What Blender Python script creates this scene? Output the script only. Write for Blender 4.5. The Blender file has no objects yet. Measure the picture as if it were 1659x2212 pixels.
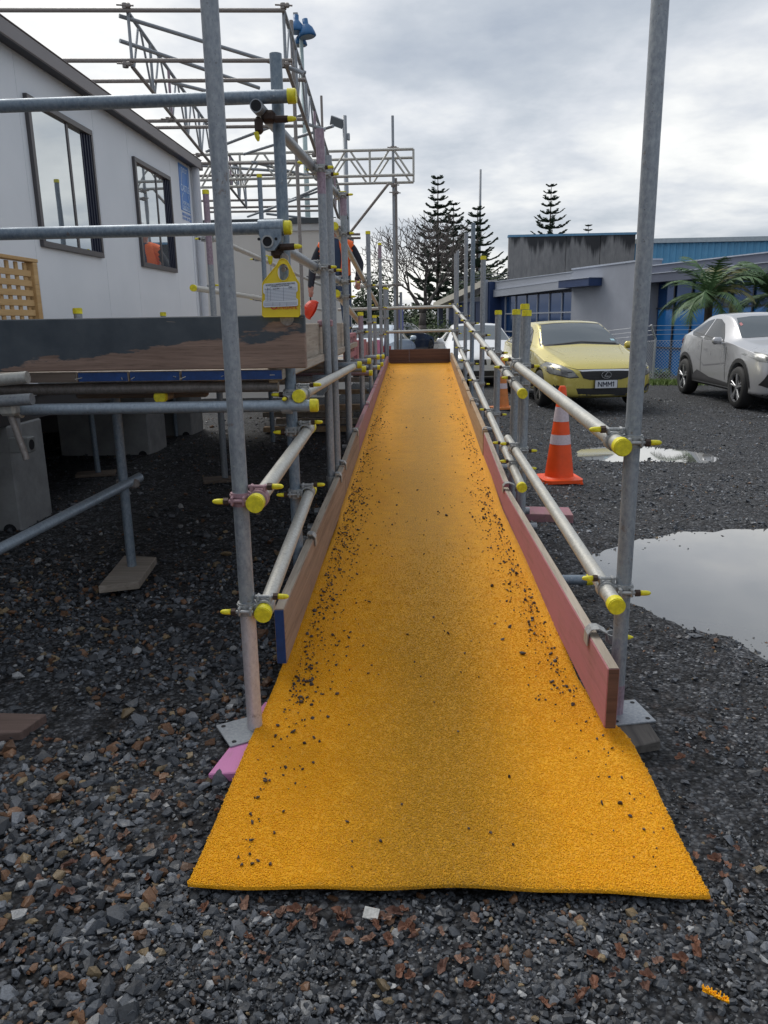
import bpy, bmesh, math, random
import numpy as np
from mathutils import Vector, Matrix
from mathutils.bvhtree import BVHTree

random.seed(7)
RNG = np.random.default_rng(11)
scene = bpy.context.scene
COL = scene.collection

# ------------------------------------------------------------------ camera
FPX, CXP, CYP, CAMH = 1661.0, 829.5, 1106.0, 1.33      # photograph measured at 1659 x 2212
PITCH, PSI, ROLL = math.radians(14.05), math.radians(2.75), math.radians(0.95)
FW = Vector((-math.sin(PSI) * math.cos(PITCH), math.cos(PSI) * math.cos(PITCH), -math.sin(PITCH)))
_r0 = Vector((math.cos(PSI), math.sin(PSI), 0)); _u0 = _r0.cross(FW)
RT = _r0 * math.cos(ROLL) - _u0 * math.sin(ROLL)
UPV = _u0 * math.cos(ROLL) + _r0 * math.sin(ROLL)
CAM = Vector((0, 0, CAMH))
cd = bpy.data.cameras.new('camera'); cam = bpy.data.objects.new('camera', cd); COL.objects.link(cam)
cam.matrix_world = Matrix(((RT.x, UPV.x, -FW.x, CAM.x), (RT.y, UPV.y, -FW.y, CAM.y), (RT.z, UPV.z, -FW.z, CAM.z), (0, 0, 0, 1)))
cd.sensor_fit = 'VERTICAL'; cd.sensor_height = 24.0; cd.lens = 24.0 * FPX / 2212.0
cd.clip_start = 0.05; cd.clip_end = 2000
scene.camera = cam
scene.render.resolution_x, scene.render.resolution_y = 768, 1024

# ------------------------------------------------------------------ world: overcast sky
SUN_EL, SUN_AZ = math.radians(50), math.radians(-38)   # azimuth from +Y towards +X
w = bpy.data.worlds.new('World'); scene.world = w; w.use_nodes = True
nt = w.node_tree; nt.nodes.clear()
def wn(t, **k):
    n = nt.nodes.new(t)
    for a, b in k.items(): setattr(n, a, b)
    return n
sky = wn('ShaderNodeTexSky', sky_type='NISHITA', sun_disc=False)
sky.sun_elevation = SUN_EL; sky.sun_rotation = SUN_AZ; sky.dust_density = 2.0
bg1 = wn('ShaderNodeBackground'); bg1.inputs[1].default_value = 0.10
nt.links.new(sky.outputs[0], bg1.inputs[0])
tc = wn('ShaderNodeTexCoord'); sep = wn('ShaderNodeSeparateXYZ'); nt.links.new(tc.outputs['Generated'], sep.inputs[0])
def wmath(op, a, b=None, c=None):
    n = wn('ShaderNodeMath', operation=op)
    for i, v in enumerate((a, b, c)):
        if v is None: continue
        if isinstance(v, (int, float)): n.inputs[i].default_value = v
        else: nt.links.new(v, n.inputs[i])
    return n.outputs[0]
zc = wmath('MAXIMUM', sep.outputs[2], 0.0)
den = wmath('ADD', zc, 0.16)
cx_ = wmath('DIVIDE', sep.outputs[0], den); cy_ = wmath('DIVIDE', sep.outputs[1], den)
comb = wn('ShaderNodeCombineXYZ'); nt.links.new(cx_, comb.inputs[0]); nt.links.new(cy_, comb.inputs[1])
comb.inputs[2].default_value = 3.7
n1 = wn('ShaderNodeTexNoise'); n1.inputs['Scale'].default_value = 0.46; n1.inputs['Detail'].default_value = 7; n1.inputs['Roughness'].default_value = 0.52; n1.inputs['Distortion'].default_value = 0.25
nt.links.new(comb.outputs[0], n1.inputs['Vector'])
n2 = wn('ShaderNodeTexNoise'); n2.inputs['Scale'].default_value = 2.3; n2.inputs['Detail'].default_value = 8; n2.inputs['Roughness'].default_value = 0.58
nt.links.new(comb.outputs[0], n2.inputs['Vector'])
mixn = wmath('ADD', wmath('MULTIPLY', n1.outputs[0], 0.74), wmath('MULTIPLY', n2.outputs[0], 0.26))
# cloud thins towards the hidden sun
sd = (math.sin(SUN_AZ) * math.cos(SUN_EL), math.cos(SUN_AZ) * math.cos(SUN_EL), math.sin(SUN_EL))
dot = wn('ShaderNodeVectorMath', operation='DOT_PRODUCT'); nt.links.new(tc.outputs['Generated'], dot.inputs[0]); dot.inputs[1].default_value = sd
glow = wmath('POWER', wmath('MAXIMUM', dot.outputs['Value'], 0.0), 3.0)
mixc = wmath('ADD', wmath('MULTIPLY', wmath('SUBTRACT', mixn, 0.5), 1.5), 0.5)
lowz = wmath('MULTIPLY', wmath('POWER', wmath('SUBTRACT', 1.0, wmath('MINIMUM', zc, 1.0)), 9.0), 0.045)
val = wmath('ADD', wmath('ADD', wmath('ADD', mixc, 0.005), lowz), wmath('MULTIPLY', wmath('SUBTRACT', glow, 0.30), 0.26))
ramp = wn('ShaderNodeValToRGB'); nt.links.new(val, ramp.inputs[0])
cr = ramp.color_ramp
cr.elements[0].position = 0.32; cr.elements[0].color = (0.27, 0.305, 0.36, 1)
cr.elements[1].position = 0.68; cr.elements[1].color = (0.76, 0.755, 0.725, 1)
e = cr.elements.new(0.43); e.color = (0.37, 0.40, 0.44, 1)
e = cr.elements.new(0.50); e.color = (0.475, 0.495, 0.525, 1)
e = cr.elements.new(0.58); e.color = (0.62, 0.625, 0.62, 1)
bg2 = wn('ShaderNodeBackground'); bg2.inputs[1].default_value = 0.98
nt.links.new(ramp.outputs[0], bg2.inputs[0])
mx = wn('ShaderNodeMixShader'); mx.inputs[0].default_value = 0.93
nt.links.new(bg1.outputs[0], mx.inputs[1]); nt.links.new(bg2.outputs[0], mx.inputs[2])
out = wn('ShaderNodeOutputWorld'); nt.links.new(mx.outputs[0], out.inputs[0])

# ------------------------------------------------------------------ sun behind thin cloud
sl = bpy.data.lights.new('sun', 'SUN'); sl.energy = 1.5; sl.angle = math.radians(35); sl.color = (1.0, 0.965, 0.91)
so = bpy.data.objects.new('sun', sl); COL.objects.link(so)
so.rotation_euler = Vector(sd).to_track_quat('Z', 'Y').to_euler(); so.location = (0, 0, 30)
scene.view_settings.view_transform = 'Standard'; scene.view_settings.look = 'None'
scene.view_settings.exposure = 0.66; scene.view_settings.gamma = 1.0; scene.view_settings.use_curve_mapping = False

# ------------------------------------------------------------------ pixel helpers
def U(px, py, x=None, y=None, z=None):
    r = FW + RT * ((px - CXP) / FPX) - UPV * ((py - CYP) / FPX)
    if x is not None: t = x / r.x
    elif y is not None: t = y / r.y
    else: t = (z - CAMH) / r.z
    return CAM + r * t
def sm(t): t = max(0.0, min(1.0, t)); return t * t * (3 - 2 * t)
def gz(x, y):
    a = sm((x - 0.5) / 2.2) * sm((y - 2.0) / 9.0)
    b = sm((y - 10.0) / 8.0)
    return -0.2 * max(a, b) - 0.75 * sm((y - 19.6) / 4.5) * sm((x - 1.5) / 3.0)
def UG(px, py):
    z = 0.0
    for _ in range(12):
        p = U(px, py, z=z); z = gz(p.x, p.y)
    return Vector((p.x, p.y, z))
def zramp(y):
    t = y - 2.35
    if t <= -0.25: return 0.022
    if t < 0.25: return 0.022 + 0.059 * (t + 0.25) ** 2 / 1.0
    return 0.022 + 0.059 * t

# ------------------------------------------------------------------ object helpers
WO = {}
def new_mesh(name, bm):
    me = bpy.data.meshes.new(name); bm.to_mesh(me); bm.free(); return me
def link(name, me, parent=None, loc=(0, 0, 0), rot=None):
    o = bpy.data.objects.new(name, me); COL.objects.link(o)
    o.location = loc
    if rot is not None: o.rotation_euler = rot
    if parent is not None: o.parent = parent
    return o
def put(name, bm, mat, parent=None, smooth=False, local=False):
    """bm in world coordinates (or parent's coordinates if local); origin moves to its base centre"""
    vs = [v.co for v in bm.verts]
    if not vs:
        bm.free(); return None
    mn = Vector((min(v.x for v in vs), min(v.y for v in vs), min(v.z for v in vs)))
    mxx = Vector((max(v.x for v in vs), max(v.y for v in vs), max(v.z for v in vs)))
    org = Vector(((mn.x + mxx.x) / 2, (mn.y + mxx.y) / 2, mn.z))
    for v in bm.verts: v.co -= org
    if smooth:
        for f in bm.faces: f.smooth = True
    me = new_mesh(name, bm)
    for m in (mat if isinstance(mat, (list, tuple)) else [mat]): me.materials.append(m)
    pw = Vector((0, 0, 0)) if (parent is None or local) else WO.get(parent.name, Vector((0, 0, 0)))
    o = link(name, me, parent, org - pw)
    WO[o.name] = org if not local else Vector((0, 0, 0))
    return o
def thing(name, loc, label, cat, group=None, rotz=0.0):
    o = bpy.data.objects.new(name, None); COL.objects.link(o); o.location = loc; o.empty_display_size = 0.1
    o.rotation_euler = (0, 0, rotz)
    WO[o.name] = Vector(loc); tag(o, label, cat, group); return o
def tag(o, label, cat, group=None, kind=None):
    if label: o['label'] = label
    if cat: o['category'] = cat
    if group: o['group'] = group
    if kind: o['kind'] = kind
    return o
def struct(o): o['kind'] = 'structure'; return o
def smooth_by_angle(o, ang=40):
    me = o.data
    for p in me.polygons: p.use_smooth = True
    me.set_sharp_from_angle(angle=math.radians(ang))

def bm_box(bm, c, s, rot=None, bevel=0.0):
    M = Matrix.Translation(Vector(c))
    if rot is not None: M = M @ rot.to_4x4()
    r = bmesh.ops.create_cube(bm, size=1.0, matrix=M @ Matrix.Diagonal((s[0], s[1], s[2], 1)))
    if bevel > 0:
        es = list({e for v in r['verts'] for e in v.link_edges})
        bmesh.ops.bevel(bm, geom=es, offset=bevel, segments=1, affect='EDGES')
    return r['verts']
def bm_box2(bm, mn, mxx, bevel=0.0):
    c = [(a + b) / 2 for a, b in zip(mn, mxx)]; s = [abs(b - a) for a, b in zip(mn, mxx)]
    return bm_box(bm, c, s, bevel=bevel)
def bm_tube(bm, p0, p1, r, seg=16, r2=None, caps=True):
    p0, p1 = Vector(p0), Vector(p1); d = p1 - p0; L = d.length
    q = d.to_track_quat('Z', 'Y')
    M = Matrix.Translation((p0 + p1) / 2) @ q.to_matrix().to_4x4()
    return bmesh.ops.create_cone(bm, cap_ends=caps, cap_tris=False, segments=seg, radius1=r, radius2=(r if r2 is None else r2), depth=L, matrix=M)['verts']
def bm_path(bm, pts, r, seg=8):
    """swept tube through points"""
    pts = [Vector(p) for p in pts]; rings = []
    rr = r if isinstance(r, (list, tuple)) else [r] * len(pts)
    for i, p in enumerate(pts):
        d = (pts[min(i + 1, len(pts) - 1)] - pts[max(i - 1, 0)]).normalized()
        a = Vector((0, 0, 1)) if abs(d.z) < 0.9 else Vector((1, 0, 0))
        u = d.cross(a).normalized(); v = d.cross(u)
        rings.append([bm.verts.new(p + (u * math.cos(2 * math.pi * k / seg) + v * math.sin(2 * math.pi * k / seg)) * rr[i]) for k in range(seg)])
    for a, b in zip(rings, rings[1:]):
        for k in range(seg): bm.faces.new((a[k], a[(k + 1) % seg], b[(k + 1) % seg], b[k]))
    bm.faces.new(rings[0][::-1]); bm.faces.new(rings[-1])
    bmesh.ops.recalc_face_normals(bm, faces=bm.faces[:])
def bm_prism(bm, poly, axis, a, b):
    """poly: 2-D outline; extruded between a and b along axis ('x','y','z')"""
    def P(u, v, t):
        return Vector((t, u, v)) if axis == 'x' else Vector((u, t, v)) if axis == 'y' else Vector((u, v, t))
    A = [bm.verts.new(P(u, v, a)) for u, v in poly]; B = [bm.verts.new(P(u, v, b)) for u, v in poly]
    n = len(poly)
    fs = [bm.faces.new(A), bm.faces.new(B[::-1])]
    for i in range(n): fs.append(bm.faces.new((A[i], B[i], B[(i + 1) % n], A[(i + 1) % n])))
    bmesh.ops.recalc_face_normals(bm, faces=fs)
def bm_beam(bm, p0, p1, wdt, hgt, up=(0, 0, 1), bevel=0.0):
    """box along p0->p1, hgt along 'up' side"""
    p0, p1 = Vector(p0), Vector(p1); d = (p1 - p0); L = d.length; d.normalize()
    s = d.cross(Vector(up)).normalized(); u = s.cross(d)
    R = Matrix((s, d, u)).transposed()
    return bm_box(bm, (p0 + p1) / 2, (wdt, L, hgt), R, bevel)
def text_obj(s, size, M, mat, parent, name='lettering', extrude=0.0006, align='CENTER', sx=1.0, bold=0.0):
    cu = bpy.data.curves.new('t', 'FONT'); cu.body = s; cu.size = size; cu.extrude = extrude; cu.align_x = align; cu.offset = bold; cu.space_character = 1.12 if bold else 1.0; cu.align_y = 'CENTER'; cu.resolution_u = 3
    t = bpy.data.objects.new('t', cu); COL.objects.link(t)
    dg = bpy.context.evaluated_depsgraph_get()
    me = bpy.data.meshes.new_from_object(t.evaluated_get(dg)); bpy.data.objects.remove(t); bpy.data.curves.remove(cu)
    me.transform(Matrix(M) @ Matrix.Diagonal((sx, 1, 1, 1)))
    bm = bmesh.new(); bm.from_mesh(me); bpy.data.meshes.remove(me)
    return put(name, bm, mat, parent)
def frame_M(o, xdir, ydir):
    x = Vector(xdir).normalized(); y = Vector(ydir).normalized(); z = x.cross(y)
    return Matrix(((x.x, y.x, z.x, o[0]), (x.y, y.y, z.y, o[1]), (x.z, y.z, z.z, o[2]), (0, 0, 0, 1)))

# ------------------------------------------------------------------ materials
MATS = {}
class N:
    def __init__(s, name):
        s.m = bpy.data.materials.new(name); s.m.use_nodes = True; s.t = s.m.node_tree; s.t.nodes.clear()
        s.p = s.t.nodes.new('ShaderNodeBsdfPrincipled'); s.o = s.t.nodes.new('ShaderNodeOutputMaterial')
        s.t.links.new(s.p.outputs[0], s.o.inputs[0])
    def new(s, t, **k):
        n = s.t.nodes.new(t)
        for a, b in k.items(): setattr(n, a, b)
        return n
    def link(s, a, b): s.t.links.new(a, b)
    def set(s, **k):
        for a, b in k.items():
            i = s.p.inputs[a.replace('_', ' ')]
            if isinstance(b, (int, float)): i.default_value = b
            elif isinstance(b, tuple): i.default_value = (*b, 1) if len(b) == 3 else b
            else: s.link(b, i)
        return s
    def coord(s, kind='Object', scale=(1, 1, 1), rot=(0, 0, 0)):
        if kind == 'World':
            g = s.new('ShaderNodeNewGeometry'); o = g.outputs['Position']
        else:
            g = s.new('ShaderNodeTexCoord'); o = g.outputs[kind]
        mp = s.new('ShaderNodeMapping'); mp.inputs['Scale'].default_value = scale; mp.inputs['Rotation'].default_value = rot
        s.link(o, mp.inputs[0]); return mp.outputs[0]
    def noise(s, vec, scale, detail=4, rough=0.55, dist=0.0):
        n = s.new('ShaderNodeTexNoise'); n.inputs['Scale'].default_value = scale; n.inputs['Detail'].default_value = detail
        n.inputs['Roughness'].default_value = rough; n.inputs['Distortion'].default_value = dist; s.link(vec, n.inputs['Vector']); return n.outputs[0]
    def voro(s, vec, scale, feature='F1', rnd=1.0):
        n = s.new('ShaderNodeTexVoronoi', feature=feature); n.inputs['Scale'].default_value = scale; n.inputs['Randomness'].default_value = rnd
        s.link(vec, n.inputs['Vector']); return n
    def ramp(s, fac, stops):
        n = s.new('ShaderNodeValToRGB'); s.link(fac, n.inputs[0]); els = n.color_ramp.elements
        while len(els) < len(stops): els.new(0.5)
        for e_, (p, c) in zip(els, stops):
            e_.position = p; e_.color = (*c, 1) if isinstance(c, tuple) else (c, c, c, 1)
        return n.outputs[0]
    def mix(s, fac, a, b, typ='MIX'):
        n = s.new('ShaderNodeMix', data_type='RGBA', blend_type=typ)
        for i, v in ((0, fac), (6, a), (7, b)):
            if isinstance(v, (int, float)): n.inputs[i].default_value = v
            elif isinstance(v, tuple): n.inputs[i].default_value = (*v, 1)
            else: s.link(v, n.inputs[i])
        return n.outputs[2]
    def math(s, op, a, b=None):
        n = s.new('ShaderNodeMath', operation=op)
        for i, v in enumerate((a, b)):
            if v is None: continue
            if isinstance(v, (int, float)): n.inputs[i].default_value = v
            else: s.link(v, n.inputs[i])
        return n.outputs[0]
    def bump(s, h, strength=0.3, dist=0.01):
        n = s.new('ShaderNodeBump'); n.inputs['Strength'].default_value = strength; n.inputs['Distance'].default_value = dist
        s.link(h, n.inputs['Height']); s.link(n.outputs[0], s.p.inputs['Normal'])
    def sepxyz(s, vec):
        n = s.new('ShaderNodeSeparateXYZ'); s.link(vec, n.inputs[0]); return n.outputs

def m_plain(name, col, rough=0.5, metal=0.0, var=0.12, scale=6.0, bump=0.0, coat=0.0, kind='Object', spec=0.5):
    if name in MATS: return MATS[name]
    n = N(name); c = n.coord(kind)
    f = n.noise(c, scale, 5, 0.6)
    a = tuple(max(0, v * (1 - var)) for v in col); b = tuple(min(1, v * (1 + var)) for v in col)
    n.set(Base_Color=n.ramp(f, [(0.3, a), (0.7, b)]), Roughness=rough, Metallic=metal)
    n.p.inputs['Specular IOR Level'].default_value = spec
    if coat: n.p.inputs['Coat Weight'].default_value = coat; n.p.inputs['Coat Roughness'].default_value = 0.06
    if bump: n.bump(n.noise(c, scale * 6, 4), bump, 0.004)
    MATS[name] = n.m; return n.m
def m_tube(name, dark, light, tint=None, scale=1.0):
    n = N(name); c = n.coord('World', (1, 1, 0.6)); c2 = n.coord('World')
    streak = n.noise(c, 95 * scale, 3, 0.6); blot = n.noise(c2, 9, 5, 0.6); fleck = n.noise(c2, 160, 2, 0.5)
    col = n.mix(n.ramp(streak, [(0.25, 0.0), (0.75, 1.0)]), dark, light)
    col = n.mix(n.ramp(blot, [(0.5, 0.0), (0.75, 0.5)]), col, tint or light)
    col = n.mix(n.ramp(fleck, [(0.66, 0.0), (0.72, 0.55)]), col, (0.10, 0.09, 0.085))
    rust = n.noise(c2, 23, 6, 0.7); col = n.mix(n.ramp(rust, [(0.63, 0.0), (0.70, 0.55)]), col, (0.17, 0.105, 0.065)); spl = n.noise(n.coord('World', (1, 1, 0.8)), 31, 3, 0.7, 1.0); col = n.mix(n.ramp(spl, [(0.69, 0.0), (0.72, 0.5)]), col, (0.5, 0.5, 0.48))
    n.set(Base_Color=col, Roughness=n.ramp(blot, [(0.3, 0.38), (0.7, 0.58)]), Metallic=0.35)
    n.bump(streak, 0.08, 0.002); MATS[name] = n.m; return n.m
def m_wood(name, c1, c2, along='y', rough=0.75, paint=None, paint_lo=0.45, paint_hi=0.6, grain=1.0, bump=0.35, world=False):
    n = N(name); sc = {'x': (1.2, 26, 26), 'y': (26, 1.2, 26), 'z': (26, 26, 1.2)}[along]
    k = 'World' if world else 'Object'
    c = n.coord(k, sc); c0 = n.coord(k)
    g = n.noise(c, 1.0 * grain, 6, 0.62, 0.6); fine = n.noise(c, 6.0 * grain, 3, 0.6)
    col = n.ramp(g, [(0.32, c1), (0.68, c2)])
    col = n.mix(n.ramp(fine, [(0.56, 0.0), (0.72, 0.55)]), col, tuple(v * 0.42 for v in c1))
    if paint:
        msk = n.math('ADD', n.math('MULTIPLY', n.noise(c0, 3.2, 6, 0.65), 0.45), n.math('MULTIPLY', n.noise(c, 1.6, 6, 0.75), 0.55))
        col = n.mix(n.ramp(msk, [(paint_lo, 0.0), (paint_hi, 1.0)]), paint, col)
    n.set(Base_Color=col, Roughness=rough)
    n.bump(n.mix(0.5, g, fine), bump, 0.003); MATS[name] = n.m; return n.m

GALV = m_tube('galvanised steel', (0.20, 0.225, 0.26), (0.37, 0.395, 0.42))
GALV_BLUE = m_tube('blue grey galvanised steel', (0.12, 0.165, 0.22), (0.27, 0.32, 0.37))
GALV_PALE = m_tube('pale galvanised steel', (0.36, 0.36, 0.335), (0.55, 0.545, 0.51), (0.48, 0.46, 0.40))
GALV_PINK = m_tube('faded purple paint on steel', (0.22, 0.15, 0.20), (0.42, 0.33, 0.38))
GALV_BROWN = m_tube('rusty steel', (0.17, 0.15, 0.14), (0.31, 0.285, 0.27))
CLAMP = m_tube('clamp steel', (0.24, 0.25, 0.26), (0.44, 0.45, 0.45))
CLAMP_PINK = m_plain('pink painted clamp', (0.36, 0.22, 0.25), 0.6, 0.2, 0.25, 30)
BOLT = m_plain('rusty bolt', (0.055, 0.035, 0.028), 0.65, 0.4, 0.3, 60)
YCAP = m_plain('yellow plastic', (0.74, 0.66, 0.025), 0.5, 0, 0.22, 55, 0.25)
DARKHOLE = m_plain('dark tube bore', (0.012, 0.013, 0.017), 0.8)
WOOD = m_wood('weathered plank', (0.19, 0.125, 0.088), (0.37, 0.26, 0.19))
WOOD_GREY = m_wood('grey weathered plank', (0.26, 0.215, 0.17), (0.46, 0.40, 0.33))
WOOD_PALE = m_wood('pale plank', (0.30, 0.20, 0.115), (0.45, 0.33, 0.21))
WOOD_PINK = m_wood('pink painted plank', (0.21, 0.095, 0.095), (0.36, 0.18, 0.175), paint=(0.41, 0.16, 0.19), paint_lo=0.50, paint_hi=0.68, bump=0.6)
WOOD_MAUVE = m_wood('faded mauve plank', (0.22, 0.13, 0.12), (0.34, 0.20, 0.19), paint=(0.33, 0.155, 0.19), paint_lo=0.45, paint_hi=0.60)
WOOD_HOT = m_wood('bright pink painted board', (0.35, 0.16, 0.2), (0.5, 0.25, 0.3), paint=(0.58, 0.22, 0.43), paint_lo=0.56, paint_hi=0.72)
WOOD_BROWN = m_wood('dark brown board', (0.075, 0.035, 0.024), (0.155, 0.08, 0.055), along='x')
WOOD_X = m_wood('plank end grain', (0.10, 0.075, 0.06), (0.19, 0.15, 0.12), along='x')
PINE = m_wood('fresh pine', (0.46, 0.28, 0.115), (0.62, 0.42, 0.20), along='y', bump=0.12, grain=0.7)
BLUE_PAINT = m_plain('blue painted end', (0.008, 0.045, 0.175), 0.5, 0, 0.3, 25, 0.1)
WHITE_PAPER = m_plain('white paper', (0.66, 0.70, 0.76), 0.6, 0, 0.03, 12)
INK = m_plain('dark ink', (0.02, 0.025, 0.05), 0.6)
RED_INK = m_plain('red print', (0.60, 0.04, 0.02), 0.5)
TAGY = m_plain('yellow tag plastic', (0.80, 0.60, 0.015), 0.35, 0, 0.06, 10)
WALLP = None
CONC = None
# ================================================================== ground
def m_ground():
    n = N('wet dark gravel ground'); c = n.coord('World'); g = n.sepxyz(c)
    v1 = n.voro(c, 75); v3 = n.voro(c, 26); v4 = n.noise(c, 9, 6, 0.7); v2 = n.voro(c, 28); nz = n.noise(c, 1.1, 6, 0.65); nf = n.noise(c, 240, 3, 0.6)
    cell = n.ramp(v1.outputs['Color'], [(0.0, (0.014, 0.015, 0.017)), (0.40, (0.044, 0.047, 0.053)), (0.75, (0.11, 0.116, 0.128)), (0.97, (0.25, 0.255, 0.265))])
    brown = n.ramp(v2.outputs['Color'], [(0.82, 0.0), (0.86, 1.0)])
    col = n.mix(n.math('MULTIPLY', brown, 0.22), cell, (0.10, 0.058, 0.036))
    col = n.mix(n.ramp(v1.outputs['Distance'], [(0.30, 0.0), (0.75, 0.7)]), col, (0.008, 0.008, 0.01))
    col = n.mix(1.0, col, n.ramp(v3.outputs['Color'], [(0.1, 0.45), (0.9, 1.5)]), 'MULTIPLY'); col = n.mix(1.0, col, n.ramp(v4, [(0.3, 0.55), (0.7, 1.45)]), 'MULTIPLY')
    damp = n.ramp(nz, [(0.35, 0.55), (0.65, 1.0)])
    col = n.mix(1.0, col, damp, 'MULTIPLY')
    n.set(Base_Color=col, Roughness=n.ramp(nz, [(0.35, 0.60), (0.65, 0.85)])); n.p.inputs['Specular IOR Level'].default_value = 0.25
    n.bump(n.math('ADD', n.math('MULTIPLY', v1.outputs['Distance'], -1.0), n.math('ADD', n.math('MULTIPLY', nf, 0.25), n.math('MULTIPLY', v3.outputs['Distance'], -1.6))), 0.85, 0.016)
    return n.m
# ---- puddles -----------------------------------------------------
def m_water():
    n = N('still muddy water'); c = n.coord('World')
    n.set(Base_Color=(0.14, 0.138, 0.132), Roughness=0.03)  # pale base colour also stands in for sky reflected by the muddy water
    n.p.inputs['IOR'].default_value = 1.33; n.p.inputs['Specular IOR Level'].default_value = 0.9
    n.p.inputs['Coat Weight'].default_value = 1.0; n.p.inputs['Coat Roughness'].default_value = 0.02
    n.bump(n.noise(c, 9, 3), 0.03, 0.01); return n.m
WATER = m_water()
PUDDLES = []
def in_poly(P, X, Y):
    c = np.zeros(X.shape, bool); n = len(P); j = n - 1
    for i in range(n):
        xi, yi = P[i]; xj, yj = P[j]
        c ^= ((yi > Y) != (yj > Y)) & (X < (xj - xi) * (Y - yi) / (yj - yi + 1e-12) + xi); j = i
    return c
def sdist(P, X, Y):
    """signed distance to an outline, positive inside"""
    d = np.full(X.shape, 1e9)
    for i in range(len(P)):
        ax, ay = P[i]; bx, by = P[(i + 1) % len(P)]; ex, ey = bx - ax, by - ay
        t = np.clip(((X - ax) * ex + (Y - ay) * ey) / (ex * ex + ey * ey + 1e-12), 0, 1)
        d = np.minimum(d, np.hypot(X - ax - t * ex, Y - ay - t * ey))
    return np.where(in_poly(P, X, Y), d, -d)
p1 = [(1262, 1222), (1275, 1192), (1330, 1178), (1400, 1160), (1480, 1152), (1570, 1150), (1700, 1152), (1900, 1190), (1900, 1420), (1720, 1462), (1640, 1425), (1560, 1372), (1480, 1352), (1425, 1318), (1370, 1300), (1330, 1285), (1290, 1262)]
p2 = [(1225, 973), (1275, 984), (1330, 992), (1400, 997), (1480, 1001), (1530, 1001), (1560, 995), (1530, 985), (1480, 977), (1430, 972), (1370, 966), (1300, 964), (1255, 965)]
for q, lab in ((p1, 'large rain puddle on the gravel beside the ramp'), (p2, 'shallow rain puddle near the traffic cone')):
    pts = [UG(a, b) for a, b in q]; PUDDLES.append((np.array([(p.x, p.y) for p in pts]), sum(p.z for p in pts) / len(pts) - 0.004, lab))
vgz0 = np.vectorize(gz)
def rough(X, Y):
    return 0.0045 * np.sin(X * 5.1 + Y * 3.3) * np.sin(Y * 4.7 - X * 2.0) + 0.0035 * np.sin(X * 17 + Y * 11 + 2 * np.sin(Y * 6)) * np.sin(Y * 19 - X * 8) + 0.002 * np.sin(X * 43 + 3 * np.sin(Y * 21)) * np.sin(Y * 47)
def ground_z(X, Y):
    X = np.asarray(X, float); Y = np.asarray(Y, float); Z = vgz0(X, Y)
    near = (X > -8) & (X < 12) & (Y > 0) & (Y < 24); Z = Z + np.where(near, rough(X, Y), 0)
    for P, L, _ in PUDDLES:
        k = (X > P[:, 0].min() - 1) & (X < P[:, 0].max() + 1) & (Y > P[:, 1].min() - 1) & (Y < P[:, 1].max() + 1)
        if not k.any(): continue
        sd = sdist(P, X[k], Y[k]); wgt = np.clip(1 + sd / 0.5, 0, 1); wgt = wgt * wgt * (3 - 2 * wgt)
        lev = L + 0.012 - np.clip((sd + 0.10) / 0.20, 0, 1) * 0.028 + 1.15 * rough(X[k], Y[k]) + 0.004
        Z[k] = Z[k] * (1 - wgt) + lev * wgt
    return Z
def build_ground():
    f = lambda a, b, s_: list(np.arange(a, b - 1e-6, s_))
    xs = [-600, -200, -80, -30, -14] + f(-8, 0.6, 0.35) + f(0.6, 4.6, 0.045) + f(4.6, 12.01, 0.35) + [16, 25, 45, 90, 250, 600]
    ys = [-200, -40, -10, -3] + f(-1, 2.4, 0.35) + f(2.4, 5.4, 0.045) + f(5.4, 7.2, 0.2) + f(7.2, 9.2, 0.06) + f(9.2, 24.01, 0.35) + [30, 40, 60, 100, 200, 400, 900]
    X, Y = np.meshgrid(xs, ys); Z = ground_z(X.ravel(), Y.ravel()); V = np.stack([X.ravel(), Y.ravel(), Z], 1)
    nx, ny = len(xs), len(ys); F = [(j * nx + i, j * nx + i + 1, (j + 1) * nx + i + 1, (j + 1) * nx + i) for j in range(ny - 1) for i in range(nx - 1)]
    me = bpy.data.meshes.new('ground'); me.from_pydata(V.tolist(), [], F); me.update(); me.materials.append(m_ground())
    for p in me.polygons: p.use_smooth = True
    return struct(link('ground', me))
build_ground()
for P, L, lab in PUDDLES:
    c = P.mean(0); Q = c + (P - c) * 1.0; bm = bmesh.new(); n = len(Q); out = []
    for i in range(n):
        a = Vector((*Q[(i - 1) % n], 0)); b = Vector((*Q[i], 0)); d = Vector((*Q[(i + 1) % n], 0)); t = (d - a).normalized(); nn = Vector((t.y, -t.x, 0))
        if in_poly(P, np.array([b.x + nn.x * 0.01]), np.array([b.y + nn.y * 0.01]))[0]: nn = -nn
        out.append(b + nn * 0.16)
    fc = bm.faces.new([bm.verts.new((p.x, p.y, L)) for p in out])
    if fc.normal.z < 0: fc.normal_flip()
    o = put('puddle', bm, WATER); struct(o); o['label'] = lab

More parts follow.
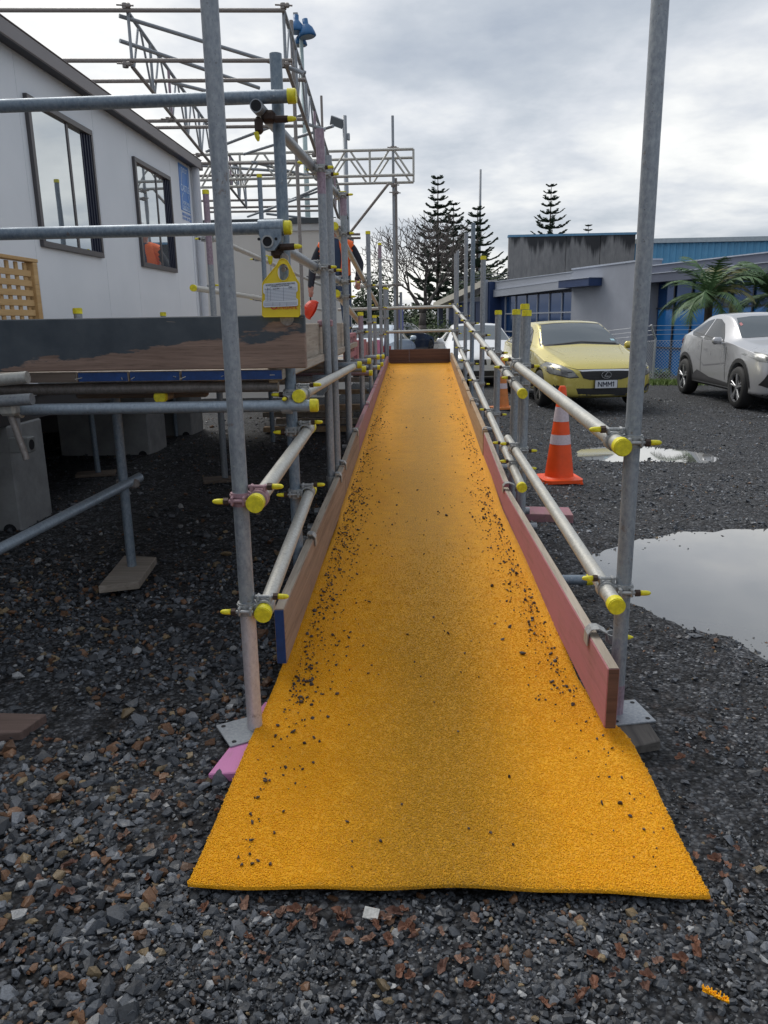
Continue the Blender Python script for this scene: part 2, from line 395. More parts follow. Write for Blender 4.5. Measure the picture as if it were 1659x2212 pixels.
# ---- gravel ------------------------------------------------------
def stone_shape(sub, rng):
    bm = bmesh.new()
    if sub: bmesh.ops.create_icosphere(bm, subdivisions=1, radius=1.0)   # 12 verts, 20 tris
    V = np.array([v.co[:] for v in bm.verts]) if sub else None
    if not sub:
        V = rng.normal(size=(9, 3)); V /= np.linalg.norm(V, axis=1)[:, None]
    else:
        V = V + rng.normal(scale=0.12, size=V.shape)
    for _ in range(6 if sub else 3):
        n = rng.normal(size=3); n /= np.linalg.norm(n); d = rng.uniform(0.45, 0.8)
        k = V @ n - d; V = V - np.outer(np.maximum(k, 0), n)
    bm.free(); bm = bmesh.new()
    for v in V: bm.verts.new(v)
    bmesh.ops.convex_hull(bm, input=bm.verts[:])
    for v in [v for v in bm.verts if not v.link_faces]: bm.verts.remove(v)
    bmesh.ops.triangulate(bm, faces=bm.faces[:]); bm.verts.index_update()
    V = np.array([v.co[:] for v in bm.verts]); T = np.array([[v.index for v in f.verts] for f in bm.faces]); bm.free()
    V[:, 2] *= 0.60
    return V.astype(np.float32), T
def rocks(name, P, S, Cc, mat, hi, rng, sink=0.25, parent=None):
    """P (n,3) base positions, S (n,) radii, Cc (n,3) colours -> one mesh"""
    shapes = [stone_shape(hi, rng) for _ in range(14)]
    allV, allT, allC = [], [], []; off = 0; pick = rng.integers(0, len(shapes), len(P))
    for k, (V, T) in enumerate(shapes):
        idx = np.where(pick == k)[0]
        if not len(idx): continue
        a = rng.uniform(0, 2 * np.pi, len(idx)); b = rng.normal(0, 0.45, len(idx)); c = rng.normal(0, 0.45, len(idx))
        ca, sa, cb, sb, cc2, sc = np.cos(a), np.sin(a), np.cos(b), np.sin(b), np.cos(c), np.sin(c)
        Rz = np.zeros((len(idx), 3, 3)); Rz[:, 0, 0] = ca; Rz[:, 0, 1] = -sa; Rz[:, 1, 0] = sa; Rz[:, 1, 1] = ca; Rz[:, 2, 2] = 1
        Rx = np.zeros_like(Rz); Rx[:, 0, 0] = 1; Rx[:, 1, 1] = cb; Rx[:, 1, 2] = -sb; Rx[:, 2, 1] = sb; Rx[:, 2, 2] = cb
        Ry = np.zeros_like(Rz); Ry[:, 1, 1] = 1; Ry[:, 0, 0] = cc2; Ry[:, 0, 2] = sc; Ry[:, 2, 0] = -sc; Ry[:, 2, 2] = cc2
        R = Rz @ Rx @ Ry
        asp = rng.uniform(0.7, 1.35, (len(idx), 1, 3)) * S[idx][:, None, None]
        W = np.einsum('nij,nvj->nvi', R, V[None] * asp) + P[idx][:, None, :]
        W[:, :, 2] += (S[idx] * (0.55 - sink))[:, None]
        nv = len(V)
        allV.append(W.reshape(-1, 3)); allT.append((T[None] + (off + np.arange(len(idx)) * nv)[:, None, None]).reshape(-1, 3))
        allC.append(np.repeat(Cc[idx], nv, axis=0)); off += nv * len(idx)
    V = np.concatenate(allV).astype(np.float32); T = np.concatenate(allT).astype(np.int32); C = np.concatenate(allC)
    me = bpy.data.meshes.new(name)
    me.vertices.add(len(V)); me.vertices.foreach_set('co', V.ravel())
    me.loops.add(T.size); me.loops.foreach_set('vertex_index', T.ravel())
    me.polygons.add(len(T)); me.polygons.foreach_set('loop_start', np.arange(0, T.size, 3, dtype=np.int32))
    me.polygons.foreach_set('loop_total', np.full(len(T), 3, dtype=np.int32))
    me.polygons.foreach_set('use_smooth', np.zeros(len(T), bool)); me.update(calc_edges=True)
    at = me.color_attributes.new('tone', 'FLOAT_COLOR', 'POINT')
    at.data.foreach_set('color', np.concatenate([C, np.ones((len(C), 1))], 1).astype(np.float32).ravel())
    me.materials.append(mat)
    return link(name, me, parent)
def m_stone():
    n = N('crushed stone'); a = n.new('ShaderNodeAttribute', attribute_name='tone'); c = n.coord('World')
    f = n.noise(c, 260, 4, 0.65); g = n.noise(c, 60, 3)
    col = n.mix(1.0, a.outputs['Color'], n.ramp(f, [(0.3, 0.62), (0.7, 1.3)]), 'MULTIPLY')
    n.set(Base_Color=col, Roughness=n.ramp(g, [(0.35, 0.38), (0.65, 0.72)]))
    n.bump(f, 0.35, 0.002); return n.m
STONE = m_stone()
def stone_cols(n, rng, brown=0.12, lift=1.0):
    u = rng.uniform(size=n); v = rng.uniform(0.6, 1.4, n)[:, None]
    C = np.tile(np.array([0.050, 0.056, 0.066]), (n, 1)) * v * lift
    k = u > 0.70; C[k] = np.array([0.115, 0.125, 0.142]) * v[k] * lift
    k = u > 0.94; C[k] = np.array([0.25, 0.255, 0.26]) * v[k]
    b = rng.uniform(size=n) < brown
    C[b] = np.array([0.135, 0.068, 0.035]) * v[b]
    b2 = rng.uniform(size=n) < brown * 0.4
    C[b2] = np.array([0.185, 0.135, 0.075]) * v[b2]
    return C
def vis_mask(X, Y, Z, m=1.16):
    p = np.stack([X, Y, Z - CAMH], 1); z = p @ np.array(FW); x = p @ np.array(RT); y = p @ np.array(UPV)
    return (z > 0.2) & (np.abs(x / z) < m * 830 / FPX + 0.04) & (np.abs(y / z) < m * 1106 / FPX)
vgz = ground_z
a_ = U(449, 1672, z=0.019); c_ = U(562, 1528, z=0.019); e_ = (c_ - a_) * 1.1
KEEP = [np.array([(a_.x - 0.01, a_.y - 0.012), (a_.x + 0.2, a_.y + 0.01), (a_.x + 0.2 + e_.x, a_.y + 0.02 + e_.y), (a_.x + e_.x - 0.01, a_.y + e_.y)]),
        np.array([(-0.68, 2.13), (-0.46, 2.13), (-0.46, 2.36), (-0.68, 2.36)]), np.array([(0.62, 2.05), (0.83, 2.05), (0.83, 2.56), (0.62, 2.52)])]
def scatter(n, x0, x1, y0, y1, med, sig, brown, rng, power=1.3, d0=1.9, lift=1.0, keep=None):
    X = rng.uniform(x0, x1, n); Y = rng.uniform(y0, y1, n); d = np.hypot(X, Y)
    k = rng.uniform(size=n) < np.minimum(1, (d0 / d) ** power)
    k &= rng.uniform(size=n) < 0.62 + 0.5 * np.sin(X * 3.1 + 1.3 * np.sin(Y * 2.3)) * np.sin(Y * 4.1 + 1.1 * np.sin(X * 3.7)) + 0.25 * np.sin(X * 11 + 2) * np.sin(Y * 13)
    X, Y = X[k], Y[k]; Z = vgz(X, Y) if len(X) else X
    k = vis_mask(X, Y, Z)
    # keep the mat and the posts' foot boards clear
    k &= ~((X > -0.57) & (X < 0.67) & (Y > 1.56) & (Y < 13))
    for P, _, _ in PUDDLES: k &= ~((sdist(P, X, Y) > 0.16) & (rng.uniform(size=len(X)) > 0.02))
    for P in KEEP: k &= ~in_poly(P, X, Y)
    if keep is not None: k &= keep(X, Y)
    X, Y, Z = X[k], Y[k], Z[k]
    S = np.clip(np.exp(rng.normal(math.log(med), sig, len(X))), med * 0.4, med * 3.6)
    return np.stack([X, Y, Z], 1), S, stone_cols(len(X), rng, brown, lift)
def gravel(name, label, parts, hi):
    P = np.concatenate([p[0] for p in parts]); S = np.concatenate([p[1] for p in parts]); C = np.concatenate([p[2] for p in parts])
    o = rocks(name, P, S, C, STONE, hi, RNG); tag(o, label, 'gravel', kind='stuff'); return len(P)
g1 = gravel('gravel', 'coarse grey and rusty brown crushed stone under and left of the ramp', [
    scatter(80000, -4.2, -0.56, 0.7, 4.2, 0.0078, 0.50, 0.14, RNG, 1.0, 2.2),
    scatter(1200, -3.2, -0.56, 0.7, 3.6, 0.0165, 0.25, 0.12, RNG, 1.0, 2.2, 1.15),
    scatter(30000, -5.5, -0.56, 4.2, 11.0, 0.010, 0.42, 0.10, RNG, 1.3, 3.4)], True)
g2 = gravel('gravel', 'dark wet crushed stone in front of the yellow mat', [
    scatter(34000, -0.60, 1.3, 0.70, 1.60, 0.0048, 0.50, 0.04, RNG, 0.5, 2.0, 0.8),
    scatter(520, -0.9, 1.3, 0.70, 1.60, 0.0115, 0.3, 0.05, RNG, 0.5, 2.0, 1.1)], True)
g3 = gravel('gravel', 'fine dark chip gravel of the car park right of the ramp', [
    scatter(48000, 0.60, 3.2, 0.9, 4.0, 0.0046, 0.45, 0.04, RNG, 1.1, 1.9),
    scatter(320, 0.62, 1.7, 1.2, 3.4, 0.013, 0.30, 0.06, RNG, 0.8, 1.9, 1.2),
    scatter(105000, 0.62, 7.5, 4.0, 15.0, 0.0082, 0.40, 0.03, RNG, 1.0, 5.0, 1.35)], False)

# ---- fallen leaves -------------------------------------------------
LEAFM = [m_plain('rust brown leaf', (0.125, 0.060, 0.042), 0.7, 0, 0.35, 60, 0.3), m_plain('pale brown leaf', (0.22, 0.125, 0.088), 0.7, 0, 0.35, 60, 0.3), m_plain('orange brown leaf', (0.165, 0.072, 0.042), 0.7, 0, 0.35, 60, 0.3)]
def leaf_mesh(seed, mat):
    r = random.Random(seed); bm = bmesh.new(); n = 14; ctr = bm.verts.new((0, 0, 0.004)); ring = []; mid = []
    for i in range(n):
        a = 2 * math.pi * i / n
        rad = 0.72 + 0.18 * math.cos(2 * a) + r.uniform(-0.24, 0.16)
        x, y = 0.022 * rad * math.cos(a), 0.017 * rad * math.sin(a)
        ring.append(bm.verts.new((x, y, 0.003 + 0.012 * (abs(y) / 0.014) ** 2 + r.uniform(0, 0.008))))
        mid.append(bm.verts.new((x * 0.5, y * 0.5, 0.003 + r.uniform(0, 0.006))))
    for i in range(n):
        j = (i + 1) % n
        bm.faces.new((ctr, mid[i], mid[j])); bm.faces.new((mid[i], ring[i], ring[j], mid[j]))
    me = new_mesh('leaf', bm); me.materials.append(mat); return me
LEAVES = [leaf_mesh(i, LEAFM[i % 3]) for i in range(6)]
lp = []
for cx, cy, n, sx, sy in [(700, 1985, 16, 170, 25), (840, 2010, 16, 130, 40), (520, 2060, 9, 70, 60), (970, 2060, 10, 110, 60), (1390, 2080, 12, 130, 60), (1560, 1840, 10, 90, 110), (1500, 1620, 9, 110, 60), (480, 1720, 10, 45, 100), (250, 1750, 12, 160, 160), (90, 1950, 8, 70, 120), (1250, 2150, 7, 170, 40)]:
    for _ in range(n): lp.append((cx + random.gauss(0, sx * 0.6), cy + random.gauss(0, sy * 0.6)))
for px, py in lp:
    p = UG(px, min(2205, py))
    if -0.56 < p.x < 0.67 and 1.51 < p.y < 4: continue
    i = random.randrange(6); s = random.uniform(0.5, 1.05)
    o = link('fallen_leaf', LEAVES[i], None, (p.x, p.y, p.z + 0.006), (random.uniform(-0.3, 0.3), random.uniform(-0.3, 0.3), random.uniform(0, 6.28)))
    o.scale = (s, s, s)
    zone = 'in front of the mat edge' if p.y < 1.52 else ('left of the pink board' if p.x < 0 else 'right of the dark sole board')
    tag(o, '%s curled dead leaf on the gravel %s' % (('rust red', 'pale brown', 'orange brown')[i % 3], zone), 'leaf', 'dead leaves scattered on the gravel')
# scraps
def scrap(px, py, w_, h_, mat, name, label, cat, rz=0.2):
    p = UG(px, py); bm = bmesh.new()
    bm_box(bm, (p.x, p.y, p.z + 0.016), (w_, h_, 0.003), Matrix.Rotation(rz, 3, 'Z') @ Matrix.Rotation(0.5, 3, 'X'), 0.001)
    return tag(put(name, bm, mat), label, cat)
scrap(802, 1986, 0.036, 0.026, m_plain('white scrap', (0.48, 0.48, 0.46), 0.7, 0, 0.3, 90), 'paper_scrap', 'torn white paper scrap in the gravel under the mat edge', 'scrap', -0.25)
def fluff(px, py, n, L, rz, label):
    p = UG(px, py); bm = bmesh.new()
    for i in range(n):
        t = i / n - 0.5
        bm_tube(bm, (p.x + L * t * math.cos(rz), p.y + L * t * math.sin(rz), p.z + 0.012), (p.x + L * t * math.cos(rz) + random.gauss(0, 0.005), p.y + L * t * math.sin(rz) + random.gauss(0, 0.006), p.z + 0.022), 0.0013, 5)
    return tag(put('mat_fibre', bm, YFIB), label, 'mat scrap')

# ================================================================== yellow mat
def m_mat(name, loops):
    n = N(name); c = n.coord('World'); g = n.sepxyz(c)
    big = n.noise(c, 2.2, 5, 0.6); med = n.noise(c, 14, 5, 0.6)
    # walked-in dirt down the middle of the mat
    ax = n.math('ABSOLUTE', n.math('ADD', g[0], n.math('ADD', n.math('MULTIPLY', big, 0.16), -0.13)))
    dirt = n.ramp(n.math('ADD', ax, n.math('MULTIPLY', med, 0.07)), [(0.10, 1.0), (0.36, 0.0)])
    dirt = n.math('MULTIPLY', dirt, n.ramp(n.math('MULTIPLY', g[1], 0.05), [(0.42, 1.0), (0.60, 0.45)]))
    v = n.voro(c, 210); v2 = n.noise(c, 210, 3, 0.6)
    if loops:
        col = n.ramp(v2, [(0.3, (0.88, 0.38, 0.001)), (0.7, (0.97, 0.50, 0.003))])
        col = n.mix(n.math('MULTIPLY', dirt, 0.55), col, (0.30, 0.18, 0.010))
    else:
        top = n.ramp(med, [(0.3, (0.82, 0.345, 0.002)), (0.7, (0.93, 0.43, 0.004))])
        pit = n.ramp(v.outputs['Distance'], [(0.30, 0.0), (0.62, 1.0)])
        # far away the pits blur together
        pits = n.math('MULTIPLY', pit, n.math('ADD', 0.22, n.math('MULTIPLY', dirt, 0.50)))
        col = n.mix(pits, top, (0.16, 0.085, 0.012))
        col = n.mix(n.math('MULTIPLY', dirt, 0.42), col, (0.36, 0.20, 0.010))
        stain = n.ramp(n.noise(c, 30, 4, 0.7), [(0.70, 0.0), (0.76, 0.7)])
        col = n.mix(stain, col, (0.14, 0.06, 0.015))
        n.bump(n.math('ADD', n.math('MULTIPLY', v.outputs['Distance'], -1.0), n.math('MULTIPLY', v2, 0.5)), 0.7, 0.006)
    n.set(Base_Color=col, Roughness=0.6)
    n.p.inputs['Specular IOR Level'].default_value = 0.35
    return n.m
MAT = m_mat('yellow coil mat', False); YFIB = m_mat('yellow coil loops', True)
XLY, XLX = [1.5, 2.2, 2.6, 3.6, 4.4, 13], [-0.555, -0.54, -0.530, -0.525, -0.489, -0.487]
def xl(y): return float(np.interp(y, XLY, XLX))
def xr(y): return float(np.interp(y, [1.5, 1.75, 2.0, 2.2, 2.36, 2.6, 4.6, 6, 13], [0.665, 0.66, 0.665, 0.655, 0.60, 0.572, 0.505, 0.512, 0.505]))
def mat_z(x, y):
    z = zramp(y)
    z += 0.0035 * math.exp(-((y - 1.53) / 0.10) ** 2) * (1.2 + math.sin(x * 7.0 + 0.6) + 0.5 * math.sin(x * 17))
    z += 0.014 * math.exp(-((x + 0.54) / 0.12) ** 2 - ((y - 2.12) / 0.30) ** 2) + 0.014 * math.exp(-((x - 0.64) / 0.10) ** 2 - ((y - 2.3) / 0.22) ** 2)
    if y > 2.55:
        k = sm((y - 2.55) / 0.5)
        z += 0.028 * (sm((y - 4.2) / 0.5) * math.exp(-((x - xl(y)) / 0.016) ** 2) + k * math.exp(-((xr(y) - x) / 0.016) ** 2))
    z += 0.035 * math.exp(-((x - 0.40) / 0.05) ** 2 - ((y - 11.6) / 0.12) ** 2)
    z += 0.012 * math.exp(-((x - 0.45) / 0.07) ** 2 - ((y - 3.55) / 0.10) ** 2)
    z += 0.006 * math.exp(-((y - 3.25) / 0.05) ** 2 - ((x + 0.05) / 0.35) ** 2) + 0.006 * math.exp(-((y - 12.2) / 0.05) ** 2)
    z += 0.003 * math.sin(y * 2.1 + x * 1.3) * math.sin(y * 0.7)
    return z + 0.012
def front_y(x): return 1.535 + 0.005 * math.sin(x * 4.2 + 0.9) + 0.002 * math.sin(x * 19)
rm = thing('doormat', (0.03, 1.53, 0.0), 'long yellow coil matting running up the scaffold ramp', 'mat')
def build_mat():
    bm = bmesh.new(); nx = 48
    ts = list(np.linspace(0, 1, 60) ** 1.0 * 2.5) + list(2.5 + np.linspace(0, 1, 110)[1:] * (12.58 - 1.53 - 2.5))
    top = []; bot = []
    for t in ts:
        y0 = 1.535 + t; ra = []; rb = []
        for i in range(nx + 1):
            s = i / nx; x = xl(y0) * (1 - s) + xr(y0) * s
            y = y0 + (front_y(x) - 1.535) * math.exp(-t / 0.15)
            z = mat_z(x, y); ra.append(bm.verts.new((x, y, z))); rb.append((x, y, z - 0.009))
        top.append(ra); bot.append(rb)
    for a, b in zip(top, top[1:]):
        for i in range(nx): bm.faces.new((a[i], a[i + 1], b[i + 1], b[i]))
    def skirt(seq, low):
        L = [bm.verts.new(p) for p in low]
        for i in range(len(seq) - 1): bm.faces.new((seq[i], L[i], L[i + 1], seq[i + 1]))
    skirt(top[0], bot[0]); skirt([r[0] for r in top][::-1], [r[0] for r in bot][::-1]); skirt([r[-1] for r in top], [r[-1] for r in bot])
    bmesh.ops.recalc_face_normals(bm, faces=bm.faces[:])
    put('sheet', bm, MAT, rm, smooth=True)
build_mat()
def build_loops(n=56000, y1=4.4):
    rng = np.random.default_rng(5)
    t_ = rng.uniform(0, 1, n * 6); t_ = t_[rng.uniform(0, 1, n * 6) < (1 - t_) ** 1.6 * 0.9][:n]; n = len(t_); Y = 1.535 + t_ * (y1 - 1.535); s = rng.uniform(0, 1, n)
    XL = np.interp(Y, XLY, XLX)
    XR = np.array([xr(v) for v in Y]); X = XL * (1 - s) + XR * s
    FY = 1.535 + 0.005 * np.sin(X * 4.2 + 0.9) + 0.002 * np.sin(X * 19); Y = Y + (FY - 1.535) * np.exp(-(Y - 1.535) / 0.15)
    Z = np.array([mat_z(a, b) for a, b in zip(X, Y)])
    ph = rng.uniform(0, 2 * np.pi, n); tilt = rng.uniform(0.1, 0.9, n); Rr = rng.uniform(0.0020, 0.0034, n)
    a = np.stack([np.cos(ph), np.sin(ph), np.zeros(n)], 1); hb = np.stack([-np.sin(ph), np.cos(ph), np.zeros(n)], 1)
    b = hb * np.cos(tilt)[:, None] + np.array([0, 0, 1.0]) * np.sin(tilt)[:, None]
    c = np.cross(a, b); base = np.stack([X, Y, Z + 0.0005], 1)
    th = np.linspace(-0.3, 3.6, 4); tr = 0.00095; V = np.zeros((n, 4, 3, 3), np.float32)
    for i, t in enumerate(th):
        rd = a * math.cos(t) + b * math.sin(t); p = base + rd * Rr[:, None]
        for k in range(3):
            q = 2 * math.pi * k / 3
            V[:, i, k] = p + (rd * math.cos(q) + c * math.sin(q)) * tr
    T = []
    for i in range(3):
        for k in range(3):
            l = (k + 1) % 3; T += [[i * 3 + k, i * 3 + l, (i + 1) * 3 + l], [i * 3 + k, (i + 1) * 3 + l, (i + 1) * 3 + k]]
    T = np.array(T); V = V.reshape(-1, 3); T = (T[None] + (np.arange(n) * 12)[:, None, None]).reshape(-1, 3).astype(np.int32)
    me = bpy.data.meshes.new('coil_loops'); me.vertices.add(len(V)); me.vertices.foreach_set('co', (V - np.array([0.03, 1.53, 0], np.float32)).ravel())
    me.loops.add(T.size); me.loops.foreach_set('vertex_index', T.ravel()); me.polygons.add(len(T))
    me.polygons.foreach_set('loop_start', np.arange(0, T.size, 3, dtype=np.int32)); me.polygons.foreach_set('loop_total', np.full(len(T), 3, dtype=np.int32))
    me.polygons.foreach_set('use_smooth', np.ones(len(T), bool)); me.update(calc_edges=True); me.materials.append(YFIB)
    o = link('coil_loops', me, rm); o['kind'] = 'stuff'
build_loops()
def build_grit():
    rng = np.random.default_rng(3); X = []; Y = []; S = []
    for y0, y1, n in [(1.6, 2.4, 110), (2.4, 3.2, 420), (3.2, 5.2, 1150), (5.2, 8.0, 600), (8.0, 12.4, 260)]:
        for _ in range(n):
            y = rng.uniform(y0, y1); u = rng.uniform()
            if u < 0.56: x = max(xl(y), -0.49) + 0.02 + abs(rng.normal(0, 0.10)) * rng.uniform(0.3, 1.2)
            elif u < 0.92: x = xr(y) - 0.03 - abs(rng.normal(0, 0.075))
            else: x = rng.uniform(xl(y) + 0.05, xr(y) - 0.05)
            X.append(min(max(x, xl(y) + 0.01), xr(y) - 0.01)); Y.append(y); S.append(np.clip(np.exp(rng.normal(math.log(0.0040), 0.45)), 0.0018, 0.011))
    for px, py, r in [(868, 1737, .006), (822, 1818, .006), (1012, 1790, .006), (1100, 1678, .007), (515, 1856, .006), (540, 1848, .006), (584, 1870, .006), (546, 1868, .006), (612, 1755, .007), (750, 1775, .006), (675, 1553, .007), (653, 1511, .007), (643, 1520, .006), (990, 1580, .005), (1060, 1800, .006), (1108, 1825, .006), (1230, 1500, .008), (1215, 1480, .006)]:
        p = U(px, py, z=0.035); X.append(p.x); Y.append(p.y); S.append(r)
    X, Y, S = map(np.array, (X, Y, S)); Z = np.array([mat_z(a, b) for a, b in zip(X, Y)]) + 0.002
    C = np.tile(np.array([0.045, 0.032, 0.026]), (len(X), 1)) * rng.uniform(0.5, 1.8, (len(X), 1))
    o = rocks('loose_grit', np.stack([X, Y, Z], 1), S, C, STONE, True, rng, 0.2)
    tag(o, 'dark loose grit trodden along both edges of the yellow mat', 'grit', kind='stuff')
build_grit()
fluff(1545, 2165, 55, 0.05, -0.6, 'small tuft of yellow mat fibre lying on the gravel')
# ================================================================== scaffold parts
TR = 0.0242
def tube(p0, p1, parent, mat=None, name='tube', caps=(0, 0), r=TR, hollow=0, band=None, seg=16):
    p0, p1 = Vector(p0), Vector(p1); d = (p1 - p0).normalized(); bm = bmesh.new()
    bm_tube(bm, p0, p1, r, seg)
    o = put(name, bm, mat or GALV, parent); smooth_by_angle(o, 50)
    for k, (p, s) in enumerate(((p0, -1), (p1, 1))):
        if caps[k]:
            b = bmesh.new(); bm_tube(b, p - d * s * 0.026, p + d * s * 0.003, r * 1.13, seg); bm_tube(b, p + d * s * 0.003, p + d * s * 0.007, r * (1.13 if s < 0 else 1.0) * (0.9 if s < 0 else 1), seg, r * 1.02 if s > 0 else None)
            c = put('end_cap', b, YCAP, o); smooth_by_angle(c, 40)
    if hollow:
        p, s = (p0, -1) if hollow == 1 else (p1, 1)
        b = bmesh.new(); bm_tube(b, p + d * s * 0.0008, p + d * s * 0.0012, r * 0.83, seg)
        put('bore', b, DARKHOLE, o)
    if band:
        t0, t1, m = band; b = bmesh.new(); L = (p1 - p0).length
        bm_tube(b, p0 + d * (L - t1), p0 + d * (L - t0), r + 0.0005, seg); c = put('paint_band', b, m, o); smooth_by_angle(c, 50)
    return o
def ring(bm, c, axis, ri, ro, wd, seg=20, a0=0, a1=2 * math.pi):
    c = Vector(c); ax = Vector(axis); u = ax.orthogonal().normalized(); v = ax.cross(u)
    n = seg; R = []
    for i in range(n):
        a = 2 * math.pi * i / n; d = u * math.cos(a) + v * math.sin(a)
        R.append([bm.verts.new(c + d * rr + ax * h) for rr, h in ((ri, -wd / 2), (ro, -wd / 2), (ro, wd / 2), (ri, wd / 2))])
    fs = []
    for i in range(n):
        A, B = R[i], R[(i + 1) % n]
        for k in range(4): fs.append(bm.faces.new((A[k], A[(k + 1) % 4], B[(k + 1) % 4], B[k])))
    bmesh.ops.recalc_face_normals(bm, faces=fs)
def coupler_data(sx):
    """post along Z at the origin, rail along Y at x = sx*0.056"""
    bm = bmesh.new(); X = sx * 0.056
    ring(bm, (0, 0, 0), (0, 0, 1), 0.0243, 0.0300, 0.040); ring(bm, (0, 0, 0.012), (0, 0, 1), 0.0300, 0.0325, 0.006); ring(bm, (0, 0, -0.012), (0, 0, 1), 0.0300, 0.0325, 0.006)
    ring(bm, (X, 0, 0), (0, 1, 0), 0.0243, 0.0300, 0.040)
    bm_box(bm, (X / 2, 0, 0), (0.016, 0.034, 0.036), bevel=0.003)
    bm_box(bm, (X - sx * 0.020, 0, 0.034), (0.010, 0.030, 0.020), bevel=0.003); bm_box(bm, (X + sx * 0.020, 0, 0.032), (0.009, 0.028, 0.022), bevel=0.003)
    bm_tube(bm, (X - sx * 0.030, 0, 0.037), (X + sx * 0.040, 0, 0.037), 0.0058, 10)
    bm_box(bm, (sx * 0.018, -0.034, 0), (0.010, 0.020, 0.030), bevel=0.003); bm_box(bm, (-sx * 0.018, -0.032, 0), (0.009, 0.022, 0.028), bevel=0.003)
    bm_tube(bm, (sx * 0.026, -0.037, 0), (-sx * 0.040, -0.037, 0), 0.0058, 10)
    body = new_mesh('coupler', bm)
    bm = bmesh.new()
    bm_tube(bm, (X + sx * 0.028, 0, 0.037), (X + sx * 0.043, 0, 0.037), 0.0115, 6); bm_tube(bm, (-sx * 0.028, -0.037, 0), (-sx * 0.043, -0.037, 0), 0.0115, 6)
    bm.free(); nuts = []
    for p_, q_ in (((X + sx * 0.028, 0, 0.037), (X + sx * 0.043, 0, 0.037)), ((-sx * 0.028, -0.037, 0), (-sx * 0.043, -0.037, 0))):
        bm = bmesh.new(); bm_tube(bm, p_, q_, 0.0115, 6); nm = new_mesh('nut', bm); nm.materials.append(BOLT); nuts.append(nm)
    caps = []
    for a, d in (((X + sx * 0.043, 0, 0.037), Vector((sx, 0, 0))), ((-sx * 0.043, -0.037, 0), Vector((-sx, 0, 0)))):
        a = Vector(a); b = bmesh.new(); bm_path(b, [a, a + d * 0.018, a + d * 0.029, a + d * 0.034], [0.0088, 0.0084, 0.0068, 0.003], 10)
        m = new_mesh('bolt_cap', b); m.materials.append(YCAP)
        for p in m.polygons: p.use_smooth = True
        caps.append(m)
    return body, nuts, caps
CPD = {}
for s in (1, -1):
    b, n, c = coupler_data(s)
    for m in (CLAMP, CLAMP_PINK):
        bb = b.copy(); bb.materials.append(m); CPD[(s, m.name)] = (bb, n, c)
def coupler(pos, sx, parent, rz=0.0, mat=None, caps=(1, 1), name='coupler'):
    body, nuts, cp = CPD[(sx, (mat or CLAMP).name)]
    pw = WO.get(parent.name, Vector((0, 0, 0)))
    o = link(name, body, parent, Vector(pos) - pw, (0, 0, rz)); WO[o.name] = Vector(pos)
    for nm in nuts: link('nut', nm, o)
    for k in (0, 1):
        if caps[k]: link('bolt_cap', cp[k], o)
    return o
def board(p0, p1, parent, mat, h=0.225, t=0.038, name='kick_board', bevel=0.004, endpaint=None, top=None):
    """p0,p1: top edge centre line"""
    a = Vector(p0) - Vector((0, 0, h / 2)); b = Vector(p1) - Vector((0, 0, h / 2)); bm = bmesh.new()
    bm_beam(bm, a, b, t, h, bevel=bevel)
    # slightly uneven timber
    o = put(name, bm, mat, parent)
    if top:
        bm = bmesh.new(); bm_beam(bm, Vector(p0) + Vector((0, 0, 0.0003)), Vector(p1) + Vector((0, 0, 0.0003)), t - 0.006, 0.0016); put('bare_edge', bm, top, o)
    if endpaint:
        d = (b - a).normalized(); bm = bmesh.new(); bm_beam(bm, a - d * 0.0020, a + d * 0.0008, t - 0.005, h - 0.005)
        put('painted_end', bm, endpaint, o)
    return o
def clip(y, xpost, xb, ztop, parent, sgn, cap=False):
    """bent strap from a post over a board; sgn = +1 when the board lies on the +x side of the post"""
    pts = [(xpost + sgn * 0.022, ztop - 0.012), (xpost + sgn * 0.030, ztop + 0.010), (xb - sgn * 0.012, ztop + 0.026), (xb + sgn * 0.012, ztop + 0.024), (xb + sgn * 0.026, ztop + 0.006), (xb + sgn * 0.027, ztop - 0.035)]
    inn = []
    for i, p in enumerate(pts):
        a = Vector(pts[max(0, i - 1)]); b = Vector(pts[min(len(pts) - 1, i + 1)]); d = (b - a).normalized(); nn = Vector((d.y, -d.x)) * (1 if sgn > 0 else -1)
        inn.append((p[0] - nn.x * -0.004 * 1, p[1] - nn.y * -0.004))
    bm = bmesh.new(); bm_prism(bm, pts + inn[::-1], 'y', y - 0.026, y + 0.026)
    ring(bm, (xpost, y, ztop - 0.014), (0, 0, 1), 0.0243, 0.0290, 0.030)
    o = put('board_clip', bm, CLAMP, parent)
    if cap:
        b = bmesh.new(); bm_path(b, [(xpost - sgn * 0.03, y, ztop - 0.014), (xpost - sgn * 0.048, y, ztop - 0.014), (xpost - sgn * 0.062, y, ztop - 0.014)], [0.0085, 0.008, 0.003], 10); put('bolt_cap', b, YCAP, o)
    return o
def base_plate(x, y, z, parent, rz=0.3):
    bm = bmesh.new(); R = Matrix.Rotation(rz, 3, 'Z'); bm_box(bm, (x, y, z), (0.15, 0.15, 0.006), R, 0.001); o = put('base_plate', bm, GALV, parent)
    for sx in (-1, 1):
        for sy in (-1, 1):
            b = bmesh.new(); q = R @ Vector((sx * 0.055, sy * 0.055, 0)); bm_tube(b, (x + q.x, y + q.y, z + 0.0032), (x + q.x, y + q.y, z + 0.0038), 0.008, 10); put('bolt_hole', b, DARKHOLE, o)
    return o

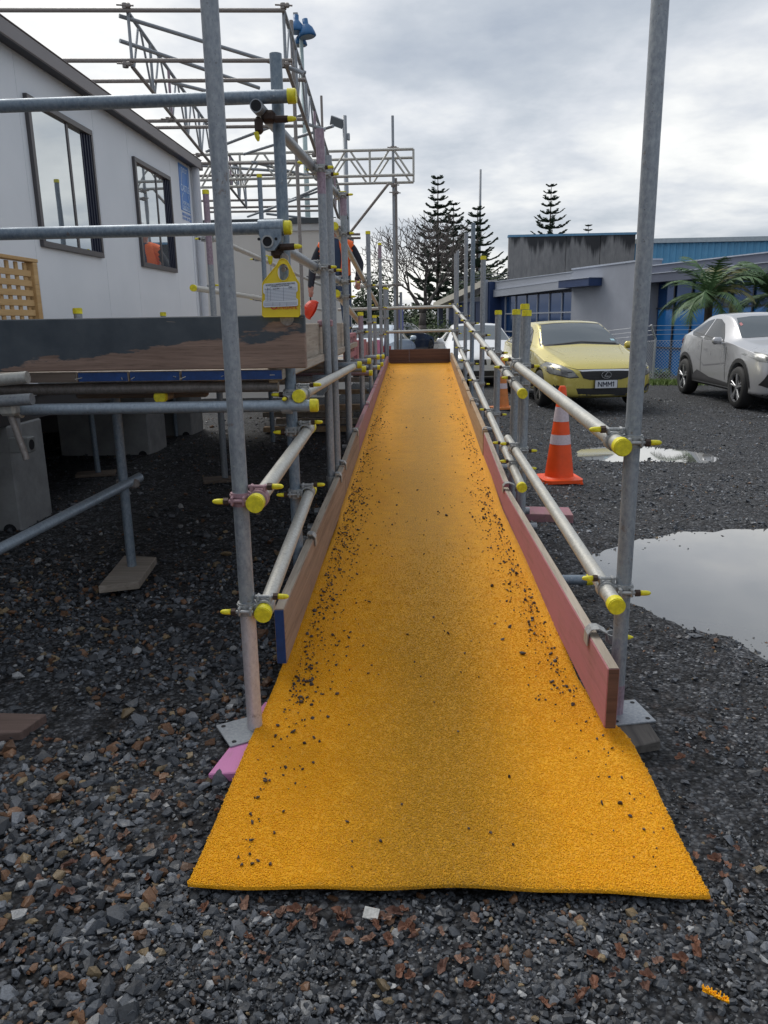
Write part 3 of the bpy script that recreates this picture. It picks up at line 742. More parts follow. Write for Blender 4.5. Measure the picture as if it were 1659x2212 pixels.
# ---------------------------------------------------------------- ramp
ramp_t = thing('scaffold_ramp', (0.0, 2.5, 0.0), 'timber and tube scaffold ramp under yellow matting with kick boards', 'ramp')
for (ya, yb) in ((2.45, 5.6), (5.6, 9.2), (9.2, 12.6)):
    for i in range(4):
        x = -0.375 + i * 0.25; bm = bmesh.new()
        bm_beam(bm, (x, ya + 0.004, zramp(ya) - 0.024), (x, yb - 0.004, zramp(yb) - 0.024), 0.235, 0.036, bevel=0.003); put('deck_plank', bm, WOOD_GREY, ramp_t)
for y, xr_, cap, m in ((3.62, 0.84, 1, GALV_BLUE), (4.62, 0.72, 0, GALV), (4.95, 0.72, 0, GALV), (6.12, 0.72, 0, GALV), (6.9, 0.75, 0, GALV), (7.65, 0.74, 0, GALV), (9.1, 0.74, 0, GALV), (10.4, 0.72, 0, GALV), (12.5, 0.7, 0, GALV)):
    z = zramp(y) - 0.08 if y > 4 else 0.075
    tube((-0.70 if y > 4.5 else -0.60, y, z), (xr_, y, z), ramp_t, m, 'transom', (0, cap))
XLB, XRB = -0.508, 0.520
for ya, za, yb, zb, m, e in ((2.58, 0.325, 4.93, 0.400, WOOD, BLUE_PAINT), (4.94, 0.405, 6.18, 0.487, WOOD, None), (6.19, 0.480, 9.00, 0.600, WOOD_MAUVE, None), (9.01, 0.605, 12.60, 0.760, WOOD_MAUVE, None)):
    board((XLB, ya, za), (XLB, yb, zb), ramp_t, m, endpaint=e, h=0.215, top=WOOD_GREY if m is WOOD else None)
board((0.590, 2.19, 0.285), (0.528, 4.66, 0.315), ramp_t, WOOD_PINK, h=0.205, t=0.036, top=WOOD_GREY, endpaint=WOOD_BROWN)
board((XRB + 0.012, 4.68, 0.345), (XRB + 0.004, 6.04, 0.455), ramp_t, WOOD_PINK, h=0.2, top=WOOD_GREY)
board((XRB, 6.06, 0.470), (XRB, 8.30, 0.580), ramp_t, WOOD_PALE)
board((XRB, 8.31, 0.590), (XRB, 12.60, 0.800), ramp_t, WOOD_PALE)
bm = bmesh.new(); bm_box2(bm, (-0.485, 12.62, 0.665), (-0.16, 12.655, 0.86), 0.003); put('end_board', bm, WOOD_BROWN, ramp_t)
bm = bmesh.new(); bm_box2(bm, (-0.157, 12.622, 0.667), (0.50, 12.657, 0.862), 0.003); put('end_board', bm, WOOD_BROWN, ramp_t)
bm = bmesh.new(); bm_box2(bm, (-0.485, 12.585, 0.625), (0.50, 12.617, 0.672), 0.003); put('end_batten', bm, WOOD_BROWN, ramp_t)

# ---------------------------------------------------------------- left near guard rail
gl = thing('guard_rail', (-0.545, 2.26, 0.05), 'short pair of pale rails clamped to tall post left of the mat', 'guard rail', 'tube guard rails along the ramp')
XP = -0.545
tube((XP, 2.26, 0.025), (XP, 2.26, 3.1), gl, GALV, 'upright')
bm = bmesh.new(); bm_tube(bm, (XP, 2.26, 0.026), (XP, 2.26, 0.44), TR + 0.0005, 16)
o = put('paint_band', bm, m_tube('whitened steel', (0.46, 0.43, 0.45), (0.64, 0.61, 0.62), (0.56, 0.50, 0.54)), gl); smooth_by_angle(o, 50)
base_plate(XP - 0.03, 2.245, 0.0335, gl, 0.55)
tube((XP + 0.056, 2.20, 0.805), (XP + 0.056, 3.42, 0.868), gl, GALV_PALE, 'rail', (1, 1))
tube((XP + 0.056, 2.32 - 0.10, 0.447), (XP + 0.056, 3.36, 0.595), gl, GALV_PALE, 'rail', (1, 1))
coupler((XP, 2.26, 0.808), 1, gl, 0, CLAMP_PINK); coupler((XP, 2.26, 0.455), 1, gl)
# ---------------------------------------------------------------- right guard rail
gr = thing('guard_rail', (0.655, 2.38, 0.05), 'long pair of pale sloping rails on posts between mat and car park', 'guard rail', 'tube guard rails along the ramp')
XQ = 0.655
tube((XQ, 2.38, 0.025), (XQ, 2.38, 3.1), gr, GALV, 'upright'); base_plate(XQ + 0.03, 2.38, 0.0335, gr, 0.2)
bm = bmesh.new(); bm_tube(bm, (XQ, 2.38, 0.026), (XQ, 2.38, 0.14), TR + 0.0005, 16); put('paint_band', bm, GALV_PINK, gr)
tube((0.600, 2.28, 0.952), (0.556, 4.80, 1.075), gr, GALV_PALE, 'rail', (1, 0))
tube((0.600, 2.24, 0.468), (0.556, 4.85, 0.590), gr, GALV_PALE, 'rail', (1, 0))
coupler((XQ, 2.38, 0.955), -1, gr); coupler((XQ, 2.38, 0.473), -1, gr)
PX = 0.607
def ru(y): return 0.936 + (y - 4.19) * 0.0685
def rl(y): return 0.440 + (y - 4.10) * 0.0765
tube((0.551, 4.16, ru(4.16)), (0.551, 12.85, ru(12.85)), gr, GALV_PALE, 'rail', (1, 0)); tube((0.551, 4.08, rl(4.08)), (0.551, 12.85, rl(12.85)), gr, GALV_PALE, 'rail', (1, 0))
for y, zt, cap, m in ((4.50, 1.362, 1, GALV), (4.97, 1.372, 1, GALV), (6.10, 1.378, 1, GALV), (7.60, 1.885, 1, GALV), (9.07, 2.35, 0, GALV_BLUE), (10.37, 2.38, 0, GALV), (12.66, 2.35, 0, GALV), (13.3, 2.36, 0, GALV)):
    tube((PX, y, gz(PX, y) + 0.03), (PX, y, zt), gr, m, 'upright', (0, cap))
    if y < 12.8:
        coupler((PX, y, ru(y) if y > 4.6 else 1.06), -1, gr); coupler((PX, y, rl(y) if y > 4.6 else 0.575), -1, gr)
tube((PX + 0.02, 4.74, 0.02), (PX + 0.02, 4.74, 1.40), gr, GALV, 'upright', (0, 1))
coupler((PX, 4.50, ru(4.50)), -1, gr); coupler((PX, 4.50, rl(4.50)), -1, gr)
clip(2.45, XQ, 0.585, 0.290, gr, -1, True); clip(4.60, PX, 0.530, 0.335, gr, -1); clip(6.10, PX, XRB + 0.004, 0.468, gr, -1); clip(7.6, PX, XRB, 0.548, gr, -1); clip(9.07, PX, XRB, 0.63, gr, -1); clip(10.37, PX, XRB, 0.694, gr, -1)
# ---------------------------------------------------------------- end rail
ge = thing('guard_rail', (0.0, 12.7, 0.7), 'two level rails closing the top of the ramp above the brown board', 'guard rail', 'tube guard rails along the ramp')
tube((-1.30, 12.74, 1.495), (0.56, 12.74, 1.515), ge, GALV_PALE, 'rail'); tube((-0.60, 12.74, 1.13), (0.56, 12.74, 1.145), ge, GALV_PALE, 'rail')
for z in (1.51, 1.14): coupler((PX, 12.66, z), -1, ge, math.pi / 2); coupler((-0.55, 12.69, z), 1, ge, math.pi / 2)

# ---------------------------------------------------------------- foot boards
def foot(name, corners, z0, z1, mat, label, cat='sole board', group='boards under scaffold posts'):
    bm = bmesh.new(); bm_prism(bm, [(p[0], p[1]) for p in corners], 'z', z0, z1); bmesh.ops.bevel(bm, geom=bm.edges[:], offset=0.003, segments=1, affect='EDGES')
    return tag(put(name, bm, mat), label, cat, group)
a = U(449, 1672, z=0.03); c = U(562, 1528, z=0.03)
d = (c - a); d.z = 0
foot('sole_board', [a, a + Vector((0.19, 0.02, 0)), a + Vector((0.19, 0.02, 0)) + d * 1.1, a + d * 1.1], -0.02, 0.030, WOOD_HOT, 'bright pink painted board poking out from under the mat beside the post')
a = Vector((0.63, 2.16)); foot('sole_board', [a, a + Vector((0.125, 0.05)), a + Vector((0.115, 0.33)), a + Vector((-0.01, 0.30))], -0.02, 0.030, m_wood('charred grey board', (0.05, 0.045, 0.042), (0.12, 0.11, 0.10)), 'dark cracked board under the post right of the mat')
k = Vector((-1.575, 3.93, 0))
ca = [U(*q, z=0.07) for q in ((212, 1266), (300, 1256), (338, 1203), (268, 1200))]
foot('sole_board', ca, 0.03, 0.07, m_wood('pale grey board', (0.20, 0.17, 0.14), (0.33, 0.29, 0.25), along='x'), 'pale square of timber under the leaning braced post')
foot('sole_board', [(0.66, 5.05), (1.02, 5.0), (1.03, 5.22), (0.67, 5.26)], -0.01, 0.05, WOOD_MAUVE, 'offcut with pink edge on the gravel beside the traffic cone')
# timber lying at the far left
a = UG(0, 1590); foot('timber_offcut', [(a.x - 0.2, a.y - 0.06), (a.x + 0.09, a.y - 0.03), (a.x + 0.12, a.y + 0.09), (a.x - 0.2, a.y + 0.10)], -0.03, 0.034, m_wood('old damp timber', (0.09, 0.06, 0.05), (0.17, 0.115, 0.10), along='x'), 'half buried pinkish timber offcut in the coarse stones', 'timber', None)

# ================================================================== access platform
pt = thing('scaffold_platform', (-1.2, 3.3, 0.0), 'raised plank platform with navy toe board on scaffold tubes', 'scaffold')
def m_toe():
    n = N('navy painted worn toe board'); c = n.coord('World'); g = n.sepxyz(c); s = n.coord('World', (1.4, 20, 24))
    gr_ = n.noise(s, 1.2, 6, 0.65, 0.8); fine = n.noise(s, 7, 3, 0.6)
    wood = n.ramp(gr_, [(0.3, (0.15, 0.095, 0.072)), (0.7, (0.34, 0.235, 0.185))]); wood = n.mix(n.ramp(fine, [(0.55, 0.0), (0.75, 0.6)]), wood, (0.04, 0.025, 0.02))
    big = n.noise(n.coord('World', (0.7, 1.0, 3.0)), 2.1, 6, 0.68)
    # worn towards the lower and right part
    wear = n.math('ADD', n.math('MULTIPLY', n.math('SUBTRACT', 1.252, g[2]), 6.5), n.math('ADD', n.math('MULTIPLY', n.math('ADD', g[0], 1.0), 0.95), n.math('MULTIPLY', n.math('SUBTRACT', big, 0.5), 3.4)))
    scr = n.ramp(n.noise(n.coord('World', (3, 20, 26), (0, 0.5, 0)), 2.2, 2, 0.4, 1.5), [(0.745, 0.0), (0.76, 0.6)])
    navy = n.mix(n.ramp(n.noise(c, 9, 5), [(0.3, 0.0), (0.7, 1.0)]), (0.040, 0.053, 0.068), (0.075, 0.09, 0.105))
    col = n.mix(n.ramp(wear, [(-0.06, 0.0), (0.10, 1.0)]), navy, wood); col = n.mix(scr, col, (0.33, 0.27, 0.22))
    n.set(Base_Color=col, Roughness=0.62); n.bump(n.mix(0.5, gr_, fine), 0.25, 0.003); return n.m
TOE = m_toe()
bm = bmesh.new(); bm_box2(bm, (-2.05, 3.185, 1.142), (-0.462, 3.223, 1.355), 0.004); put('toe_board', bm, TOE, pt)
# deck planks run along the ramp direction; ends show at the front
px_ = [60, 166, 278, 390, 500, 612]
xs = [U(p, 815, y=3.2).x for p in px_]
mats = [WOOD_X, BLUE_PAINT, BLUE_PAINT, BLUE_PAINT, BLUE_PAINT]
edges = [xs[0] - 0.45, xs[0] - 0.225] + xs
for i in range(len(edges) - 1):
    bm = bmesh.new(); bm_box2(bm, (edges[i] + 0.003, 3.205, 1.095), (edges[i + 1] - 0.003, 7.2, 1.137), 0.003); o = put('deck_plank', bm, WOOD_GREY, pt)
    m = mats[i - 2] if i >= 2 else WOOD_X
    b = bmesh.new(); bm_box2(b, (edges[i] + 0.006, 3.200, 1.098), (edges[i + 1] - 0.006, 3.206, 1.134)); put('plank_end', b, m, o)
    if m is BLUE_PAINT:
        b = bmesh.new()
        for q in (0.12, 0.85):
            xx = edges[i] + (edges[i + 1] - edges[i]) * q
            bm_tube(b, (xx, 3.204, 1.115), (xx + random.uniform(-.03, .03), 3.185, 1.112 + random.uniform(-.01, .01)), 0.0018, 6)
        put('nail', b, GALV_PALE, o)
for y0, y1 in ((7.2, 11.0), (11.0, 14.5)):
    for i in range(7):
        x = -0.75 - i * 0.235; bm = bmesh.new(); bm_box2(bm, (x - 0.225, y0 + 0.004, 0.900), (x, y1 - 0.004, 0.942), 0.003); put('deck_plank', bm, WOOD_GREY, pt)
# tubes at the front
tube((-2.6, 3.215, 2.155), (-0.470, 3.215, 2.163), pt, GALV_BLUE, 'guard_tube', (0, 1))
tube((-2.6, 3.215, 1.690), (-0.510, 3.215, 1.690), pt, GALV_BLUE, 'guard_tube', (0, 1))
tube((-1.73, 3.18, 0.985), (-0.425, 3.18, 0.990), pt, m_tube('bluish new steel', (0.22, 0.27, 0.33), (0.36, 0.42, 0.48)), 'ledger', (0, 1))
tube((-2.2, 3.29, 1.060), (-0.60, 3.29, 1.062), pt, GALV_BROWN, 'transom')
tube((-2.6, 3.02, 1.055), U(60, 815, y=3.02), pt, GALV_PALE, 'ledger'); a = U(70, 862, y=3.08); tube((-2.6, 3.08, a.z - 0.05), a, pt, GALV, 'ledger')
b = bmesh.new(); ring(b, (-1.70, 3.18, 0.985), (1, 0, 0), 0.0243, 0.034, 0.05); bm_box(b, (-1.70, 3.13, 1.01), (0.07, 0.06, 0.085), bevel=0.012); put('coupler', b, GALV_PALE, pt)
tube((-1.705, 3.14, 0.97), (-1.66, 3.14, 0.78), pt, GALV_BROWN, 'stub', r=0.014)
# uprights of the left row
UX = -0.55
rows = [(3.30, 2.335, 0, GALV_BLUE, None), (4.68, 2.37, 0, GALV, (0, 0.34, GALV_PINK)), (4.98, 2.29, 0, GALV, None), (6.00, 2.235, 1, GALV, (0.03, 0.16, GALV_PINK)), (7.48, 1.395, 1, GALV, (0.03, 0.16, GALV_PINK)), (8.85, 2.26, 1, GALV, None), (9.83, 1.378, 1, GALV, None), (11.5, 2.38, 1, GALV, (0.03, 0.2, GALV_PINK)), (12.95, 1.83, 1, GALV, None), (13.9, 1.86, 1, GALV, None)]
for i, (y, zt, cap, m, band) in enumerate(rows):
    tube((UX + (0.008 if i == 2 else 0), y, 0.02), (UX + (0.008 if i == 2 else 0), y, zt), pt, m, 'upright', (0, cap), band=band)
text_obj('AS 1074', 0.026, frame_M((UX + 0.004, 3.2755, 0.80), (0, 0, -1), (1, 0, 0)), INK, pt, 'stamped_lettering')
# receding guard tubes of the platform (outer side of the uprights)
XO = -0.606
def rec(px0, py0, px1, py1, x=XO, name='guard_tube', mat=GALV_PALE, caps=(0, 0), hollow=0, ext=0.0, z=0):
    a = U(px0, py0, x=x); b = U(px1, py1, x=x); b = b + (b - a) * ext
    return tube(a, b, pt, mat, name, caps, hollow=hollow)
rec(553, 228, 742, 435, hollow=1, mat=GALV); rec(576, 515, 740, 612, hollow=1, mat=GALV)
rec(723, 488, 815, 659, caps=(1, 0)); rec(727, 634, 780, 701, caps=(1, 0)); 
tube((-0.495, 3.16, 1.03), (-0.495, 6.2, 0.985), pt, GALV_PALE, 'ledger', (1, 0))
for y, z in ((3.30, 0.868), (3.30, 0.592)): coupler((UX, y, z), 1, pt)
coupler((UX, 3.30, 1.028), 1, pt); coupler((UX, 3.245, 0.985), -1, pt, math.pi / 2, name='coupler')
for (y, z) in ((4.68, 2.165), (4.98, 2.18), (6.00, 2.215), (4.68, 1.63), (4.98, 1.63), (6.00, 1.61), (6.00, 1.95), (6.00, 1.50), (8.85, 1.70), (11.5, 1.50), (7.48, 1.22), (8.85, 1.30), (12.95, 1.35), (11.5, 1.12)):
    coupler((UX, y, z), -1, pt)
# sleeve clamps
def sleeve(c, parent, ax='x', L=0.10, hole=True):
    c = Vector(c); bm = bmesh.new()
    bm_tube(bm, c - Vector((L / 2, 0, 0)), c + Vector((L / 2, 0, 0)), 0.0315, 18)
    bm_prism(bm, [(c.x - L / 2 + 0.004, c.z), (c.x + L / 2 - 0.004, c.z), (c.x + L * 0.42, c.z - 0.050), (c.x + 0.012, c.z - 0.088), (c.x - 0.022, c.z - 0.088), (c.x - L * 0.42, c.z - 0.05)], 'y', c.y - 0.030, c.y + 0.028)
    o = put('sleeve_clamp', bm, GALV_BLUE, parent); smooth_by_angle(o, 40)
    if hole:
        b = bmesh.new(); q = Vector((c.x - 0.012, c.y - 0.031, c.z - 0.055)); ring(b, q, (0, 1, 0), 0.0185, 0.0245, 0.012); put('tube_end', b, CLAMP, o)
        b = bmesh.new(); bm_tube(b, q + Vector((0, -0.0008, 0)), q + Vector((0, 0.0004, 0)), 0.0185, 18)
        for s in (-1, 1): bm_tube(b, q + Vector((s * 0.034, 0.0005, 0.010)), q + Vector((s * 0.034, -0.0012, 0.010)), 0.006, 10)
        put('bore', b, DARKHOLE, o)
    return o
sleeve((-0.582, 3.205, 1.690), pt)
b = bmesh.new(); bm_box(b, (-0.565, 3.225, 1.600), (0.05, 0.045, 0.05), bevel=0.012); bm_tube(b, (-0.55, 3.20, 1.615), (-0.492, 3.20, 1.617), 0.013, 8); o = put('hook_clamp', b, BOLT, pt)
b = bmesh.new(); bm_path(b, [(-0.492, 3.20, 1.617), (-0.474, 3.20, 1.617), (-0.462, 3.20, 1.617)], [0.010, 0.0095, 0.004], 10); put('bolt_cap', b, YCAP, o)
b = bmesh.new(); bm_path(b, [(-0.590, 3.19, 1.582), (-0.590, 3.19, 1.562), (-0.590, 3.19, 1.55)], [0.010, 0.0095, 0.004], 10); put('bolt_cap', b, YCAP, o)
b = bmesh.new(); bm_box(b, (-0.575, 3.225, 2.095), (0.055, 0.045, 0.045), bevel=0.012); bm_tube(b, (-0.55, 3.22, 2.085), (-0.50, 3.22, 2.085), 0.013, 8); bm_box(b, (-0.61, 3.20, 2.06), (0.03, 0.04, 0.06), bevel=0.01); o = put('hook_clamp', b, BOLT, pt)
b = bmesh.new(); bm_path(b, [(-0.50, 3.22, 2.085), (-0.482, 3.22, 2.085), (-0.468, 3.22, 2.085)], [0.011, 0.0105, 0.005], 10); put('bolt_cap', b, YCAP, o)
b = bmesh.new(); bm_path(b, [(-0.62, 3.19, 2.035), (-0.615, 3.19, 2.015), (-0.613, 3.19, 2.003)], [0.010, 0.0095, 0.004], 10); put('bolt_cap', b, YCAP, o)
sleeve((-0.585, 4.62, 0.985), pt, hole=False); sleeve((-0.585, 5.9, 0.99), pt, hole=False)
# transoms poking out along the row, with caps
for y, z, xe in ((4.62, 0.985, -0.53), (5.90, 1.0, -0.44), (6.5, 0.93, -0.45), (7.2, 0.96, -0.45), (7.4, 0.84, -0.45), (8.6, 0.93, -0.44), (8.9, 0.80, -0.45), (9.8, 0.88, -0.44), (9.9, 0.78, -0.46)):
    tube((-2.3, y, z), (xe, y, z), pt, GALV if y != 7.4 else GALV_PINK, 'transom', (0, 1 if y > 5 else 0))
# toe boards along the ramp
def yboard(y0, y1, zt0, zt1, h, mat, x=-0.612, name='toe_board'):
    return board((x, y0, zt0), (x, y1, zt1), pt, mat, h=h, name=name)
yboard(3.23, 4.60, 1.315, 1.315, 0.18, WOOD_GREY); yboard(4.62, 6.3, 1.315, 1.31, 0.18, WOOD_GREY); yboard(3.23, 6.3, 1.130, 1.125, 0.05, WOOD_PALE, name='edge_plank')
s1 = yboard(6.5, 7.5, 1.22, 1.215, 0.21, WOOD_PINK); yboard(7.55, 8.9, 1.14, 1.12, 0.19, WOOD_PINK); yboard(9.0, 11.2, 1.08, 1.05, 0.2, WOOD_MAUVE); yboard(11.3, 13, 1.05, 1.0, 0.2, WOOD_HOT)
text_obj('SCAFF', 0.19, frame_M((-0.5925, 7.0, 1.115), (0, 1, 0), (0, 0, 1)), m_plain('dark red stencil', (0.07, 0.02, 0.02), 0.7), s1, 'stencil_lettering')
b = bmesh.new(); bm_box(b, (-0.56, 4.72, 1.315), (0.09, 0.05, 0.04), bevel=0.008); put('board_clip', b, CLAMP_PINK, pt)
# inner (building side) uprights and rails
XI = -1.80
for px, py, yb_, m, band, cap in ((444, 412, 6.35, GALV, (0.03, 0.55, GALV_PINK), 1), (560, 378, 8.3, GALV_BLUE, None, 1)):
    a = U(px, py, y=yb_); tube((a.x, a.y, 0.05), a, pt, m, 'upright', (0, cap), band=band)
rec(417, 622, 575, 646, x=XI, caps=(1, 0), ext=0.8); rec(455, 512, 662, 602, x=XI, ext=0.5)
rec(540, 640, 690, 668, x=XI, ext=0.2)
for px, py in ((455, 626), (456, 516), (566, 560), (566, 646)):
    a = U(px, py, x=XI); coupler((a.x - 0.056, a.y, a.z), 1, pt)
for px, py, yy in ((167, 668, 4.6), (352, 676, 7.0)):
    a = U(px, py, y=yy); tube((a.x, a.y, 0.9), a, pt, GALV, 'upright', (0, 1))
# legs below the deck
LEGS = [((285, 1222), 0.07, 1.09, 0.0), ((212, 1020), 0.03, 1.09, -0.02), ((487, 1032), 0.03, 1.09, 0.0), ((381, 942), 0.0, 1.05, 0.0), ((590, 950), 0.0, 1.05, 0.0), ((625, 900), 0.0, 1.0, 0.0)]
for (q, zf, zt, lean) in LEGS:
    p = U(*q, z=zf); tube((p.x, p.y, zf), (p.x + lean, p.y, zt), pt, GALV_BLUE, 'leg')
    if q[0] not in (285,):
        bm = bmesh.new(); bm_box(bm, (p.x - 0.02, p.y, zf - 0.014), (0.34, 0.2, 0.024), Matrix.Rotation(0.3, 3, 'Z'), 0.003); put('sole_plate', bm, WOOD_X, pt)
p = U(275, 1047, y=3.885); a = U(-60, 1216, y=3.05); q = U(303, 1030, y=3.95); tube(a, q, pt, m_tube('bluish steel', (0.22, 0.27, 0.33), (0.36, 0.42, 0.48)), 'brace')
b = bmesh.new(); ring(b, (-1.575, 3.93, p.z), (0, 0, 1), 0.0243, 0.031, 0.035); bm_box(b, (p.x + 0.02, 3.90, p.z + 0.005), (0.07, 0.05, 0.05), bevel=0.01); put('coupler', b, GALV_BROWN, pt)
b = bmesh.new(); bm_box(b, (-1.25, 3.45, 1.03), (0.6, 0.05, 0.05), bevel=0.01); put('joist', b, WOOD_X, pt)
tube((-1.12, 3.30, 1.02), (-1.12, 6.9, 1.02), pt, GALV_BROWN, 'ledger', (1, 0))
clip(3.42, UX, XLB, 0.352, pt, 1); clip(4.66, UX, XLB, 0.392, pt, 1); clip(4.98, UX + 0.008, XLB, 0.408, pt, 1); clip(6.02, UX, XLB, 0.478, pt, 1); clip(7.5, UX, XLB, 0.536, pt, 1)

# ---------------------------------------------------------------- hanging tag
tg = thing('scaffold_tag', (-0.555, 3.16, 1.34), 'yellow plastic inspection tag hanging on the scaffold post', 'tag')
YT = 3.150
def T(px, py): p = U(px, py, y=YT); return (p.x, p.z)
outl = [T(*q) for q in ((567.5, 612), (571, 606), (598, 573), (603, 563), (608, 559.5), (614, 559.5), (620, 563), (626, 573), (641, 604), (647, 612), (648, 681), (645, 684), (570, 684.5), (567, 681))]
hole = [T(612 + 13 * math.cos(a) , 588 + 19 * math.sin(a)) for a in np.linspace(0, 2 * math.pi, 20, endpoint=False)]
def plate_with_hole(outer, inner, y0, y1):
    bm = bmesh.new()
    vo = [bm.verts.new((u, y0, v)) for u, v in outer]; vi = [bm.verts.new((u, y0, v)) for u, v in inner]
    es = [bm.edges.new((vo[i], vo[(i + 1) % len(vo)])) for i in range(len(vo))] + [bm.edges.new((vi[i], vi[(i + 1) % len(vi)])) for i in range(len(vi))]
    bmesh.ops.triangle_fill(bm, use_beauty=True, use_dissolve=False, edges=es)
    r = bmesh.ops.extrude_face_region(bm, geom=bm.faces[:])
    for v in [g for g in r['geom'] if isinstance(g, bmesh.types.BMVert)]: v.co.y = y1
    bmesh.ops.recalc_face_normals(bm, faces=bm.faces[:]); return bm
o = put('plate', plate_with_hole(outl, hole, YT, YT + 0.006), TAGY, tg)
b = bmesh.new(); pts = [(u, YT - 0.001, v) for u, v in outl]; bm_path(b, pts + [pts[0]], 0.0022, 6); put('rim', b, TAGY, o)
b = bmesh.new(); pts = [(u, YT - 0.001, v) for u, v in hole]; bm_path(b, pts + [pts[0]], 0.0022, 6); put('rim', b, TAGY, o)
card = [T(*q) for q in ((569, 617), (572, 613), (639, 608), (643, 613), (643.5, 628), (640, 632), (640, 644), (644, 647), (644, 659), (641, 661), (572, 664), (569, 661), (569, 651), (573, 648), (573, 636), (569, 632))]
b = bmesh.new(); bm_prism(b, card, 'y', YT - 0.0055, YT - 0.0045); cdo = put('card', b, WHITE_PAPER, tg)
b = bmesh.new()
def ln(b, x0, y0, x1, y1, t=0.0006):
    p = T(x0, y0); q = T(x1, y1); bm_beam(b, (p[0], YT - 0.0058, p[1]), (q[0], YT - 0.0058, q[1]), t * 2, 0.0004, up=(0, 1, 0))
for i in range(9): ln(b, 573, 626 + i * 3.1, 640, 622 + i * 3.1)
for x in (578, 585, 613): ln(b, x, 620, x, 650)
for i in range(3): ln(b, 571, 655 + i * 2.6, 642, 653 + i * 2.6)
for x in (590, 605, 620): ln(b, x, 653, x, 661)
put('ruled_line', b, m_plain('pale ink', (0.20, 0.24, 0.34), 0.6), cdo)
def ttext(s, px, py, size, mat, par, dy=0.0062, sl=-0.06): 
    p = T(px, py); return text_obj(s, size, frame_M((p[0], YT - dy, p[1]), (1, 0, -sl * 0.9), (sl * 0.9, 0, 1)), mat, par)
ttext('SCAFFOLD INSPECTION RECORD', 606, 614.2, 0.0078, INK, cdo); ttext('all scaffolds must be inspected', 606, 617.6, 0.0058, INK, cdo)
ttext('1', 573.5, 625, 0.008, INK, cdo); ttext('JUL', 581, 624.5, 0.0075, INK, cdo); ttext('3.17 PM', 597, 624, 0.008, INK, cdo); ttext('OK', 628, 621, 0.010, INK, cdo)
ttext('UNISAFE', 620, 663.8, 0.022, RED_INK, tg, 0.0025, 0)
b = bmesh.new(); p = T(592, 660); ring(b, (p[0], YT - 0.0022, p[1]), (0, 1, 0), 0.011, 0.0155, 0.0012, 24); put('red_ring', b, RED_INK, tg)
b = bmesh.new(); p = T(610, 572); bm_tube(b, (p[0], 3.225, p[1] + 0.03), (p[0] + 0.002, 3.19, p[1] - 0.012), 0.012, 10); bm_box(b, (p[0], 3.21, p[1] + 0.02), (0.03, 0.05, 0.055), bevel=0.01); bm_tube(b, (p[0], 3.165, p[1] - 0.018), (p[0], 3.20, p[1] - 0.012), 0.009, 8); put('hook', b, GALV_BROWN, tg)
b = bmesh.new(); p = T(617, 688); bm_tube(b, (p[0], 3.178, p[1]), (p[0], 3.182, p[1]), 0.028, 20); put('backing_disc', b, GALV_BROWN, tg)
# ================================================================== portable building
def m_wall():
    n = N('off white wall panel'); c = n.coord('World'); f = n.noise(c, 1.3, 5, 0.6); g = n.noise(n.coord('World', (1, 6, 1)), 220, 2, 0.5)
    n.set(Base_Color=n.ramp(f, [(0.3, (0.70, 0.735, 0.78)), (0.7, (0.77, 0.80, 0.845))]), Roughness=0.55); n.bump(g, 0.06, 0.002); return n.m
WALLM = m_wall()
FASC = m_plain('grey brown metal fascia', (0.17, 0.155, 0.16), 0.42, 0.25, 0.06, 3)
FRAME = m_plain('charcoal aluminium', (0.085, 0.08, 0.085), 0.42, 0.3, 0.06, 10)
NAVY = m_plain('navy window liner', (0.012, 0.018, 0.045), 0.45)
def m_glass(name, tint, refl=0.75, rough=0.015):
    n = N(name); c = n.coord('World')
    n.set(Base_Color=tint, Metallic=refl, Roughness=rough); n.bump(n.noise(c, 1.3, 2), 0.05, 0.02); return n.m
MIRROR = m_glass('reflective window glass', (0.50, 0.54, 0.57), 0.85)
SEAM = m_plain('panel seam', (0.30, 0.31, 0.33), 0.6)
WX = -2.65; BY0, BY1 = -3.0, 9.62; WZ0, WZ1 = 0.86, 3.10
pb = thing('portable_building', (-4.3, 5.5, 0.0), 'white portable building with two dark framed windows beside the scaffold', 'building')
wins = [(5.575, 6.650, 1.865, 2.845), (7.595, 8.670, 1.860, 2.835)]
def wall_piece(y0, y1, z0, z1):
    bm = bmesh.new(); bm_box2(bm, (WX - 0.09, y0, z0), (WX, y1, z1)); return put('wall_panel', bm, WALLM, pb)
seams = [BY0, -1.5, 0.0, 1.2, 2.35, 3.45, 4.42, 5.50, 6.74, 7.50, 8.75, BY1]
for y0, y1 in zip(seams, seams[1:]):
    w_ = [w for w in wins if w[0] >= y0 - 0.01 and w[1] <= y1 + 0.01]
    if not w_: wall_piece(y0 + 0.002, y1 - 0.002, WZ0, WZ1)
    else:
        a, b_, c0, c1 = w_[0]; bm = bmesh.new()
        bm_box2(bm, (WX - 0.09, y0 + 0.002, WZ0), (WX, y1 - 0.002, c0)); bm_box2(bm, (WX - 0.09, y0 + 0.002, c1), (WX, y1 - 0.002, WZ1))
        bm_box2(bm, (WX - 0.0905, y0 + 0.002, c0), (WX - 0.0005, a, c1)); bm_box2(bm, (WX - 0.0905, b_, c0), (WX - 0.0005, y1 - 0.002, c1)); put('wall_panel', bm, WALLM, pb)
bm = bmesh.new(); bm_box2(bm, (-9.6, BY0, WZ0), (WX - 0.10, BY1 - 0.01, WZ1 - 0.01)); put('core', bm, m_plain('dark interior', (0.03, 0.03, 0.035), 0.8), pb)
bm = bmesh.new(); bm_box2(bm, (-9.6, BY1 - 0.008, WZ0), (WX - 0.004, BY1 + 0.06, WZ1)); put('end_wall', bm, WALLM, pb)
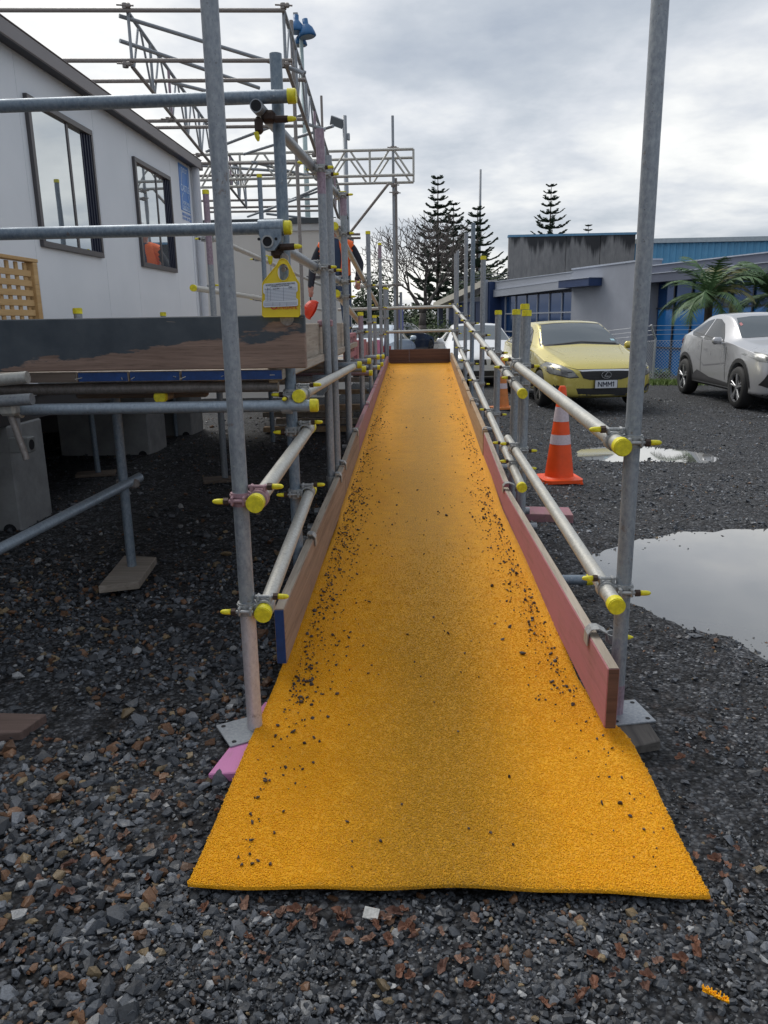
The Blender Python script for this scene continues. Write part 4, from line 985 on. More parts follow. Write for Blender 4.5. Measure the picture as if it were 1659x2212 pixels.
bm = bmesh.new(); bm_box2(bm, (-9.6, BY0, -0.1), (-9.5, BY1, 0.84)); put('added_light_blocker', bm, FRAME, pb)  # rear board added to shut out light from beneath the building
bm = bmesh.new(); bm_box2(bm, (-9.5, BY1 - 0.06, -0.1), (WX - 0.35, BY1, 0.84)); put('added_light_blocker', bm, FRAME, pb)  # end board, likewise added to block light and keep the underside dark
bm = bmesh.new(); bm_box2(bm, (WX - 0.25, BY0, 0.70), (WX - 0.02, BY1, WZ0 - 0.005)); put('bearer', bm, m_plain('dark steel bearer', (0.05, 0.05, 0.055), 0.6), pb)
# fascia + soffit + roof
bm = bmesh.new(); bm_box2(bm, (WX + 0.092, BY0, 3.070), (WX + 0.112, BY1 + 0.02, 3.165), 0.003); f_ = put('fascia', bm, FASC, pb)
bm = bmesh.new(); bm_box2(bm, (WX + 0.004, BY0, 3.080), (WX + 0.091, BY1 + 0.015, 3.095)); put('soffit', bm, m_plain('dark soffit', (0.03, 0.033, 0.045), 0.6), pb)
bm = bmesh.new(); bm_box2(bm, (WX + 0.08, BY0, 3.1655), (WX + 0.118, BY1 + 0.022, 3.174), 0.003); put('gutter_lip', bm, FASC, f_)
bm = bmesh.new(); bm_prism(bm, [(WX + 0.085, 3.164), (-9.7, 3.40), (-9.7, 3.34), (WX + 0.085, 3.10)], 'y', BY0, BY1 + 0.01); put('roof', bm, FASC, pb)
bm = bmesh.new(); bm_box2(bm, (WX - 0.3, BY1 + 0.062, 3.07), (WX + 0.11, BY1 + 0.075, 3.16)); put('fascia_end', bm, FASC, pb)
for (y0, y1, z0, z1) in wins:
    wn_ = bpy.data.objects.new('window', None); COL.objects.link(wn_); wn_.parent = pb; wn_.location = Vector((WX, (y0 + y1) / 2, z0)) - WO[pb.name]; WO[wn_.name] = Vector((WX, (y0 + y1) / 2, z0))
    fw = 0.042; bm = bmesh.new(); d0, d1 = WX - 0.05, WX + 0.028
    bm_box2(bm, (d0, y0, z0), (d1, y1, z0 + fw), 0.003); bm_box2(bm, (d0, y0, z1 - fw), (d1, y1, z1), 0.003)
    bm_box2(bm, (d0, y0, z0 + fw), (d1 - 0.001, y0 + fw, z1 - fw)); bm_box2(bm, (d0, y1 - fw * 0.8, z0 + fw), (d1 - 0.001, y1, z1 - fw))
    ym = y0 + (y1 - y0) * 0.60; bm_box2(bm, (d0, ym - 0.016, z0 + fw), (WX + 0.006, ym + 0.016, z1 - fw)); put('frame', bm, FRAME, wn_)
    bm = bmesh.new(); bm_box2(bm, (WX - 0.03, y0 + fw, z0 + fw), (WX + 0.000, ym - 0.016, z1 - fw)); put('pane', bm, MIRROR, wn_)
    bm = bmesh.new(); bm_box2(bm, (WX - 0.04, ym + 0.016, z0 + fw), (WX - 0.012, y1 - fw * 0.8 - 0.001, z1 - fw)); put('pane', bm, MIRROR, wn_)
    bm = bmesh.new()
    for k in range(4):
        y = y1 - fw * 0.8 - 0.004 - k * 0.030; bm_box2(bm, (WX - 0.011, y - 0.022, z0 + fw + 0.001), (WX + 0.020 - k * 0.009, y, z1 - fw - 0.001))
    put('sash', bm, NAVY, wn_)
# downpipe
bm = bmesh.new(); PIPE = m_plain('white pipe', (0.62, 0.64, 0.68), 0.4, 0, 0.04, 4); bm_tube(bm, (WX + 0.055, BY1 - 0.06, 0.75), (WX + 0.055, BY1 - 0.06, 3.11), 0.045, 18); o = put('downpipe', bm, PIPE, pb); smooth_by_angle(o)
bm = bmesh.new(); ring(bm, (WX + 0.055, BY1 - 0.06, 1.75), (0, 0, 1), 0.045, 0.05, 0.02); bm_box(bm, (WX + 0.01, BY1 - 0.14, 1.75), (0.02, 0.12, 0.02)); put('bracket', bm, PIPE, o)
bm = bmesh.new(); bm_box2(bm, (WX + 0.001, BY1 - 0.20, WZ0), (WX + 0.012, BY1 - 0.17, 3.10)); put('corner_trim', bm, WALLM, pb)
# sign on the wall
SB = m_plain('blue sign', (0.012, 0.17, 0.56), 0.35, 0, 0.08, 8); SW = m_plain('white lettering', (0.62, 0.74, 0.86), 0.4)
y0, y1, z0, z1 = 9.06, 9.44, 2.47, 3.05; bm = bmesh.new(); bm_box2(bm, (WX + 0.001, y0, z0 + 0.09), (WX + 0.005, y1, z1)); sg = put('sign', bm, SB, pb)
def sgt(s, y, z, size, mat=SW, sx=1.0): return text_obj(s, size, frame_M((WX + 0.006, y, z), (0, 1, 0), (0, 0, 1)), mat, sg, sx=sx)
ym = (y0 + y1) / 2; sgt('CASTLE', ym, 2.80, 0.10, sx=0.95); sgt('PORTABLE', ym + 0.02, 2.645, 0.055); sgt('BUILDINGS', ym + 0.02, 2.60, 0.05)
SBT = SB; sgt('0800 BUILDINGS', ym, 2.52, 0.048, SBT); sgt('FOR HIRE OR SALE', ym, 2.475, 0.042, SBT)
bm = bmesh.new(); pr = [(-0.15, 0.80), (-0.11, 0.90), (-0.11, 0.985), (-0.06, 0.985), (-0.06, 0.945), (-0.025, 0.945), (-0.025, 0.985), (0.03, 0.985), (0.03, 0.945), (0.07, 0.945), (0.07, 0.985), (0.125, 0.985), (0.125, 0.90), (0.165, 0.80)]
P3 = [(WX + 0.0065, ym + a * 0.92, 2.03 + b * 1.0) for a, b in pr]
for a, b in zip(P3, P3[1:]): bm_beam(bm, a, b, 0.010, 0.001, up=(1, 0, 0))
P3 = [(WX + 0.0065, ym + a, b) for a, b in ((-0.09, 2.75), (-0.14, 2.70), (-0.14, 2.575), (0.16, 2.575), (0.16, 2.66), (0.10, 2.75))]
for a, b in zip(P3, P3[1:]): bm_beam(bm, a, b, 0.010, 0.001, up=(1, 0, 0))
put('castle_outline', bm, SW, sg)

# concrete blocks carrying the building
def m_conc(name, a=(0.20, 0.205, 0.21), b=(0.33, 0.335, 0.34)):
    n = N(name); c = n.coord('World'); f = n.noise(c, 5, 6, 0.65); g = n.noise(c, 45, 4, 0.6)
    n.set(Base_Color=n.ramp(f, [(0.3, a), (0.7, b)]), Roughness=0.8); n.bump(g, 0.4, 0.006); return n.m
CONCM = m_conc('cast concrete')
def block(x0, x1, y0, y1, zt, label):
    bm = bmesh.new(); bm_box2(bm, (x0, y0, -0.03), (x1, y1, zt), 0.012)
    o = put('concrete_block', bm, CONCM); tag(o, label, 'concrete block', 'concrete blocks under the white building')
    bm = bmesh.new(); bm_tube(bm, (x1 - 0.08, y0 - 0.004, 0.0), (x1 - 0.08, y0 + 0.003, 0.0), 0.045, 14); put('lifting_notch', bm, DARKHOLE, o); return o
B1 = block(-3.30, -2.66, 4.85, 5.30, 0.70, 'concrete block with a grey junction box under the white building')
block(-3.75, -2.80, 7.80, 8.35, 0.70, 'wide concrete block behind the thin legs under the white building'); block(-3.6, -2.76, 9.2, 9.7, 0.70, 'concrete block at the downpipe end of the white building')
bm = bmesh.new(); p = U(48, 960, y=4.80); bm_box(bm, (p.x, 4.80, p.z), (0.13, 0.09, 0.10), bevel=0.006); jb = put('junction_box', bm, m_plain('grey plastic box', (0.24, 0.25, 0.25), 0.5)); tag(jb, 'grey electrical junction box fixed to the concrete block', 'junction box')
bm = bmesh.new(); bm_tube(bm, (p.x + 0.066, 4.79, p.z), (p.x + 0.069, 4.79, p.z), 0.033, 16); put('knockout', bm, DARKHOLE, jb)
bm = bmesh.new(); bm_tube(bm, (p.x - 0.03, 4.82, p.z + 0.05), (p.x - 0.04, 4.84, 0.86), 0.024, 12); put('conduit', bm, m_plain('grey conduit', (0.26, 0.26, 0.27), 0.5), jb)

# ---------------------------------------------------------------- lattice screen
LX = -2.40
ls = thing('lattice_screen', (LX, 4.6, 1.12), 'fresh pine lattice screen standing on the platform against the white wall', 'lattice screen')
a = U(70, 568, x=LX); ye = a.y; zt = a.z
bm = bmesh.new(); bm_box2(bm, (LX - 0.03, ye - 0.055, 1.14), (LX + 0.03, ye, zt), 0.003); put('frame_post', bm, PINE, ls)
bm = bmesh.new(); bm_box2(bm, (LX - 0.032, ye - 1.6, zt + 0.001), (LX + 0.032, ye + 0.01, zt + 0.022), 0.003); put('top_cap', bm, PINE, ls)
z = zt - 0.05
while z > 1.15:
    bm = bmesh.new(); bm_box2(bm, (LX + 0.002, ye - 1.5, z - 0.036), (LX + 0.012, ye - 0.056, z), 0.002); put('slat', bm, PINE, ls); z -= 0.0585
for i in range(14):
    y = ye - 0.10 - i * 0.105; bm = bmesh.new(); bm_box2(bm, (LX - 0.011, y - 0.018, 1.14), (LX + 0.001, y + 0.018, zt - 0.005), 0.002); put('slat', bm, PINE, ls)

# ================================================================== roof scaffold: lattice girders
def girder(name, a0, a1, drop0, drop1, label, n=6, mat=GALV, rr=0.014, group='lattice girders of the scaffold roof', verts=True, posts=None):
    """a0->a1 top chord; drop vectors to the bottom chord"""
    a0, a1 = Vector(a0), Vector(a1); b0, b1 = a0 + Vector(drop0), a1 + Vector(drop1)
    t = thing(name, b0.lerp(b1, 0.5), label, 'scaffold girder', group)
    tube(a0, a1, t, mat, 'chord', seg=10); tube(b0, b1, t, GALV_BROWN if mat is GALV else mat, 'chord', seg=10)
    for i in range(n + 1):
        s = i / n; p, q = a0.lerp(a1, s), b0.lerp(b1, s)
        tube(p, q, t, GALV_PINK if (posts and i in posts) else mat, 'post', r=0.019, seg=8)
        if i < n:
            u0, u1 = (i + 0.45) / n, (i + 0.55) / n; e0, e1 = (i + 0.07) / n, (i + 0.93) / n
            tube(a0.lerp(a1, u0), b0.lerp(b1, e0), t, mat, 'brace', r=rr, seg=6); tube(a0.lerp(a1, u1), b0.lerp(b1, e1), t, mat, 'brace', r=rr, seg=6)
    return t
# left girder: slopes down away from the camera
NA, NB = 10.0, 13.9
LA0 = U(276, 26, y=NA); LB0 = U(270, 145, y=NA); LA1 = U(455, 279, y=NB); LB1 = U(430, 337, y=NB + 0.1)
LB0.x = LA0.x; LB1 = Vector((LA1.x, LA1.y, LA1.z - (LA0.z - LB0.z)))
girder('lattice_girder', LA0, LA1, LB0 - LA0, LB1 - LA1, 'lattice girder sloping down above the eave of the white building', 5, posts=(2,))
RA0 = U(612, 20, y=NA); RB0 = U(609, 137, y=NA); RA1 = U(710, 338, y=NB)
dr = Vector((0, 0, RB0.z - RA0.z))
girder('lattice_girder', RA0, RA1, dr, dr, 'lattice girder sloping down beside the blue floodlights', 5, posts=(3,))
dl = (LA1 - LA0); LA2 = LA1 + dl * 0.72; girder('lattice_girder', LA1 + dl * 0.01, LA2, LB1 - LA1, LB1 - LA1, 'farther sloping lattice girder seen past the corner of the white building', 4, posts=(2,))
dl2 = (RA1 - RA0); girder('lattice_girder', RA1 + dl2 * 0.01, RA1 + dl2 * 0.75, dr, dr, 'farther sloping lattice girder behind the twin posts', 4, posts=(1,))
# pair of level cross girders
for yy, q0, q1, zb in ((14.2, (425, 338), (893, 322), (893, 377.5)), (14.9, (425, 351), (893, 340.5), (893, 393.5))):
    A0 = U(*q0, y=yy); A1 = U(*q1, y=yy); Bz = U(*zb, y=yy).z; A0.z = A1.z
    girder('cross_girder', A0, A1, (0, 0, Bz - A1.z), (0, 0, Bz - A1.z), 'front pale girder crossing level over the ramp top' if yy < 14.5 else 'rear pale girder crossing level over the ramp top', 5, GALV_PALE, 0.017, 'level cross girders over the ramp top')
def loose(p, q, mat=GALV_BROWN, label='grey tube laid level across the sloping lattice girders', group='tubes across the scaffold roof', r=TR, caps=(0, 0), base=False):
    p, q = Vector(p), Vector(q); t = thing('scaffold_tube', (p + q) / 2 if not base else p, label, 'scaffold tube', group); tube(p, q, t, mat, 'pipe', caps, seg=10, r=r); return t
def lev(px0, py0, px1, py1, y, **k):
    p, q = U(px0, py0, y=y), U(px1, py1, y=y); return loose(p, q, **k)
LV = 0
for (x0, y0, x1, y1, yy) in ((-30, 22, 616, 22.5, 9.95), (60, 131, 632, 131, 9.98), (150, 176, 661, 172.5, 10.9), (280, 262, 661, 257.5, 11.6), (320, 276, 655, 272, 12.2), (428, 353, 700, 352, 14.0), (430, 434, 690, 430, 17.0), (450, 449, 690, 445, 17.4), (450, 458, 690, 455, 18.2), (560, 480, 740, 479, 16.5), (500, 508, 778, 506, 15.6), (500, 517, 779, 514, 15.9), (425, 380, 700, 376, 15.4)):
    LV += 1; lev(x0, y0, x1, y1, yy, label='%s level tube down the sloping scaffold roof' % ('highest', 'second', 'third', 'fourth', 'fifth', 'sixth', 'seventh', 'eighth', 'ninth', 'tenth', 'eleventh', 'twelfth', 'lowest')[LV - 1])
D = 'thin tube set diagonally in the sloping scaffold roof'; G2 = 'diagonal tubes of the scaffold roof'
for (x0, y0, ya, x1, y1, yb) in ((257, 34, 10.0, 660, 157, 11.3), (259, 88, 10.0, 560, 190, 11.5), (370, 178, 11.2, 520, 215, 11.8), (446, 327, 13.4, 655, 247, 12.0), (527, 333, 13.8, 720, 272, 12.4), (545, 350, 13.9, 690, 386, 15.4), (435, 358, 14.3, 640, 372, 15.2), (568, 458, 17.5, 700, 400, 15.5), (535, 468, 17.6, 690, 412, 15.8), (575, 462, 17.0, 745, 480, 18.0)):
    loose(U(x0, y0, y=ya), U(x1, y1, y=yb), GALV, D, G2)
lev(614, 143, 655, 158, 10.1, mat=GALV, label='short stub tube clamped low on the girder beside the floodlights', group=None)
lev(655, 265, 703, 281, 12.3, mat=GALV, label='short stub tube clamped above the twin posts', group=None)
# tall posts through the roof
def pole(px, py, y, zb, mat, label, cap=0, r=TR, lean=(0, 0)):
    p = U(px, py, y=y); return loose((p.x + lean[0], p.y, zb), p, mat, label, None, r, (0, cap), True)
pole(629, 44, 10.6, 0.0, GALV_BROWN, 'tall rusty brown post rising beside the blue floodlights')
pole(694, 207, 13.2, 0.0, GALV_BROWN, 'slim tube rising just above the twin posts', r=0.02)
pole(848, 250, 14.5, -0.15, GALV, 'tall post carrying the free end of the cross girders'); pole(855, 385, 14.6, -0.15, GALV_BROWN, 'brown tube doubled beside the tall girder post')
loose(U(840, 396, y=14.7), U(752, 508, y=14.7), GALV_BROWN, 'long diagonal brace below the cross girders', None)
loose(U(866, 632, y=14.55), U(866, 760, y=14.55), GALV, 'short capped tube beside the tall girder post', None, caps=(0, 0))
ht = thing('scaffold_tube', U(800, 615, y=14.5), 'level tube joined to the tall girder post behind the worker', 'scaffold tube'); tube(U(765, 619, y=14.5), U(872, 615, y=14.5), ht, GALV_PALE, 'pipe')
for px, py, yy in ((848, 320, 14.45), (849, 400, 14.45), (852, 417, 14.45), (857, 615, 14.45), (270, 14, 9.95), (271, 140, 9.95), (363, 259, 11.6), (612, 14, 9.95), (612, 140, 9.98), (427, 335, 13.9), (678, 335, 13.9)):
    p = U(px, py, y=yy); b = bmesh.new(); ring(b, p, (0, 0, 1), 0.024, 0.036, 0.06, 10); bm_box(b, p + Vector((0.05, -0.03, 0)), (0.05, 0.05, 0.05), bevel=0.012); bm_tube(b, p + Vector((-0.09, -0.03, 0.01)), p + Vector((0.11, -0.03, -0.005)), 0.010, 6)
    tag(put('roof_coupler', b, GALV_BROWN), 'dark steel coupler gripping the tubes of the scaffold roof', 'coupler', 'couplers on the scaffold roof')
# materials stacked under the platform
for i, (x, y, z, l, m) in enumerate(((-1.35, 9.3, 0.03, 1.1, WOOD_PALE), (-1.25, 9.35, 0.12, 1.0, WOOD_GREY), (-1.35, 9.3, 0.21, 1.1, WOOD_GREY), (-1.15, 9.2, 0.30, 0.9, WOOD_PALE), (-1.3, 10.8, 0.1, 1.2, WOOD_GREY), (-1.2, 10.8, 0.34, 1.3, WOOD_PALE), (-1.25, 10.9, 0.5, 1.1, WOOD_GREY))):
    bm = bmesh.new(); bm_box(bm, (x, y, z + 0.02), (l, 0.11, 0.06), Matrix.Rotation(random.uniform(-.12, .12), 3, 'Z'), 0.003); tag(put('timber_offcut', bm, m), 'sawn timber length stacked on the ground under the scaffold deck', 'timber', 'timber stacked under the scaffold')

# ================================================================== worker
SKIN = m_plain('skin', (0.42, 0.20, 0.15), 0.55, 0, 0.12, 30)
JACK = m_plain('dark navy jacket', (0.012, 0.014, 0.026), 0.75, 0, 0.35, 12, 0.2); JEAN = m_plain('blue jeans', (0.045, 0.075, 0.14), 0.8, 0, 0.25, 15, 0.15)
VEST = m_plain('orange hi vis fabric', (0.85, 0.13, 0.01), 0.6, 0, 0.08, 10); BOOT = m_plain('black boot', (0.012, 0.012, 0.012), 0.5); SHIRT = m_plain('blue shirt', (0.02, 0.04, 0.09), 0.7)
HATW = m_plain('white hard hat', (0.75, 0.75, 0.74), 0.35)
def person():
    wp = U(729, 640, y=11.9); base = Vector((wp.x, 11.9, 0.945)); t = thing('person', base, 'worker in navy jacket and orange vest standing on the platform behind posts', 'person')
    J = {}; E_ = []; Vv = []; Rr = []
    def v(n, x, y, z, r): J[n] = len(Vv); Vv.append((x, y, z)); Rr.append(r); return n
    def e(*ns):
        for a, b in zip(ns, ns[1:]): E_.append((J[a], J[b]))
    v('pel', 0, 0, 0.98, (0.165, 0.12)); v('waist', 0, 0, 1.14, (0.16, 0.115)); v('chest', 0, 0, 1.34, (0.19, 0.13)); v('sho', 0, 0.0, 1.46, (0.13, 0.09)); v('neck', 0, -0.01, 1.54, (0.058, 0.058)); v('jaw', 0, -0.03, 1.60, (0.066, 0.075)); v('head', 0, -0.025, 1.68, (0.078, 0.098)); v('crown', 0, -0.02, 1.765, (0.06, 0.075))
    e('pel', 'waist', 'chest', 'sho', 'neck', 'jaw', 'head', 'crown')
    for s, nm in ((-1, 'r'), (1, 'l')):
        v('s' + nm, s * 0.185, 0, 1.44, (0.075, 0.075)); v('e' + nm, s * 0.30, 0.02, 1.19, (0.060, 0.060)); v('w' + nm, s * 0.33 if s < 0 else s * 0.28, -0.10, 0.87 if s < 0 else 0.96, (0.042, 0.042)); e('sho', 's' + nm, 'e' + nm, 'w' + nm)
        wx, wy, wz = Vv[J['w' + nm]]
        v('p' + nm, wx, wy - 0.02, wz - 0.06, (0.036, 0.026)); e('w' + nm, 'p' + nm)
        for k in range(4):
            ox = (k - 1.5) * 0.019; v('f%d%s' % (k, nm), wx + ox * 0.6, wy - 0.035 + abs(ox) * 0.4, wz - 0.115 - 0.006 * (k in (1, 2)), (0.010, 0.010)); v('g%d%s' % (k, nm), wx + ox * 0.6, wy - 0.010, wz - 0.140 - 0.006 * (k in (1, 2)), (0.008, 0.008)); e('p' + nm, 'f%d%s' % (k, nm), 'g%d%s' % (k, nm))
        v('t1' + nm, wx - s * 0.032, wy - 0.045, wz - 0.075, (0.011, 0.011)); v('t2' + nm, wx - s * 0.030, wy - 0.055, wz - 0.11, (0.009, 0.009)); e('p' + nm, 't1' + nm, 't2' + nm)
        v('h' + nm, s * 0.095, 0, 0.90, (0.095, 0.10)); v('k' + nm, s * 0.11, -0.02, 0.50, (0.065, 0.068)); v('a' + nm, s * 0.12, 0.02, 0.10, (0.048, 0.05)); v('q' + nm, s * 0.13, -0.13, 0.045, (0.045, 0.04)); e('pel', 'h' + nm, 'k' + nm, 'a' + nm, 'q' + nm)
    me = bpy.data.meshes.new('body'); me.from_pydata(Vv, E_, []); o = bpy.data.objects.new('body_tmp', me); COL.objects.link(o)
    sk = o.modifiers.new('s', 'SKIN'); sk.use_smooth_shade = True
    for i, r in enumerate(Rr): me.skin_vertices[0].data[i].radius = r; me.skin_vertices[0].data[i].use_root = (i == 0)
    o.modifiers.new('d', 'SUBSURF').levels = 2
    dg = bpy.context.evaluated_depsgraph_get(); m2 = bpy.data.meshes.new_from_object(o.evaluated_get(dg)); bpy.data.objects.remove(o); bpy.data.meshes.remove(me)
    for m in (SKIN, JACK, JEAN, BOOT, SHIRT): m2.materials.append(m)
    for p in m2.polygons:
        c = p.center; p.use_smooth = True
        if c.z < 0.11: p.material_index = 3
        elif c.z < 0.98 and abs(c.x) < 0.235: p.material_index = 2
        elif c.z > 1.545: p.material_index = 0
        elif abs(c.x) > 0.2 and c.z < (0.865 if c.x < 0 else 0.955): p.material_index = 0
        elif abs(c.x) < 0.055 and c.y < -0.05 and c.z > 1.05: p.material_index = 4
        else: p.material_index = 1
    m2.transform(Matrix.Diagonal((1.16, 1.1, 1, 1))); body = link('body', m2, t)
    # hi-vis vest: shell over the torso, open at the front
    bm = bmesh.new(); bm.from_mesh(m2); kill = [f for f in bm.faces if not (1.02 < f.calc_center_median().z < 1.53 and abs(f.calc_center_median().x) < 0.245 and not (abs(f.calc_center_median().x) < 0.075 and f.calc_center_median().y < 0))]
    bmesh.ops.delete(bm, geom=kill, context='FACES'); bm.normal_update()
    for q in bm.verts: q.co += q.normal * 0.022
    mv = new_mesh('vest', bm); mv.materials.clear(); mv.materials.append(VEST)
    for p in mv.polygons: p.material_index = 0
    link('vest', mv, t)
    bm = bmesh.new(); bmesh.ops.create_uvsphere(bm, u_segments=20, v_segments=12, radius=0.125); bmesh.ops.delete(bm, geom=[q for q in bm.verts if q.co.z < -0.01], context='VERTS')
    for q in bm.verts: q.co = Vector((q.co.x * 0.92, q.co.y * 1.1 - 0.02, q.co.z * 0.95 + 1.715))
    ring(bm, (0, -0.03, 1.712), (0, 0, 1), 0.10, 0.145, 0.008, 20); put('hard_hat', bm, HATW, t, True, True)
    bm = bmesh.new()
    for s in (-1, 1): bm_box(bm, (s * 0.031, -0.122, 1.69), (0.022, 0.008, 0.010), bevel=0.003)
    bm_box(bm, (0, -0.118, 1.608), (0.045, 0.008, 0.008), bevel=0.002); put('eyes_and_mouth', bm, m_plain('dark face features', (0.10, 0.04, 0.035), 0.5), t, False, True)
    bm = bmesh.new(); bm_path(bm, [(0, -0.118, 1.69), (0, -0.137, 1.655), (0, -0.122, 1.642)], [0.009, 0.016, 0.010], 8)
    for s in (-1, 1): bm_box(bm, (s * 0.082, -0.02, 1.665), (0.014, 0.035, 0.06), bevel=0.006)
    put('nose_and_ears', bm, SKIN, t, True, True)
    for s in (1,):
        bm = bmesh.new(); bm_tube(bm, (0.300, -0.09, 0.97), (0.350, -0.13, 0.97), 0.046, 12); put('watch', bm, BOOT, t, False, True)
    # the orange helmet hanging from the right hand
    hp = base + Vector((-0.39, -0.12, 0.71)); bm = bmesh.new(); bmesh.ops.create_uvsphere(bm, u_segments=20, v_segments=12, radius=0.13)
    bmesh.ops.delete(bm, geom=[q for q in bm.verts if q.co.x > 0.045], context='VERTS')
    R = Matrix.Rotation(0.5, 3, 'Y')
    for q in bm.verts: q.co = R @ Vector((q.co.x * 1.0, q.co.y, q.co.z * 1.15)) + hp + Vector((0.02, 0, -0.17))
    bmesh.ops.solidify(bm, geom=bm.faces[:], thickness=0.006)
    hh = put('safety_helmet', bm, m_plain('orange red helmet shell', (0.72, 0.045, 0.012), 0.35)); tag(hh, 'orange red safety helmet dangling by its strap from the worker', 'helmet')
    bm = bmesh.new(); bm_path(bm, [hp + Vector((0.0, 0, 0.03)), hp + Vector((0.0, 0, -0.03)), hp + Vector((0.02, 0, -0.09))], 0.011, 8); put('strap', bm, BOOT, hh)
person()

# ================================================================== traffic cones
ORNG = m_plain('orange cone rubber', (0.86, 0.085, 0.008), 0.5, 0, 0.08, 14); REFL = m_plain('reflective sleeve', (0.62, 0.52, 0.55), 0.45, 0, 0.12, 60)
ORNG2 = m_plain('faded orange cone rubber', (0.62, 0.20, 0.05), 0.6, 0, 0.15, 14)
def cone(px, py, H, om, rz, label):
    p = UG(px, py); t = thing('traffic_cone', p, label, 'traffic cone', 'traffic cones beside the ramp')
    bm = bmesh.new(); R = Matrix.Rotation(rz, 3, 'Z'); s = H / 0.9
    pts = []
    W_ = 0.19 * s
    for i in range(32):
        a = 2 * math.pi * i / 32; c_, s_ = math.cos(a), math.sin(a); k = W_ / max(abs(c_), abs(s_)); k = min(k, W_ * 1.27)
        q = R @ Vector((c_ * k, s_ * k, 0)); pts.append((p.x + q.x, p.y + q.y))
    bm_prism(bm, pts, 'z', p.z + 0.012, p.z + 0.045 * s)
    for i in range(4):
        q = R @ Vector((0.15 * s * (1 if i % 2 else -1), 0.15 * s * (1 if i // 2 else -1), 0)); bm_box(bm, (p.x + q.x, p.y + q.y, p.z + 0.008), (0.05, 0.05, 0.014), R)
    o = put('base', bm, om, t); 
    r0, r1, zb = 0.135 * s, 0.032 * s, 0.045 * s
    def prof(h): return r0 + (r1 - r0) * (h - zb) / (H - zb)
    bm = bmesh.new(); zz = [zb, zb + 0.012, H * 0.5, H - 0.02, H]; rr = [r0 * 1.12, r0, prof(H * 0.5), prof(H - 0.02), prof(H) * 0.8]; rings = []
    for z_, r_ in zip(zz, rr): rings.append([bm.verts.new((p.x + r_ * math.cos(2 * math.pi * k / 28), p.y + r_ * math.sin(2 * math.pi * k / 28), p.z + z_)) for k in range(28)])
    for a, b in zip(rings, rings[1:]):
        for k in range(28): bm.faces.new((a[k], a[(k + 1) % 28], b[(k + 1) % 28], b[k]))
    bm.faces.new(rings[-1]); bmesh.ops.recalc_face_normals(bm, faces=bm.faces[:]); smooth_by_angle(put('cone_body', bm, om, t), 40)
    for h0, h1 in ((0.405, 0.505), (0.64, 0.79)):
        bm = bmesh.new(); bm_tube(bm, (p.x, p.y, p.z + H * h0), (p.x, p.y, p.z + H * h1), prof(H * h0) + 0.002, 28, prof(H * h1) + 0.002, caps=False); smooth_by_angle(put('reflective_band', bm, REFL, t), 60)
    return t
cone(1207, 1040, 0.80, ORNG, 0.12, 'bright orange traffic cone with two white bands beside the ramp rail')
cone(1083, 884, 0.80, ORNG2, 0.3, 'faded orange traffic cone partly hidden behind the ramp posts')
# ================================================================== vehicles
def m_paint(name, col, metal=0.35, rough=0.32):
    n = N(name); c = n.coord('Object'); f = n.noise(c, 2.0, 4, 0.6); dust = n.noise(c, 14, 5, 0.65)
    n.set(Base_Color=n.mix(n.ramp(dust, [(0.45, 0.0), (0.75, 0.10)]), col, tuple(v * 0.75 + 0.05 for v in col)), Metallic=metal, Roughness=n.ramp(f, [(0.3, rough * 0.85), (0.7, rough * 1.2)]))
    n.p.inputs['Coat Weight'].default_value = 0.8; n.p.inputs['Coat Roughness'].default_value = 0.07; return n.m
CARGLASS = m_glass('car glass', (0.11, 0.13, 0.145), 0.4, 0.03)
CARGLASS_D = m_glass('dark car glass', (0.022, 0.026, 0.03), 0.0, 0.03)
BLACKP = m_plain('black plastic trim', (0.018, 0.018, 0.02), 0.5, 0, 0.2, 20); CHROME = m_plain('chrome', (0.62, 0.63, 0.66), 0.15, 0.95, 0.03, 3)
LAMP = m_glass('headlamp lens', (0.20, 0.205, 0.20), 0.35, 0.22); LAMPD = m_plain('lamp inner', (0.10, 0.10, 0.10), 0.3, 0.4); REDL = m_plain('red lamp', (0.35, 0.01, 0.01), 0.25)
TYRE = m_plain('tyre rubber', (0.016, 0.016, 0.017), 0.75, 0, 0.2, 40); RIMD = m_plain('dark alloy', (0.05, 0.05, 0.055), 0.35, 0.6); RIML = m_plain('bright alloy', (0.55, 0.56, 0.58), 0.3, 0.8); RIMM = m_plain('grey alloy', (0.19, 0.185, 0.17), 0.35, 0.7)
